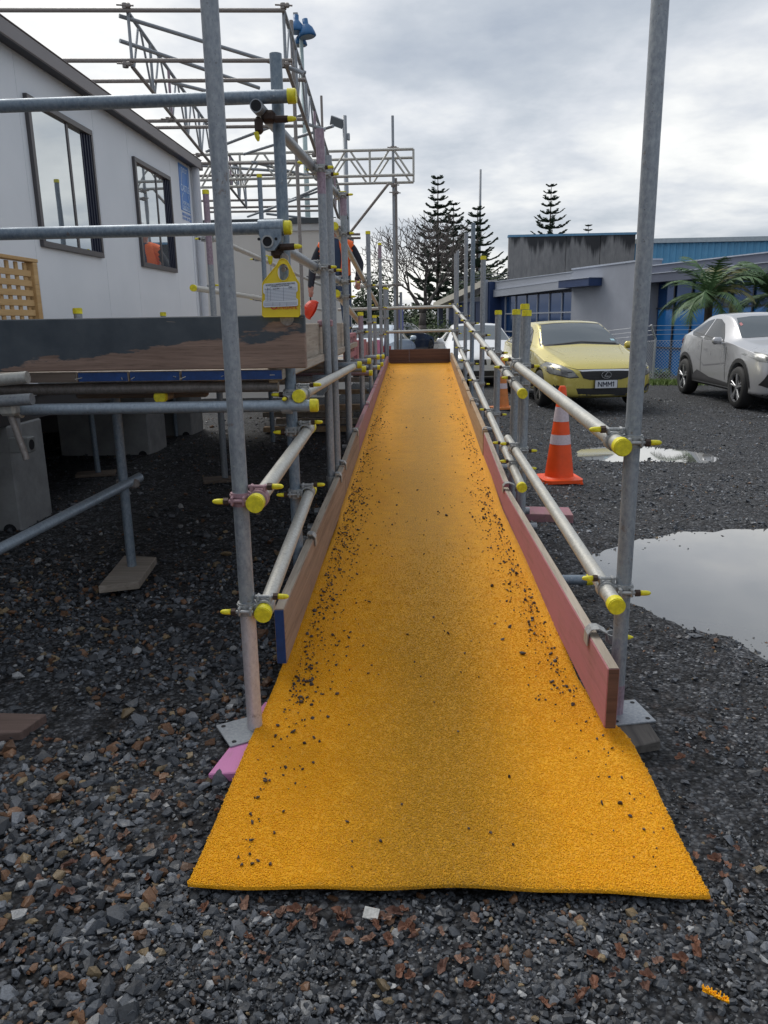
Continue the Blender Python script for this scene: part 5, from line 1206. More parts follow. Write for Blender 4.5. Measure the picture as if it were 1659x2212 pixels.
def car_body(st, wheels, wr, W_, paint):
    bm = bmesh.new(); loops = []
    for s in st:
        y, zb, zs, wm, zm, wb, zbelt, wr_, zr, zt = s
        half = [(0, zb), (wm * 0.80, zb), (wm * 0.965, zs), (wm, zm), (wb, zbelt), (wb * 0.975 + wr_ * 0.025, zbelt + (zr - zbelt) * 0.06), ((wb + wr_) / 2 * 1.005, zbelt + (zr - zbelt) * 0.52), (wr_, zr), (wr_ * 0.62, zr + (zt - zr) * 0.72), (0, zt)]
        loop = [bm.verts.new((x, y, z)) for x, z in half] + [bm.verts.new((-x, y, z)) for x, z in half[-2:0:-1]]
        loops.append(loop)
    n = len(loops[0])
    for a, b in zip(loops, loops[1:]):
        for i in range(n): bm.faces.new((a[i], a[(i + 1) % n], b[(i + 1) % n], b[i]))
    for L in (loops[0], loops[-1]):
        # cap in quads
        k = n // 2
        for i in range(0, k): 
            a, b, c, d = L[i], L[i + 1], L[(n - i - 1) % n], L[(n - i) % n]
            vs = []
            for q in (a, b, c, d):
                if q not in vs: vs.append(q)
            if len(vs) >= 3:
                try: bm.faces.new(vs)
                except ValueError: pass
    cl = bm.edges.layers.float.new('crease_edge')
    for a, b in zip(loops, loops[1:]):
        for j, c in ((2, 0.55), (4, 0.72), (5, 0.6), (7, 0.55)):
            for i in {j, (n - j) % n}:
                e_ = bm.edges.get((a[i], b[i]))
                if e_: e_[cl] = c
    bmesh.ops.recalc_face_normals(bm, faces=bm.faces[:])
    me = new_mesh('car_tmp', bm); o = bpy.data.objects.new('car_tmp', me); COL.objects.link(o)
    sb = o.modifiers.new('s', 'SUBSURF'); sb.levels = 3; sb.render_levels = 3
    dg = bpy.context.evaluated_depsgraph_get(); smooth = bpy.data.meshes.new_from_object(o.evaluated_get(dg))
    o.modifiers.clear(); o.data = smooth
    cuts = []
    for (y, z) in wheels:
        b = bmesh.new(); bm_tube(b, (-2, y, z), (-W_ * 0.62, y, z), wr, 32); bm_tube(b, (W_ * 0.62, y, z), (2, y, z), wr, 32)
        c = bpy.data.objects.new('cut', new_mesh('cut', b)); COL.objects.link(c); cuts.append(c)
        md = o.modifiers.new('b', 'BOOLEAN'); md.operation = 'DIFFERENCE'; md.object = c; md.solver = 'EXACT'
    bpy.context.view_layer.update(); dg = bpy.context.evaluated_depsgraph_get(); final = bpy.data.meshes.new_from_object(o.evaluated_get(dg))
    for c in cuts: bpy.data.objects.remove(c)
    bpy.data.objects.remove(o)
    bb = bmesh.new(); bb.from_mesh(smooth); bvh = BVHTree.FromBMesh(bb); bb.free()
    final.materials.clear(); final.materials.append(paint)
    for p in final.polygons: p.use_smooth = True; p.material_index = 0
    final.set_sharp_from_angle(angle=math.radians(42))
    return final, bvh
def decal(name, poly, view, bvh, mat, parent, off=0.004, step=0.06, thick=0.0):
    """outline in the view's plane laid onto the body surface; view: 'f' (x,z), 'r', 'L' (-x side: y,z), 'R', 'T' (x,y)"""
    bm = bmesh.new()
    def P(u, v): return {'f': (u, 0, v), 'r': (u, 0, v), 'L': (0, u, v), 'R': (0, u, v), 'T': (u, v, 0)}[view]
    bm.faces.new([bm.verts.new(P(u, v)) for u, v in poly])
    us = [p[0] for p in poly]; vs = [p[1] for p in poly]
    axu = Vector((0, 1, 0)) if view in 'LR' else Vector((1, 0, 0)); axv = Vector((0, 1, 0)) if view == 'T' else Vector((0, 0, 1))
    for ax, lo, hi in ((axu, min(us), max(us)), (axv, min(vs), max(vs))):
        k = lo + step
        while k < hi:
            bmesh.ops.bisect_plane(bm, geom=bm.verts[:] + bm.edges[:] + bm.faces[:], plane_co=ax * k, plane_no=ax); k += step
    D = {'f': Vector((0, 1, 0)), 'r': Vector((0, -1, 0)), 'L': Vector((1, 0, 0)), 'R': Vector((-1, 0, 0)), 'T': Vector((0, 0, -1))}[view]
    for v in bm.verts:
        o = v.co - D * (8 if view in 'fr' else 4)
        if view == 'r': o.y = 10
        hit = bvh.ray_cast(o, D)
        if hit[0] is not None: v.co = hit[0] + hit[1] * off
        else:
            nr = bvh.find_nearest(o + D * (8 if view == 'f' else 3)); v.co = nr[0] + nr[1] * off
    bmesh.ops.recalc_face_normals(bm, faces=bm.faces[:])
    for f in bm.faces:
        f.smooth = True
    c = bm.faces[:]
    if c and sum(f.normal.dot(-D) for f in c) < 0: bmesh.ops.reverse_faces(bm, faces=c)
    return put(name, bm, mat, parent, local=True)
def mirror(poly): return [(-u, v) for u, v in poly][::-1]
def wheel(parent, x, y, z, r, side, rimmat, spokes=5, w_=0.21, back=None):
    """side = +1: outer face on +x"""
    bm = bmesh.new(); prof = [(0.68 * r, -0.5), (0.92 * r, -0.5), (0.985 * r, -0.36), (r, 0), (0.985 * r, 0.36), (0.92 * r, 0.5), (0.70 * r, 0.5)]
    seg = 32; rings = []
    for (rr, a) in prof: rings.append([bm.verts.new((x + a * w_, y + rr * math.cos(2 * math.pi * k / seg), z + rr * math.sin(2 * math.pi * k / seg))) for k in range(seg)])
    for a, b in zip(rings, rings[1:]):
        for k in range(seg): bm.faces.new((a[k], a[(k + 1) % seg], b[(k + 1) % seg], b[k]))
    bmesh.ops.recalc_face_normals(bm, faces=bm.faces[:]); t = put('wheel', bm, TYRE, parent, True, True)
    org = t.location
    X = x + side * w_ * 0.42
    bm = bmesh.new(); bm_tube(bm, (X - side * 0.045, y, z), (X - side * 0.035, y, z), 0.70 * r, 28)
    for v in bm.verts: v.co -= org
    put('rim_back', bm, back or RIMD, t, False, True)
    bm = bmesh.new(); ring(bm, (X, y, z), (1, 0, 0), 0.655 * r, 0.715 * r, 0.03, 28); bm_tube(bm, (X - side * 0.03, y, z), (X + side * 0.008, y, z), 0.13 * r, 14)
    for k in range(spokes):
        for d in (-0.13, 0.13):
            a = 2 * math.pi * k / spokes + 0.3
            p0 = Vector((X - side * 0.006, y + 0.10 * r * math.cos(a), z + 0.10 * r * math.sin(a))); p1 = Vector((X + side * 0.002, y + 0.68 * r * math.cos(a + d), z + 0.68 * r * math.sin(a + d)))
            bm_beam(bm, p0, p1, 0.028, 0.026, up=(1, 0, 0), bevel=0.004)
    for v in bm.verts: v.co -= org
    put('rim', bm, rimmat, t, False, True); return t
def car_mirror(parent, x, y, z, s, paint):
    bm = bmesh.new(); bm_box(bm, (x + s * 0.10, y, z + 0.05), (0.17, 0.09, 0.125), bevel=0.035); bm_box(bm, (x + s * 0.02, y + 0.01, z + 0.005), (0.06, 0.06, 0.04), bevel=0.012)
    o = put('wing_mirror', bm, paint, parent, False, True); smooth_by_angle(o, 60); return o
def flat_plate(parent, x, y, z, w_, h_, text, tilt=0.0):
    bm = bmesh.new(); bm_box(bm, (x, y, z), (w_ + 0.02, 0.012, h_ + 0.02), bevel=0.004); o = put('number_plate', bm, BLACKP, parent, False, True)
    bm = bmesh.new(); bm_box(bm, (0, -0.009, (h_ + 0.02) / 2), (w_, 0.004, h_), bevel=0.001); p = put('plate_face', bm, m_plain('plate white', (0.62, 0.64, 0.68), 0.4), o, False, True)
    bm = bmesh.new(); hh = h_ * 0.62; y_ = -0.0125; z0 = (h_ + 0.02) / 2 - hh / 2; z1 = z0 + hh; x_ = -w_ * 0.36; st_ = 0.0135
    def stroke(*pp):
        for p, q in zip(pp, pp[1:]): bm_beam(bm, (p[0], y_, p[1]), (q[0], y_, q[1]), st_, 0.002, up=(0, 1, 0))
    cw = w_ * 0.155
    for ch in text:
        if ch == 'N': stroke((x_, z0), (x_, z1)); stroke((x_, z1), (x_ + cw, z0)); stroke((x_ + cw, z0), (x_ + cw, z1)); x_ += cw + w_ * 0.065
        elif ch == 'M': stroke((x_, z0), (x_, z1)); stroke((x_, z1), (x_ + cw / 2, z0 + hh * 0.35)); stroke((x_ + cw / 2, z0 + hh * 0.35), (x_ + cw, z1)); stroke((x_ + cw, z1), (x_ + cw, z0)); x_ += cw + w_ * 0.065
        else: stroke((x_ + 0.012, z0), (x_ + 0.012, z1)); stroke((x_ + 0.012, z1), (x_ - 0.008, z1 - 0.02))
    put('plate_lettering', bm, INK, o, False, True)
    return o

# ---- gold hatchback (front towards the camera)
def gold_car():
    paint = m_paint('pale gold metallic paint', (0.55, 0.46, 0.105), 0.30, 0.28)
    fl = UG(1163, 877); rot = math.radians(6.0)
    st = [(0.02, 0.24, 0.30, 0.60, 0.46, 0.55, 0.60, 0.42, 0.63, 0.645),
          (0.10, 0.19, 0.27, 0.76, 0.48, 0.72, 0.64, 0.52, 0.69, 0.71),
          (0.30, 0.18, 0.26, 0.865, 0.52, 0.82, 0.70, 0.62, 0.775, 0.80),
          (0.75, 0.18, 0.26, 0.882, 0.56, 0.845, 0.79, 0.66, 0.87, 0.895),
          (1.15, 0.18, 0.26, 0.880, 0.58, 0.855, 0.87, 0.69, 0.945, 0.965),
          (1.32, 0.18, 0.26, 0.880, 0.58, 0.855, 0.90, 0.70, 0.985, 1.00),
          (2.02, 0.18, 0.26, 0.880, 0.58, 0.850, 0.92, 0.585, 1.345, 1.385),
          (2.40, 0.18, 0.26, 0.882, 0.58, 0.848, 0.93, 0.585, 1.395, 1.425),
          (3.00, 0.18, 0.26, 0.882, 0.60, 0.845, 0.95, 0.580, 1.385, 1.425),
          (3.65, 0.19, 0.27, 0.875, 0.62, 0.835, 0.98, 0.550, 1.32, 1.36),
          (4.05, 0.22, 0.30, 0.850, 0.64, 0.800, 1.00, 0.520, 1.13, 1.16),
          (4.28, 0.28, 0.36, 0.760, 0.64, 0.700, 0.92, 0.480, 0.96, 0.98)]
    mesh, bvh = car_body(st, [(0.86, 0.31), (3.46, 0.31)], 0.355, 0.88, paint)
    # front left tyre of the picture sits at local (-0.78, 0.86)
    R = Matrix.Rotation(rot, 2); off = R @ Vector((-0.86, 0.86)); loc = Vector((fl.x - off.x, fl.y - off.y, fl.z))
    t = thing('car', loc, 'pale gold hatchback parked facing the ramp between fence and puddle', 'car', 'cars parked by the fence', rot)
    link('body', mesh, t)
    for s in (-1, 1):
        for y in (0.86, 3.46): wheel(t, s * 0.775, y, 0.31, 0.31, s, RIMM, 5)
        car_mirror(t, s * 0.86, 1.62, 0.93, s, paint)
    decal('windscreen', [(-0.70, 1.00), (-0.55, 1.02), (0.0, 1.035), (0.55, 1.02), (0.70, 1.00), (0.64, 1.16), (0.545, 1.335), (0.3, 1.358), (0, 1.365), (-0.3, 1.358), (-0.545, 1.335), (-0.64, 1.16)], 'f', bvh, CARGLASS, t)
    decal('windscreen_border', [(-0.735, 0.985), (0.0, 1.02), (0.735, 0.985), (0.66, 1.17), (0.565, 1.352), (0.3, 1.374), (0, 1.381), (-0.3, 1.374), (-0.565, 1.352), (-0.66, 1.17)], 'f', bvh, BLACKP, t, 0.0015)
    decal('wiper', [(-0.5, 1.005), (0.0, 1.043), (0.62, 1.01), (0.62, 1.022), (0, 1.058), (-0.5, 1.015)], 'f', bvh, BLACKP, t, 0.010)
    for v in 'LR':
        decal('side_window', [(1.72, 0.965), (1.80, 1.03), (2.15, 1.25), (2.38, 1.31), (2.55, 1.315), (2.55, 0.975)], v, bvh, CARGLASS_D, t); decal('side_window', [(2.62, 0.98), (2.62, 1.315), (3.1, 1.30), (3.5, 1.20), (3.62, 1.07), (3.4, 1.01)], v, bvh, CARGLASS_D, t)
        decal('window_frame', [(1.66, 0.945), (3.66, 1.01), (3.66, 1.03), (1.7, 0.963)], v, bvh, BLACKP, t); decal('door_seam', [(2.575, 0.30), (2.590, 0.30), (2.590, 0.96), (2.575, 0.96)], v, bvh, BLACKP, t, 0.002)
        decal('door_handle', [(2.36, 0.80), (2.52, 0.805), (2.52, 0.83), (2.36, 0.825)], v, bvh, CHROME, t, 0.018); decal('door_seam', [(1.52, 0.30), (1.535, 0.30), (1.507, 0.88), (1.492, 0.88)], v, bvh, BLACKP, t, 0.002)
    hl = [(0.44, 0.545), (0.58, 0.535), (0.82, 0.59), (0.87, 0.70), (0.83, 0.755), (0.68, 0.715), (0.54, 0.645)]
    for k, q in ((1, hl), (-1, mirror(hl))):
        h = decal('headlight', q, 'f', bvh, LAMP, t, 0.009, 0.05); hc = (0.66 * k, 0.645); decal('headlight_surround', [(hc[0] + (a - hc[0]) * 1.07, hc[1] + (b - hc[1]) * 1.13) for a, b in q], 'f', bvh, BLACKP, t, 0.005, 0.05)
        inn = [(k * a, b) for a, b in ((0.60, 0.565), (0.70, 0.60), (0.71, 0.66), (0.62, 0.63))]; decal('lamp_reflector', inn if k > 0 else inn[::-1], 'f', bvh, LAMPD, t, 0.012)
        fg = [(k * a, b) for a, b in ((0.60, 0.25), (0.77, 0.27), (0.80, 0.42), (0.70, 0.40))]; decal('fog_recess', fg if k > 0 else fg[::-1], 'f', bvh, BLACKP, t, 0.004)
        fl_ = [(k * (0.705 + 0.032 * math.cos(a)), 0.325 + 0.032 * math.sin(a)) for a in np.linspace(0, 6.28, 12, endpoint=False)]; decal('fog_lamp', fl_, 'f', bvh, LAMP, t, 0.010, 0.1)
        df = [(k * a, b) for a, b in ((0.20, 0.995), (0.62, 0.93), (0.61, 0.937), (0.20, 1.001))]
    decal('grille', [(-0.42, 0.625), (-0.36, 0.52), (-0.25, 0.49), (0.25, 0.49), (0.36, 0.52), (0.42, 0.625), (0.2, 0.632), (-0.2, 0.632)], 'f', bvh, BLACKP, t, 0.006)
    decal('grille_bar', [(-0.45, 0.645), (-0.385, 0.626), (-0.2, 0.633), (0.2, 0.633), (0.385, 0.626), (0.45, 0.645), (0.2, 0.651), (-0.2, 0.651)], 'f', bvh, CHROME, t, 0.010)
    for i in range(4): decal('grille_slat', [(-0.31, 0.53 + i * 0.024), (0.31, 0.53 + i * 0.024), (0.31, 0.537 + i * 0.024), (-0.31, 0.537 + i * 0.024)], 'f', bvh, m_plain('dark grille mesh', (0.05, 0.05, 0.055), 0.4, 0.3), t, 0.009)
    decal('lower_intake', [(-0.42, 0.235), (0.42, 0.235), (0.47, 0.36), (-0.47, 0.36)], 'f', bvh, BLACKP, t, 0.005)
    decal('hood_seam', [(-0.62, 0.70), (-0.45, 0.655), (0.45, 0.655), (0.62, 0.70), (0.62, 0.705), (0.45, 0.662), (-0.45, 0.662), (-0.62, 0.705)], 'f', bvh, BLACKP, t, 0.003)
    for s in (-1, 1): decal('hood_shade_line', [(s * 0.50, 0.86), (s * 0.505, 0.86), (s * 0.64, 0.975), (s * 0.633, 0.975)], 'f', bvh, m_plain('hood shade paint', (0.25, 0.21, 0.07), 0.4), t, 0.002)  # shade along the hood line painted as darker strips of body colour
    flat_plate(t, 0.0, -0.018, 0.425, 0.36, 0.125, 'NMM1')
    # oval emblem with a slanted L
    bm = bmesh.new(); yy = -0.012; n = 28
    for i in range(n):
        a0, a1 = 2 * math.pi * i / n, 2 * math.pi * (i + 1) / n
        bm_beam(bm, (0.078 * math.cos(a0), yy, 0.572 + 0.054 * math.sin(a0)), (0.078 * math.cos(a1), yy, 0.572 + 0.054 * math.sin(a1)), 0.011, 0.012, up=(0, 1, 0))
    bm_beam(bm, (0.022, yy - 0.002, 0.618), (-0.034, yy - 0.002, 0.548), 0.015, 0.012, up=(0, 1, 0)); bm_beam(bm, (-0.036, yy - 0.002, 0.550), (0.052, yy - 0.002, 0.550), 0.015, 0.012, up=(0, 1, 0)); put('emblem', bm, CHROME, t, False, True)
    bm = bmesh.new(); bm_box(bm, (-0.58, 1.98, 1.33), (0.05, 0.002, 0.05)); 
    bm.free()
    decal('sticker', [(0.56, 1.06), (0.63, 1.055), (0.625, 1.085), (0.555, 1.09)], 'f', bvh, m_plain('pale blue sticker', (0.35, 0.55, 0.62), 0.5), t, 0.007)
gold_car()

# ---- silver crossover
def silver_car():
    paint = m_paint('silver metallic paint', (0.44, 0.445, 0.465), 0.35, 0.30)
    f = UG(1587, 882); r = UG(1482, 852)
    st = [(0.02, 0.30, 0.36, 0.66, 0.52, 0.60, 0.74, 0.46, 0.80, 0.82),
          (0.10, 0.22, 0.30, 0.82, 0.56, 0.77, 0.82, 0.58, 0.90, 0.92),
          (0.34, 0.20, 0.29, 0.90, 0.60, 0.84, 0.90, 0.64, 0.985, 1.01),
          (0.85, 0.20, 0.29, 0.915, 0.66, 0.86, 0.97, 0.67, 1.04, 1.065),
          (1.18, 0.20, 0.29, 0.900, 0.62, 0.865, 1.02, 0.69, 1.08, 1.10),
          (1.34, 0.20, 0.29, 0.875, 0.58, 0.862, 1.04, 0.70, 1.11, 1.13),
          (1.98, 0.20, 0.29, 0.862, 0.56, 0.852, 1.06, 0.61, 1.475, 1.51),
          (2.40, 0.20, 0.29, 0.862, 0.56, 0.848, 1.075, 0.605, 1.535, 1.565),
          (3.00, 0.20, 0.29, 0.878, 0.62, 0.85, 1.11, 0.59, 1.52, 1.555),
          (3.50, 0.21, 0.30, 0.918, 0.68, 0.855, 1.14, 0.55, 1.44, 1.475),
          (3.95, 0.26, 0.34, 0.895, 0.70, 0.82, 1.13, 0.52, 1.27, 1.30),
          (4.30, 0.34, 0.42, 0.77, 0.68, 0.71, 1.04, 0.48, 1.10, 1.12)]
    mesh, bvh = car_body(st, [(0.92, 0.345), (3.56, 0.345)], 0.405, 0.89, paint)
    loc = Vector((f.x + 0.89, f.y - 0.92, f.z)); rot = math.radians(0.0)
    t = thing('car', loc, 'silver crossover with dark wheel arch trim parked beside the palms', 'car', 'cars parked by the fence', rot)
    link('body', mesh, t)
    for s in (-1, 1):
        for y in (0.92, 3.56): wheel(t, s * 0.80, y, 0.345, 0.345, s, RIML, 5, 0.225)
        car_mirror(t, s * 0.875, 1.72, 1.03, s, paint)
    decal('windscreen', [(-0.70, 1.13), (0, 1.16), (0.70, 1.13), (0.65, 1.29), (0.565, 1.455), (0.3, 1.485), (0, 1.49), (-0.3, 1.485), (-0.565, 1.455), (-0.65, 1.29)], 'f', bvh, CARGLASS, t)
    for v in 'LR':
        decal('side_window', [(1.74, 1.065), (1.84, 1.14), (2.18, 1.36), (2.45, 1.44), (2.72, 1.445), (2.72, 1.085)], v, bvh, CARGLASS_D, t); decal('side_window', [(2.79, 1.09), (2.79, 1.44), (3.08, 1.41), (3.45, 1.29), (3.50, 1.205), (3.3, 1.14)], v, bvh, CARGLASS_D, t)
        decal('window_frame', [(1.70, 1.055), (3.46, 1.20), (3.46, 1.215), (1.74, 1.074)], v, bvh, BLACKP, t)
        decal('door_seam', [(2.735, 0.42), (2.752, 0.42), (2.804, 1.08), (2.787, 1.08)], v, bvh, BLACKP, t, 0.002); decal('door_seam', [(1.555, 0.42), (1.571, 0.42), (1.584, 0.98), (1.568, 0.98)], v, bvh, BLACKP, t, 0.002)
        decal('door_handle', [(2.50, 0.905), (2.68, 0.92), (2.68, 0.945), (2.50, 0.93)], v, bvh, paint, t, 0.022)
        decal('sill_trim', [(1.30, 0.20), (3.18, 0.20), (3.12, 0.42), (2.9, 0.52), (2.3, 0.42), (1.36, 0.38)], v, bvh, m_plain('grey sill cladding', (0.055, 0.055, 0.06), 0.5), t, 0.008)
        for wy in (0.92, 3.56):
            pl = [(wy + 0.475 * math.cos(a), 0.345 + 0.475 * math.sin(a)) for a in np.linspace(-0.15, math.pi + 0.15, 16)] + [(wy + 0.408 * math.cos(a), 0.345 + 0.408 * math.sin(a)) for a in np.linspace(math.pi + 0.15, -0.15, 16)]
            decal('arch_trim', pl, v, bvh, BLACKP, t, 0.010, 0.2)
        decal('painted_crease', [(1.55, 0.70), (2.6, 0.60), (3.02, 0.78), (2.6, 0.625), (1.55, 0.72)], v, bvh, m_plain('crease shade', (0.26, 0.26, 0.28), 0.3, 0.4), t, 0.002)  # door crease is only a darker sliver, its shade put into the colour
        decal('rear_lamp', [(3.98, 0.98), (4.22, 0.95), (4.2, 1.07), (3.9, 1.06)], v, bvh, REDL, t, 0.012)
    for k in (-1, 1):
        hl = [(0.46, 0.74), (0.84, 0.80), (0.88, 0.91), (0.82, 0.935), (0.62, 0.86), (0.46, 0.79)]; q = [(k * a, b) for a, b in hl]; decal('headlight', q if k > 0 else q[::-1], 'f', bvh, LAMP, t, 0.008, 0.05)
        ii = [(0.55, 0.775), (0.78, 0.82), (0.78, 0.87), (0.6, 0.815)]; q = [(k * a, b) for a, b in ii]; decal('lamp_reflector', q if k > 0 else q[::-1], 'f', bvh, LAMPD, t, 0.012)
        sk = [(0.58, 0.34), (0.84, 0.44), (0.76, 0.62), (0.70, 0.60)]; q = [(k * a, b) for a, b in sk]; decal('side_intake', q if k > 0 else q[::-1], 'f', bvh, BLACKP, t, 0.006)
    decal('lower_intake', [(-0.55, 0.30), (0.55, 0.30), (0.5, 0.58), (-0.5, 0.58)], 'f', bvh, BLACKP, t, 0.006); decal('upper_grille', [(-0.44, 0.73), (0.44, 0.73), (0.44, 0.79), (-0.44, 0.79)], 'f', bvh, BLACKP, t, 0.006)
    decal('chin', [(-0.80, 0.21), (0.80, 0.21), (0.84, 0.30), (-0.84, 0.30)], 'f', bvh, BLACKP, t, 0.006)
    decal('sticker', [(-0.60, 1.32), (-0.55, 1.34), (-0.555, 1.38), (-0.60, 1.36)], 'f', bvh, m_plain('red white sticker', (0.5, 0.2, 0.2), 0.5), t, 0.007)
silver_car()

# ---- white sedan behind the posts
def plain_car(loc, rot, paint, label, group, rear=False):
    st = [(0.02, 0.24, 0.30, 0.62, 0.44, 0.56, 0.58, 0.42, 0.61, 0.625), (0.10, 0.19, 0.27, 0.78, 0.48, 0.74, 0.63, 0.52, 0.68, 0.70), (0.35, 0.18, 0.26, 0.88, 0.52, 0.84, 0.72, 0.62, 0.78, 0.80), (1.0, 0.18, 0.26, 0.90, 0.58, 0.86, 0.84, 0.68, 0.91, 0.93), (1.45, 0.18, 0.26, 0.90, 0.58, 0.865, 0.90, 0.70, 0.98, 1.0),
          (2.2, 0.18, 0.26, 0.90, 0.58, 0.86, 0.93, 0.58, 1.35, 1.39), (2.7, 0.18, 0.26, 0.90, 0.60, 0.86, 0.95, 0.58, 1.39, 1.425), (3.3, 0.18, 0.26, 0.90, 0.62, 0.85, 0.97, 0.56, 1.33, 1.37), (3.95, 0.20, 0.28, 0.88, 0.64, 0.84, 0.99, 0.66, 1.03, 1.05), (4.4, 0.24, 0.32, 0.84, 0.64, 0.79, 0.95, 0.64, 1.0, 1.02), (4.58, 0.30, 0.38, 0.74, 0.62, 0.68, 0.86, 0.5, 0.9, 0.92)]
    mesh, bvh = car_body(st, [(0.85, 0.32), (3.6, 0.32)], 0.37, 0.9, paint)
    t = thing('car', loc, label, 'car', group, rot); link('body', mesh, t)
    for s in (-1, 1):
        for y in (0.85, 3.6): wheel(t, s * 0.79, y, 0.32, 0.32, s, RIMM, 5)
        car_mirror(t, s * 0.86, 1.75, 0.95, s, paint)
    decal('windscreen', [(-0.70, 1.0), (0, 1.03), (0.70, 1.0), (0.55, 1.335), (0, 1.36), (-0.55, 1.335)], 'f', bvh, CARGLASS, t)
    decal('rear_window', [(-0.62, 1.06), (0.62, 1.06), (0.52, 1.30), (-0.52, 1.30)], 'r', bvh, CARGLASS_D, t)
    for v in 'LR':
        decal('side_window', [(1.85, 0.98), (2.35, 1.29), (2.65, 1.32), (2.65, 0.99)], v, bvh, CARGLASS_D, t); decal('side_window', [(2.71, 0.99), (2.71, 1.32), (3.25, 1.27), (3.6, 1.06), (3.5, 1.02)], v, bvh, CARGLASS_D, t)
    for k in (-1, 1):
        q = [(k * a, b) for a, b in ((0.42, 0.54), (0.80, 0.56), (0.80, 0.65), (0.5, 0.62))]; decal('headlight', q if k > 0 else q[::-1], 'f', bvh, LAMP, t, 0.006); q = [(k * a, b) for a, b in ((0.04, 0.50), (0.30, 0.50), (0.33, 0.61), (0.06, 0.62))]; decal('grille', q if k > 0 else q[::-1], 'f', bvh, BLACKP, t, 0.006)
        q = [(k * a, b) for a, b in ((0.55, 0.28), (0.76, 0.28), (0.78, 0.38), (0.55, 0.38))]; decal('fog_recess', q if k > 0 else q[::-1], 'f', bvh, BLACKP, t, 0.005)
        q = [(k * a, b) for a, b in ((0.45, 0.70), (0.76, 0.70), (0.76, 0.86), (0.45, 0.86))]; decal('rear_lamp', q, 'r', bvh, REDL, t, 0.006)
    decal('lower_intake', [(-0.5, 0.25), (0.5, 0.25), (0.45, 0.37), (-0.45, 0.37)], 'f', bvh, BLACKP, t, 0.005)
    return t
WHITEP = m_paint('white paint', (0.72, 0.73, 0.75), 0.0, 0.3)
p = UG(1062, 834); plain_car((p.x - 0.10, p.y - 0.3, p.z), math.radians(3), WHITEP, 'white sedan parked behind the ramp posts next to the gold hatchback', 'cars parked by the fence')
# ================================================================== buildings right
P0 = Vector((12.5, 22.0, 0)); DW = Vector((-0.33, 0.944, 0)).normalized(); NW = Vector((-DW.y, DW.x, 0))   # NW points to the car park
def W(s, z, o=0.0): p = P0 + DW * s + NW * o; return Vector((p.x, p.y, z))
def wbox(name, s0, s1, z0, z1, o0, o1, mat, parent, z0b=None, z1b=None):
    """box on the office wall; z0b/z1b: heights at s1 when the edges slope"""
    bm = bmesh.new(); zb0 = z0 if z0b is None else z0b; zb1 = z1 if z1b is None else z1b
    v = [bm.verts.new(W(*q)) for q in ((s0, z0, o0), (s1, zb0, o0), (s1, zb1, o0), (s0, z1, o0), (s0, z0, o1), (s1, zb0, o1), (s1, zb1, o1), (s0, z1, o1))]
    for f in ((0, 1, 2, 3), (4, 5, 6, 7), (0, 1, 5, 4), (1, 2, 6, 5), (2, 3, 7, 6), (3, 0, 4, 7)): bm.faces.new([v[i] for i in f])
    bmesh.ops.recalc_face_normals(bm, faces=bm.faces[:]); return put(name, bm, mat, parent)
GREYW = m_plain('grey rendered wall', (0.285, 0.305, 0.355), 0.8, 0, 0.10, 0.8, 0.1, kind='World'); GREYL = m_plain('light grey fascia', (0.34, 0.365, 0.42), 0.5, 0.1, 0.05, 1.0); GREYD = m_plain('dark slate fascia', (0.10, 0.115, 0.165), 0.5, 0.1, 0.08, 1.0)
NAVYB = m_plain('navy painted steel', (0.02, 0.045, 0.13), 0.45, 0.1, 0.1, 2.0); BGLASS = m_glass('blue tinted glass', (0.012, 0.14, 0.40), 0.12, 0.08); BGLASSD = m_glass('deep blue glass', (0.012, 0.05, 0.15), 0.35, 0.05); FLASH = m_plain('pale flashing', (0.42, 0.46, 0.54), 0.4, 0.2); DKFR = m_plain('dark mullion', (0.016, 0.022, 0.04), 0.4)
of = thing('office_building', W(12, -0.95), 'low grey office with blue glass and stepped fascia behind the fence', 'building')
ZB = -1.0
wbox('wall', 10.45, 16.2, ZB, 3.40, -0.5, 0.10, GREYW, of); wbox('coping', 10.4, 16.25, 3.401, 3.47, -0.5, 0.14, FLASH, of); wbox('back_wall', -6, 34, ZB, 2.6, -6.0, -0.62, GREYW, of); wbox('roof', -6, 25.5, 2.72, 2.80, -9, -0.3, GREYD, of)
# window range, far
wbox('wall', 16.2, 25.6, ZB, 2.45, -0.5, -0.30, NAVYB, of)
wbox('fascia', 16.22, 24.7, 2.60, 2.97, -0.35, 0.16, GREYL, of, 2.46, 2.83); wbox('fascia', 16.22, 24.7, 2.99, 3.30, -0.42, 0.06, GREYL, of, 2.85, 3.27); wbox('flashing', 16.22, 24.7, 3.302, 3.34, -0.42, 0.10, FLASH, of, 3.272, 3.31); wbox('flashing', 16.22, 24.7, 2.972, 2.988, -0.36, 0.18, FLASH, of, 2.832, 2.848)
for r_, (z0, z1) in enumerate(((ZB + 0.3, 0.55), (0.60, 1.50), (1.56, 2.44))):
    for i in range(6):
        s0 = 16.35 + i * 1.25; wbox('window_pane', s0 + 0.04, s0 + 1.21, z0, z1, -0.28, -0.24, BGLASSD if r_ else BGLASSD, of)
for i in range(7): wbox('mullion', 16.33 + i * 1.25, 16.38 + i * 1.25, ZB, 2.45, -0.27, -0.18, GREYL, of)
for z in (0.55, 1.50): wbox('transom_bar', 16.33, 23.88, z, z + 0.06, -0.268, -0.182, GREYL, of)
wbox('return_wall', 24.72, 25.6, ZB, 3.3, -0.4, 0.35, NAVYB, of); wbox('column', 25.0, 25.35, ZB, 3.42, 0.36, 0.62, GREYL, of)
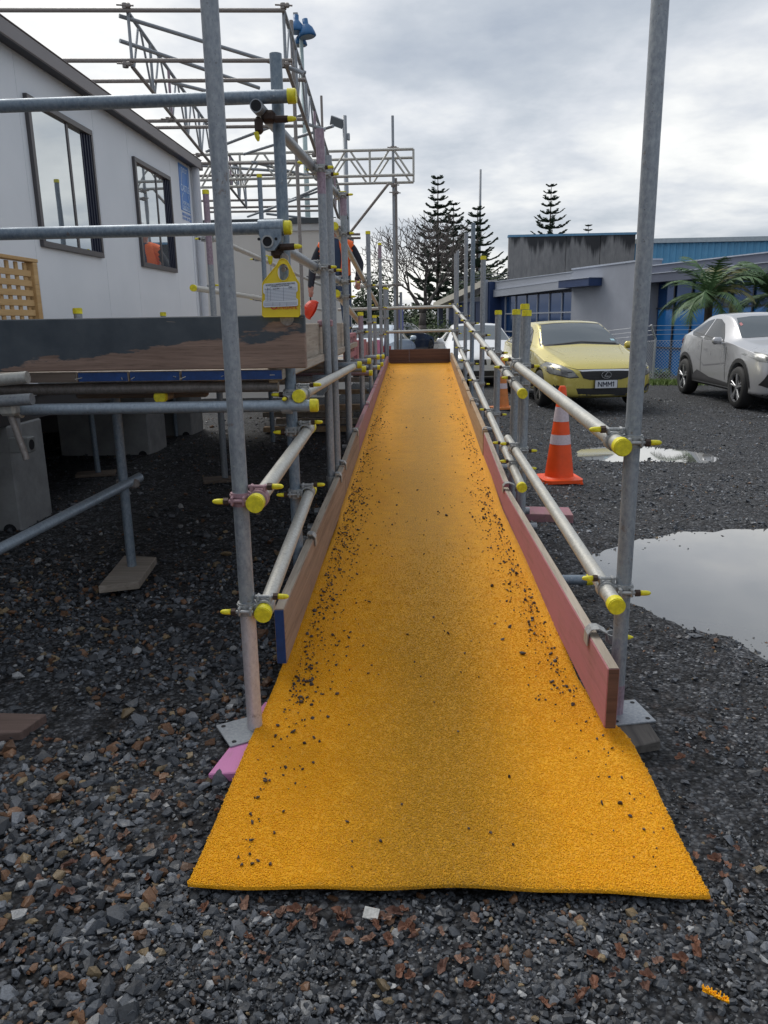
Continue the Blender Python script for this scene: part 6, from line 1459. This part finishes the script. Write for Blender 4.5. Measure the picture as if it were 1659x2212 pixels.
# cream sloping eave at the far end
wbox('porch_eave', 25.62, 33.5, 3.05, 3.42, -0.5, 0.5, m_plain('cream metal eave', (0.50, 0.47, 0.40), 0.5), of, 2.05, 2.38); wbox('porch_wall', 25.7, 33, ZB, 2.3, -0.8, -0.4, NAVYB, of)
for s in (27.5, 33.0): wbox('porch_post', s, s + 0.3, ZB, 2.2, 0.0, 0.3, GREYD, of)
# projecting canopy
wbox('canopy', 13.7, 16.3, 2.60, 2.92, 0.11, 0.75, NAVYB, of); wbox('flashing', 13.65, 16.35, 2.922, 2.95, 0.11, 0.79, FLASH, of)
# near glazed range
wbox('fascia', -4, 10.43, 2.89, 3.17, -0.42, 0.10, GREYD, of); wbox('flashing', -4, 10.43, 3.172, 3.21, -0.42, 0.14, FLASH, of); wbox('fascia', -4, 10.43, 2.55, 2.86, -0.35, 0.30, GREYD, of); wbox('flashing', -4, 10.43, 2.862, 2.886, -0.35, 0.34, FLASH, of)
wbox('wall', -4, 10.44, ZB, 2.54, -0.55, -0.42, NAVYB, of)
for i in range(13):
    s0 = 10.35 - (i + 1) * 1.03
    for z0, z1 in ((ZB, 0.05), (0.11, 1.55), (1.61, 2.52)): wbox('window_pane', s0 + 0.04, s0 + 0.99, z0, z1, -0.41, -0.37, BGLASS if z0 < 1.5 else BGLASSD, of)
    wbox('mullion', s0 - 0.03, s0 + 0.03, ZB, 2.53, -0.40, -0.31, DKFR, of)
for z in (0.05, 1.55): wbox('transom_bar', -3.6, 10.35, z, z + 0.06, -0.398, -0.312, DKFR, of)

def m_stain():
    n = N('rain stained concrete'); c = n.coord('World'); g = n.sepxyz(c); st = n.noise(n.coord('World', (1.0, 1.0, 0.06)), 0.75, 6, 0.7); f = n.noise(n.coord('World', (4, 4, 1)), 1.2, 6, 0.7)
    base = n.ramp(f, [(0.3, (0.16, 0.16, 0.165)), (0.7, (0.27, 0.265, 0.26))])
    m = n.math('ADD', n.math('MULTIPLY', st, 1.9), n.math('MULTIPLY', n.math('SUBTRACT', g[2], 6.3), 0.32))
    col = n.mix(n.ramp(m, [(0.70, 0.0), (0.86, 0.95)]), base, (0.025, 0.026, 0.03)); n.set(Base_Color=col, Roughness=0.85); n.bump(f, 0.2, 0.02); return n.m
wh = thing('warehouse', (12, 55, -0.95), 'big warehouse with black streaked concrete wall and blue cladding', 'building')
STN = m_stain()
for x0, x1 in ((5.75, 9.35), (9.38, 11.5), (11.53, 13.7)):
    bm = bmesh.new(); bm_box2(bm, (x0, 52, -1), (x1, 52.4, 6.28)); put('concrete_panel', bm, STN, wh)
bm = bmesh.new(); bm_box2(bm, (5.7, 51.95, 6.282), (13.75, 52.5, 6.42)); put('blue_capping', bm, m_plain('light blue capping', (0.12, 0.27, 0.42), 0.5), wh)
bm = bmesh.new(); x = 13.72; pts = [(13.72, 52.6)]
while x < 26: pts += [(x, 52.30), (x + 0.12, 52.22), (x + 0.22, 52.22), (x + 0.30, 52.30)]; x += 0.40
pts += [(x, 52.6)]; bm_prism(bm, pts, 'z', -1, 5.75); put('corrugated_cladding', bm, m_plain('blue cladding', (0.11, 0.33, 0.54), 0.45, 0.1, 0.06, 1.0), wh)
bm = bmesh.new(); bm_box2(bm, (13.8, 52.0, 5.75), (26, 52.7, 6.02)); put('gutter', bm, m_plain('pale gutter', (0.42, 0.48, 0.52), 0.5), wh)
bm = bmesh.new(); bm_box2(bm, (9.0, 52.7, -1), (26, 66, 5.7)); put('rear_block', bm, STN, wh)
for i, z in enumerate((3.75, 3.95, 4.12)):
    bm = bmesh.new(); bm_tube(bm, (2.6, 51.9, z - 0.25), (5.8, 51.9, z), 0.025, 6); put('overhead_wire', bm, DKFR, wh)
# pale building behind the worker
cb = thing('site_building', (-4.5, 17, -0.2), 'beige prefabricated building with dark roof edge behind the worker', 'building')
BEIGE = m_plain('beige panel', (0.60, 0.575, 0.54), 0.6, 0, 0.04, 1.5); CY = 15.3; CE = -1.62
for i in range(6):
    bm = bmesh.new(); bm_box2(bm, (CE - (i + 1) * 1.2, CY, -0.25), (CE - i * 1.2 - 0.008, CY + 0.2, 2.98)); put('wall_panel', bm, BEIGE, cb)
bm = bmesh.new(); bm_box2(bm, (CE - 7.3, CY - 0.1, 3.10), (CE + 0.08, CY + 4, 3.20)); put('roof', bm, m_plain('dark grey roof edge', (0.045, 0.055, 0.065), 0.5), cb); bm = bmesh.new(); bm_box2(bm, (CE - 7.25, CY - 0.05, 2.98), (CE + 0.04, CY + 4, 3.10)); put('fascia', bm, m_plain('pale fascia', (0.52, 0.53, 0.54), 0.5), cb)
bm = bmesh.new(); bm_box2(bm, (CE - 7.2, CY + 0.25, -0.25), (CE - 0.02, CY + 4, 2.98)); put('core', bm, BEIGE, cb)
a = U(640, 597, y=CY); bm = bmesh.new(); bm_box2(bm, (a.x + 0.2, CY - 0.035, a.z - 0.05), (a.x + 1.0, CY - 0.005, a.z)); put('window_head', bm, FRAME, cb)

# ================================================================== fence
fn = thing('chain_link_fence', (5.5, 18.6, -0.2), 'chain link fence with bent barbed wire posts behind the parked cars', 'fence')
FST = m_plain('dull galvanised fence', (0.36, 0.38, 0.40), 0.5, 0.4, 0.1, 10); FP = [Vector((13, 18.3, 0)), Vector((5.5, 18.6, 0)), Vector((3.2, 23.5, 0)), Vector((2.5, 30, 0))]
bmW = bmesh.new(); bmB = bmesh.new(); FH = 0.95
for a, b in zip(FP, FP[1:]):
    L = (b - a).length; d = (b - a) / L; n = int(L / 2.6); outw = Vector((d.y, -d.x, 0)); outw = -outw if outw.y < 0 else outw
    for i in range(n + 1):
        p = a + d * (L * i / n); z = gz(p.x, p.y)
        if i == 0 and a is not FP[0]: continue
        bm = bmesh.new(); q = Vector((-0.9, -0.45, 0)) * 0.16; bm_path(bm, [(p.x, p.y, z), (p.x, p.y, z + FH + 0.05), (p.x + q.x * 0.3, p.y + q.y * 0.3, z + FH + 0.12), (p.x + q.x, p.y + q.y, z + FH + 0.36)], 0.027, 8); put('post', bm, FST, fn)
    s = 0.075; k = -FH
    while k < L:
        for sg in (0, 1):
            t0, t1 = max(k, 0), min(k + FH, L)
            if t1 - t0 < 0.02: continue
            h0, h1 = (t0 - k, t1 - k) if not sg else (FH - (t0 - k), FH - (t1 - k))
            p0_, p1_ = a + d * t0, a + d * t1
            bm_tube(bmW, (p0_.x, p0_.y, gz(p0_.x, p0_.y) + h0), (p1_.x, p1_.y, gz(p1_.x, p1_.y) + h1), 0.0035, 3, caps=False)
        k += s
    for i, (h, o_) in enumerate(((FH + 0.14, 0.05), (FH + 0.24, 0.10), (FH + 0.34, 0.15), (FH, 0), (0.05, 0))):
        q = Vector((-0.9, -0.45, 0)) * o_; bm_tube(bmB, a + q + Vector((0, 0, gz(a.x, a.y) + h)), b + q + Vector((0, 0, gz(b.x, b.y) + h)), 0.0045, 4)
o = put('wire_mesh', bmW, FST, fn); o['kind'] = 'stuff'; put('barbed_wire', bmB, FST, fn)

# ================================================================== plants
def m_leaf(name, a, b, rough=0.55, trans=0.12):
    n = N(name); c = n.coord('World'); f = n.noise(c, 3.5, 4, 0.6); g = n.noise(c, 40, 2)
    n.set(Base_Color=n.mix(n.ramp(g, [(0.3, 0.0), (0.7, 0.5)]), n.ramp(f, [(0.3, a), (0.7, b)]), tuple(v * 1.3 for v in b)), Roughness=rough)
    n.p.inputs['Specular IOR Level'].default_value = 0.3; return n.m
PINEG = m_leaf('dark pine foliage', (0.030, 0.052, 0.038), (0.062, 0.092, 0.062)); BUSHG = m_leaf('dark shrub leaves', (0.010, 0.022, 0.010), (0.030, 0.052, 0.020)); BUSHL = m_leaf('green shrub leaves', (0.030, 0.060, 0.016), (0.07, 0.115, 0.032)); PALMG = m_leaf('palm leaflets', (0.035, 0.080, 0.030), (0.085, 0.15, 0.06)); PALMY = m_leaf('yellowing palm leaflets', (0.10, 0.11, 0.035), (0.19, 0.18, 0.07)); BARK = m_plain('grey bark', (0.085, 0.075, 0.068), 0.9, 0, 0.3, 4, 0.4); BARKT = m_plain('thin twig bark', (0.08, 0.066, 0.062), 0.9, 0, 0.2, 4); TRNK = m_plain('brown trunk', (0.07, 0.055, 0.045), 0.9, 0, 0.3, 5, 0.4)
def raw(name, V, F, mat, parent=None):
    me = bpy.data.meshes.new(name); me.from_pydata(V, [], F); me.update(); me.materials.append(mat); return link(name, me, parent)
class Soup:
    def __init__(s): s.V = []; s.F = []
    def quad(s, a, b, c, d): n = len(s.V); s.V += [tuple(a), tuple(b), tuple(c), tuple(d)]; s.F.append((n, n + 1, n + 2, n + 3))
    def tri(s, a, b, c): n = len(s.V); s.V += [tuple(a), tuple(b), tuple(c)]; s.F.append((n, n + 1, n + 2))
    def prism(s, a, b, r0, r1):
        d = (b - a); u = d.orthogonal().normalized(); v = d.normalized().cross(u); n = len(s.V)
        for p, r in ((a, r0), (b, r1)):
            for k in range(3): s.V.append(tuple(p + (u * math.cos(2.094 * k) + v * math.sin(2.094 * k)) * r))
        for k in range(3): s.F.append((n + k, n + (k + 1) % 3, n + 3 + (k + 1) % 3, n + 3 + k))
def norfolk(x, y, zb, ztop, rad, label, seed, low=0.12):
    r = random.Random(seed); H = ztop - zb; t = thing('norfolk_pine', (x, y, zb), label, 'pine tree', 'tall pines beyond the site')
    bm = bmesh.new(); bm_tube(bm, (0, 0, 0), (0, 0, H * 0.97), 0.22, 8, 0.025); put('trunk', bm, TRNK, t, True, True)
    S = Soup(); z = H * low; 
    while z < H * 0.985:
        f = 1 - (z / H); L = rad * (f ** 0.85) * r.uniform(0.80, 1.12) + 0.24; n = 6 if f > 0.1 else 5; a0 = r.uniform(0, 6.28)
        for i in range(n):
            a = a0 + 2 * math.pi * i / n + r.uniform(-0.15, 0.15); d = Vector((math.cos(a), math.sin(a), 0)); sd_ = Vector((-d.y, d.x, 0)); Lb = L * r.uniform(0.62, 1.12)
            up = 0.02 + 0.20 * (1 - f); pts = []
            for k in range(9):
                q = k / 8; pts.append(Vector((0, 0, z)) + d * Lb * q + Vector((0, 0, Lb * (up * q - 0.16 * math.sin(q * 3.14) + 0.10 * q * q))))
            for p, q in zip(pts, pts[1:]): S.prism(p, q, 0.035, 0.028)
            m = max(6, int(Lb * 8))
            for k in range(m):
                q = 0.16 + 0.84 * k / m; i0 = min(7, int(q * 8)); p = pts[i0].lerp(pts[i0 + 1], q * 8 - i0)
                for sg in (-1, 1):
                    l = (0.22 + 0.42 * min(1, Lb / 3)) * (1.0 - 0.35 * q) * r.uniform(0.7, 1.15); e_ = p + sd_ * sg * l * 0.75 + d * l * 0.55 + Vector((0, 0, l * r.uniform(0.10, 0.42)))
                    wv = d * 0.08; S.quad(p - wv, p + wv, e_ + wv * 0.8, e_ - wv * 0.8); hv = Vector((0, 0, 0.05)); S.quad(p - hv, p + hv, e_ + hv * 0.8, e_ - hv * 0.8)
        z += max(0.55, 0.055 * H * (0.66 + 0.45 * f)) * r.uniform(0.88, 1.15)
    raw('foliage', S.V, S.F, PINEG, t); return t
GY = -0.3
norfolk(1.78, 75, GY, 14.3, 4.6, 'tallest dark pine rising behind the bare tree', 1); norfolk(3.42, 80, GY, 12.5, 5.0, 'dark pine close behind the tallest pine', 2); norfolk(5.05, 70, GY, 10.9, 4.4, 'dark pine beside the slim mast', 3); norfolk(13.6, 85, GY, 14.9, 4.6, 'lone pine standing above the concrete warehouse', 4, 0.3); norfolk(19.6, 95, GY, 11.8, 2.4, 'small pine tip peeping over the warehouse roof', 5, 0.7)
def bare(x, y, zb, label):
    r = random.Random(21); t = thing('bare_tree', (x, y, zb), label, 'tree'); bmT = bmesh.new(); S = Soup()
    def grow(p, d, L, rad, lev):
        n = 3; q = p
        for i in range(n):
            d = (d + Vector((r.gauss(0, .10), r.gauss(0, .10), r.gauss(0.03, .06)))).normalized(); e_ = q + d * L / n; r1 = rad * (0.9 if i < n - 1 else 0.74)
            if lev < 3: bm_tube(bmT, q, e_, rad, 7, r1)
            else: S.prism(q, e_, max(rad, 0.015), max(r1, 0.012))
            rad = r1; q = e_
            if lev >= 2 and i < n - 1 and lev < 6:
                side = d.orthogonal().normalized(); side.rotate(Matrix.Rotation(r.uniform(0, 6.28), 3, d)); grow(q, (d * 0.75 + side * 0.75 + Vector((0, 0, 0.25))).normalized(), L * 0.62, rad * 0.55, lev + 2)
        if lev >= 7: return
        for k in range(3 if lev < 2 else 2):
            side = d.orthogonal().normalized(); side.rotate(Matrix.Rotation(2.1 * k + r.uniform(-.5, .5), 3, d)); sp = r.uniform(0.42, 0.72) if lev else r.uniform(0.55, 0.85)
            nd = (d * (1 - sp * 0.35) + side * sp + Vector((0, 0, 0.16))).normalized(); grow(q, nd, L * r.uniform(0.70, 0.85), rad * 0.72, lev + 1)
    grow(Vector((0, 0, 0)), Vector((0, 0, 1)), 1.95, 0.27, 0)
    put('trunk', bmT, BARK, t, True, True); o = raw('twigs', S.V, S.F, BARKT, t); return t
bare(0.15, 42, GY, 'leafless grey tree spreading beyond the ramp top')
def bush(x, y, zb, rx, ry, h, mat, label, n=1500, leaf=0.16, seed=0, name='bush', group='shrubs and hedges beyond the site'):
    r = random.Random(seed + int(x * 31 + y)); t = thing(name, (x, y, zb), label, 'bush', group); S = Soup()
    cl = [(r.uniform(-.7, .7), r.uniform(-.7, .7), r.uniform(.25, .8), r.uniform(.28, .5)) for _ in range(12)]
    for i in range(n):
        c = cl[r.randrange(len(cl))]; v = Vector((r.gauss(0, 1), r.gauss(0, 1), r.gauss(0, 1))).normalized() * (r.random() ** 0.35) * c[3]
        p = Vector(((c[0] + v.x) * rx, (c[1] + v.y) * ry, max(0.02, (c[2] + v.z)) * h)); u = Vector((r.gauss(0, 1), r.gauss(0, 1), r.gauss(0, .6))).normalized() * leaf * r.uniform(.5, 1.2); w_ = u.orthogonal().normalized() * leaf * 0.45
        S.quad(p - u * 0.5, p + w_ * 0.5, p + u * 0.5, p - w_ * 0.5)
    raw('leaves', S.V, S.F, mat, t)
    bm = bmesh.new()
    for c in cl[:5]: bm_tube(bm, (c[0] * rx * .2, c[1] * ry * .2, 0), (c[0] * rx * .8, c[1] * ry * .8, c[2] * h), 0.05, 5, 0.02)
    put('stems', bm, TRNK, t, False, True); return t
bush(-1.4, 30, GY, 1.2, 1.0, 3.3, BUSHG, 'dense dark green shrub right behind the worker', 3000, 0.20, 1)
bush(4.0, 58, GY, 3.0, 2.0, 4.4, BUSHG, 'tall dark hedge trees below the pines', 3600, 0.42, 3); bush(-0.6, 62, GY, 3.5, 2.0, 2.4, BUSHG, 'dark shrubs behind the bare tree trunk', 2600, 0.36, 4); bush(6.2, 66, GY, 2.6, 2, 5.0, BUSHG, 'dark shrub mass left of the warehouse wall', 2200, 0.4, 5)
bush(-0.9, 50, GY, 1.1, 0.8, 2.0, BUSHL, 'bright green shrub left of the bare trunk', 1500, 0.2, 6); bush(2.2, 52, GY, 2.2, 0.8, 1.5, BUSHL, 'low clipped green hedge right of the bare trunk', 1600, 0.16, 7); bush(-4.5, 60, GY, 3.0, 2, 3.0, BUSHG, 'dark shrubs left of the ramp end', 1800, 0.34, 8)
bush(-9, 64, GY, 5, 2, 3.6, BUSHG, 'dark hedge behind the beige building', 1600, 0.4, 9); bush(20, 70, GY, 6, 2, 3.0, BUSHG, 'hedge behind the warehouse', 800, 0.4, 10)
for i, (x, y) in enumerate(((4.55, 19.3), (5.1, 19.1), (5.8, 19.0), (6.4, 18.9), (7.2, 18.8))): bush(x, y, gz(x, y), 0.28, 0.16, 0.26, PALMY if i % 2 else BUSHL, 'small brownish weed clump along the fence foot' if i % 2 else 'small green weed clump along the fence foot', 260, 0.07, 30 + i, 'weed_clump', 'weeds along the fence foot')
# grass strip at the fence foot
S = Soup(); r = random.Random(4)
for i in range(9000):
    x = r.uniform(3.9, 8.5); y = 18.15 + r.gauss(0, 0.22) + (5.5 - x) * 0.10; z = gz(x, y); h = r.uniform(0.04, 0.13); a = r.uniform(0, 6.28); d = Vector((math.cos(a), math.sin(a), 0)); p = Vector((x, y, z)); S.tri(p - d * 0.012, p + d * 0.012, p + Vector((d.y * 0.05, -d.x * 0.05, h)))
o = raw('grass', S.V, S.F, m_leaf('grass blades', (0.06, 0.105, 0.02), (0.14, 0.20, 0.045))); tag(o, 'strip of bright grass at the foot of the chain link fence', 'grass', kind='stuff')
def palm(x, y, zb, zc, label, seed, n=15, L=1.5, gold=3):
    r = random.Random(seed); t = thing('palm_tree', (x, y, zb), label, 'palm tree', 'palms in front of the office'); h = zc - zb
    bm = bmesh.new(); bm_path(bm, [(0, 0, 0), (0.02, 0, h * 0.5), (0.0, 0, h)], [0.12, 0.10, 0.085], 10); put('trunk', bm, TRNK, t, True, True)
    for i in range(n):
        a = 2.4 * i + r.uniform(-.3, .3); el = r.uniform(-0.1, 1.25) if i > 4 else r.uniform(1.1, 1.5); d = Vector((math.cos(a), math.sin(a), 0)); S = Soup(); Lf = L * r.uniform(.8, 1.15); pts = []; p = Vector((0, 0, h)); ang = el
        m = 22
        for k in range(m + 1):
            pts.append(p.copy()); ang -= (1.9 - 0.35 * el) / m * (0.4 + 1.2 * k / m); p = p + (d * math.cos(ang) + Vector((0, 0, math.sin(ang)))) * Lf / m
        for k in range(m): S.prism(pts[k], pts[k + 1], 0.014 * (1 - k / m) + 0.004, 0.014 * (1 - (k + 1) / m) + 0.004)
        sd_ = Vector((-d.y, d.x, 0))
        for k in range(2, int(m * 1.5)):
            q = k / (m * 1.5); i0 = min(m - 1, int(q * m)); p = pts[i0].lerp(pts[i0 + 1], q * m - i0); tg_ = (pts[i0 + 1] - pts[i0]).normalized()
            for sg in (-1, 1):
                l = Lf * 0.30 * math.sin(math.pi * min(1, 0.12 + q * 0.9)) ** 0.7 * r.uniform(.8, 1.1); e_ = p + (sd_ * sg * 0.72 + tg_ * 0.62 + Vector((0, 0, -0.28 + r.uniform(-.2, .15)))).normalized() * l; wv = tg_ * 0.021
                S.quad(p - wv, p + wv, e_ + wv * 0.15, e_ - wv * 0.15)
        raw('frond', S.V, S.F, PALMY if i % 5 == gold else PALMG, t)
    return t
palm(7.15, 20.0, gz(7.15, 20.0), 1.75, 'palm with upright spear fronds behind the silver car', 3, 24, 1.35); palm(8.95, 20.6, gz(8.95, 20.6), 1.75, 'fuller palm right of the upright one beside the glass', 8, 26, 1.45)

# ================================================================== masts and lamps
def mast(x, y, zt, r0, r1, mat, name, label, cat):
    t = thing(name, (x, y, GY), label, cat); bm = bmesh.new(); bm_tube(bm, (0, 0, 0), (0, 0, zt - GY), r0, 12, r1); o = put('pole', bm, mat, t, True, True); return t
a = U(650, 72, y=38); PALEG = m_plain('pale green paint', (0.42, 0.52, 0.52), 0.5); FLB = m_plain('blue lamp shade', (0.03, 0.14, 0.33), 0.45)
t = mast(a.x, 38, a.z, 0.16, 0.085, PALEG, 'floodlight_mast', 'pale green mast with three blue floodlights above the scaffold', 'floodlight')
def bell(c, s, tilt):
    bm = bmesh.new(); R = Matrix.Rotation(tilt, 3, 'Y'); prof = [(0.11, 0.60), (0.115, 0.42), (0.15, 0.38), (0.26, 0.27), (0.33, 0.10), (0.365, -0.02), (0.32, -0.05)]; rings = []
    for rr, zz in prof: rings.append([bm.verts.new(R @ Vector((rr * s * math.cos(2 * math.pi * k / 18), rr * s * math.sin(2 * math.pi * k / 18), zz * s)) + Vector(c)) for k in range(18)])
    for p, q in zip(rings, rings[1:]):
        for k in range(18): bm.faces.new((p[k], p[(k + 1) % 18], q[(k + 1) % 18], q[k]))
    bm.faces.new(rings[0]); f = bm.faces.new(rings[-1]); bmesh.ops.recalc_face_normals(bm, faces=bm.faces[:]); o = put('lamp_shade', bm, FLB, t, True, True)
    b = bmesh.new(); bm_tube(b, R @ Vector((0, 0, -0.055 * s)) , R @ Vector((0, 0, -0.062 * s)), 0.29 * s, 18)
    for v in b.verts: v.co += Vector(c) - o.location
    put('lens', b, m_plain('lamp glass', (0.35, 0.38, 0.40), 0.3), o, False, True)
H_ = a.z - GY
for px, py, s, tl in ((641, 71, 1.05, 0.05), (665, 80.5, 1.1, -0.12), (646, 91, 0.9, 0.0)):
    q = U(px, py, y=38); bell((q.x - a.x, (0.3 if s < 1 else -0.2), q.z - GY), s * 1.0, tl)
b = bmesh.new(); bm_tube(b, (-0.3, -0.15, H_ + 0.15), (0.45, -0.15, H_ - 0.05), 0.04, 8); bm_box(b, (-0.2, 0, H_ + 0.55), (0.2, 0.2, 0.5)); put('bracket', b, GALV, t, False, True)
a = U(744, 250, y=28); t = mast(a.x, 28, a.z, 0.095, 0.075, GALV, 'lamp_post', 'grey lamp post with a square LED head behind the scaffold', 'lamp post'); h = a.z - GY
b = bmesh.new(); bm_box(b, (-0.26, -0.05, h - 0.20), (0.44, 0.34, 0.05), Matrix.Rotation(0.35, 3, 'Y') @ Matrix.Rotation(-0.75, 3, 'X'), 0.01); bm_tube(b, (-0.06, 0, h - 0.2), (0.02, 0, h - 0.22), 0.03, 8); lh = put('lamp_head', b, GALV, t, False, True)
b = bmesh.new(); bm_box(b, (0.12, 0, h - 0.65), (0.09, 0.12, 0.22), bevel=0.02); put('sensor_box', b, GALV, t, False, True)
a = U(1038, 366, y=75); mast(a.x, 75, a.z, 0.16, 0.10, m_plain('grey mast paint', (0.26, 0.28, 0.31), 0.5), 'mast', 'slim tall grey mast beside the third pine', 'mast')
a = U(860, 700, y=24); bm = bmesh.new(); bm_box2(bm, (a.x - 0.02, 24, gz(a.x, 24)), (a.x + 0.16, 24.03, a.z + 0.55)); tag(put('banner', bm, m_plain('purple blue banner', (0.10, 0.11, 0.30), 0.6)), 'narrow purple blue banner beyond the ramp end rail', 'banner')

# ================================================================== road and far cars
ROAD = m_plain('asphalt road', (0.055, 0.058, 0.062), 0.75, 0, 0.15, 0.6, 0.1, kind='World')
bm = bmesh.new(); v = [bm.verts.new(p) for p in ((-40, 30, -0.185), (2.3, 30, -0.185), (2.3, 49, -0.185), (-40, 49, -0.185))]; bm.faces.new(v); bmesh.ops.recalc_face_normals(bm, faces=bm.faces[:]); struct(put('road', bm, ROAD))
bm = bmesh.new(); bm_box2(bm, (-40, 49.0, -0.25), (2.6, 49.25, -0.07), 0.02); struct(put('kerb', bm, CONCM))
bm = bmesh.new(); v = [bm.verts.new(p) for p in ((-40, 49.25, -0.09), (3.5, 49.25, -0.09), (3.5, 56, -0.05), (-40, 56, -0.05))]; bm.faces.new(v); bmesh.ops.recalc_face_normals(bm, faces=bm.faces[:]); struct(put('verge', bm, m_leaf('brown verge', (0.05, 0.045, 0.02), (0.10, 0.085, 0.045))))
def far_car(px, py, y, rot, paint, label):
    p = U(px, py, y=y); plain_car((p.x, y, gz(p.x, y)), rot, paint, label, 'cars beyond the ramp end')
far_car(846, 745, 25.0, math.radians(172), m_paint('pale blue paint', (0.50, 0.58, 0.66), 0.1), 'pale blue car seen from behind past the end rails'); far_car(905, 735, 36.0, math.radians(160), m_paint('black paint', (0.012, 0.013, 0.016), 0.1), 'black car seen from behind beyond the ramp end board')
far_car(800, 735, 33.0, math.radians(176), m_paint('grey white paint', (0.55, 0.56, 0.58), 0.1), 'whitish car hidden behind the left ramp posts')
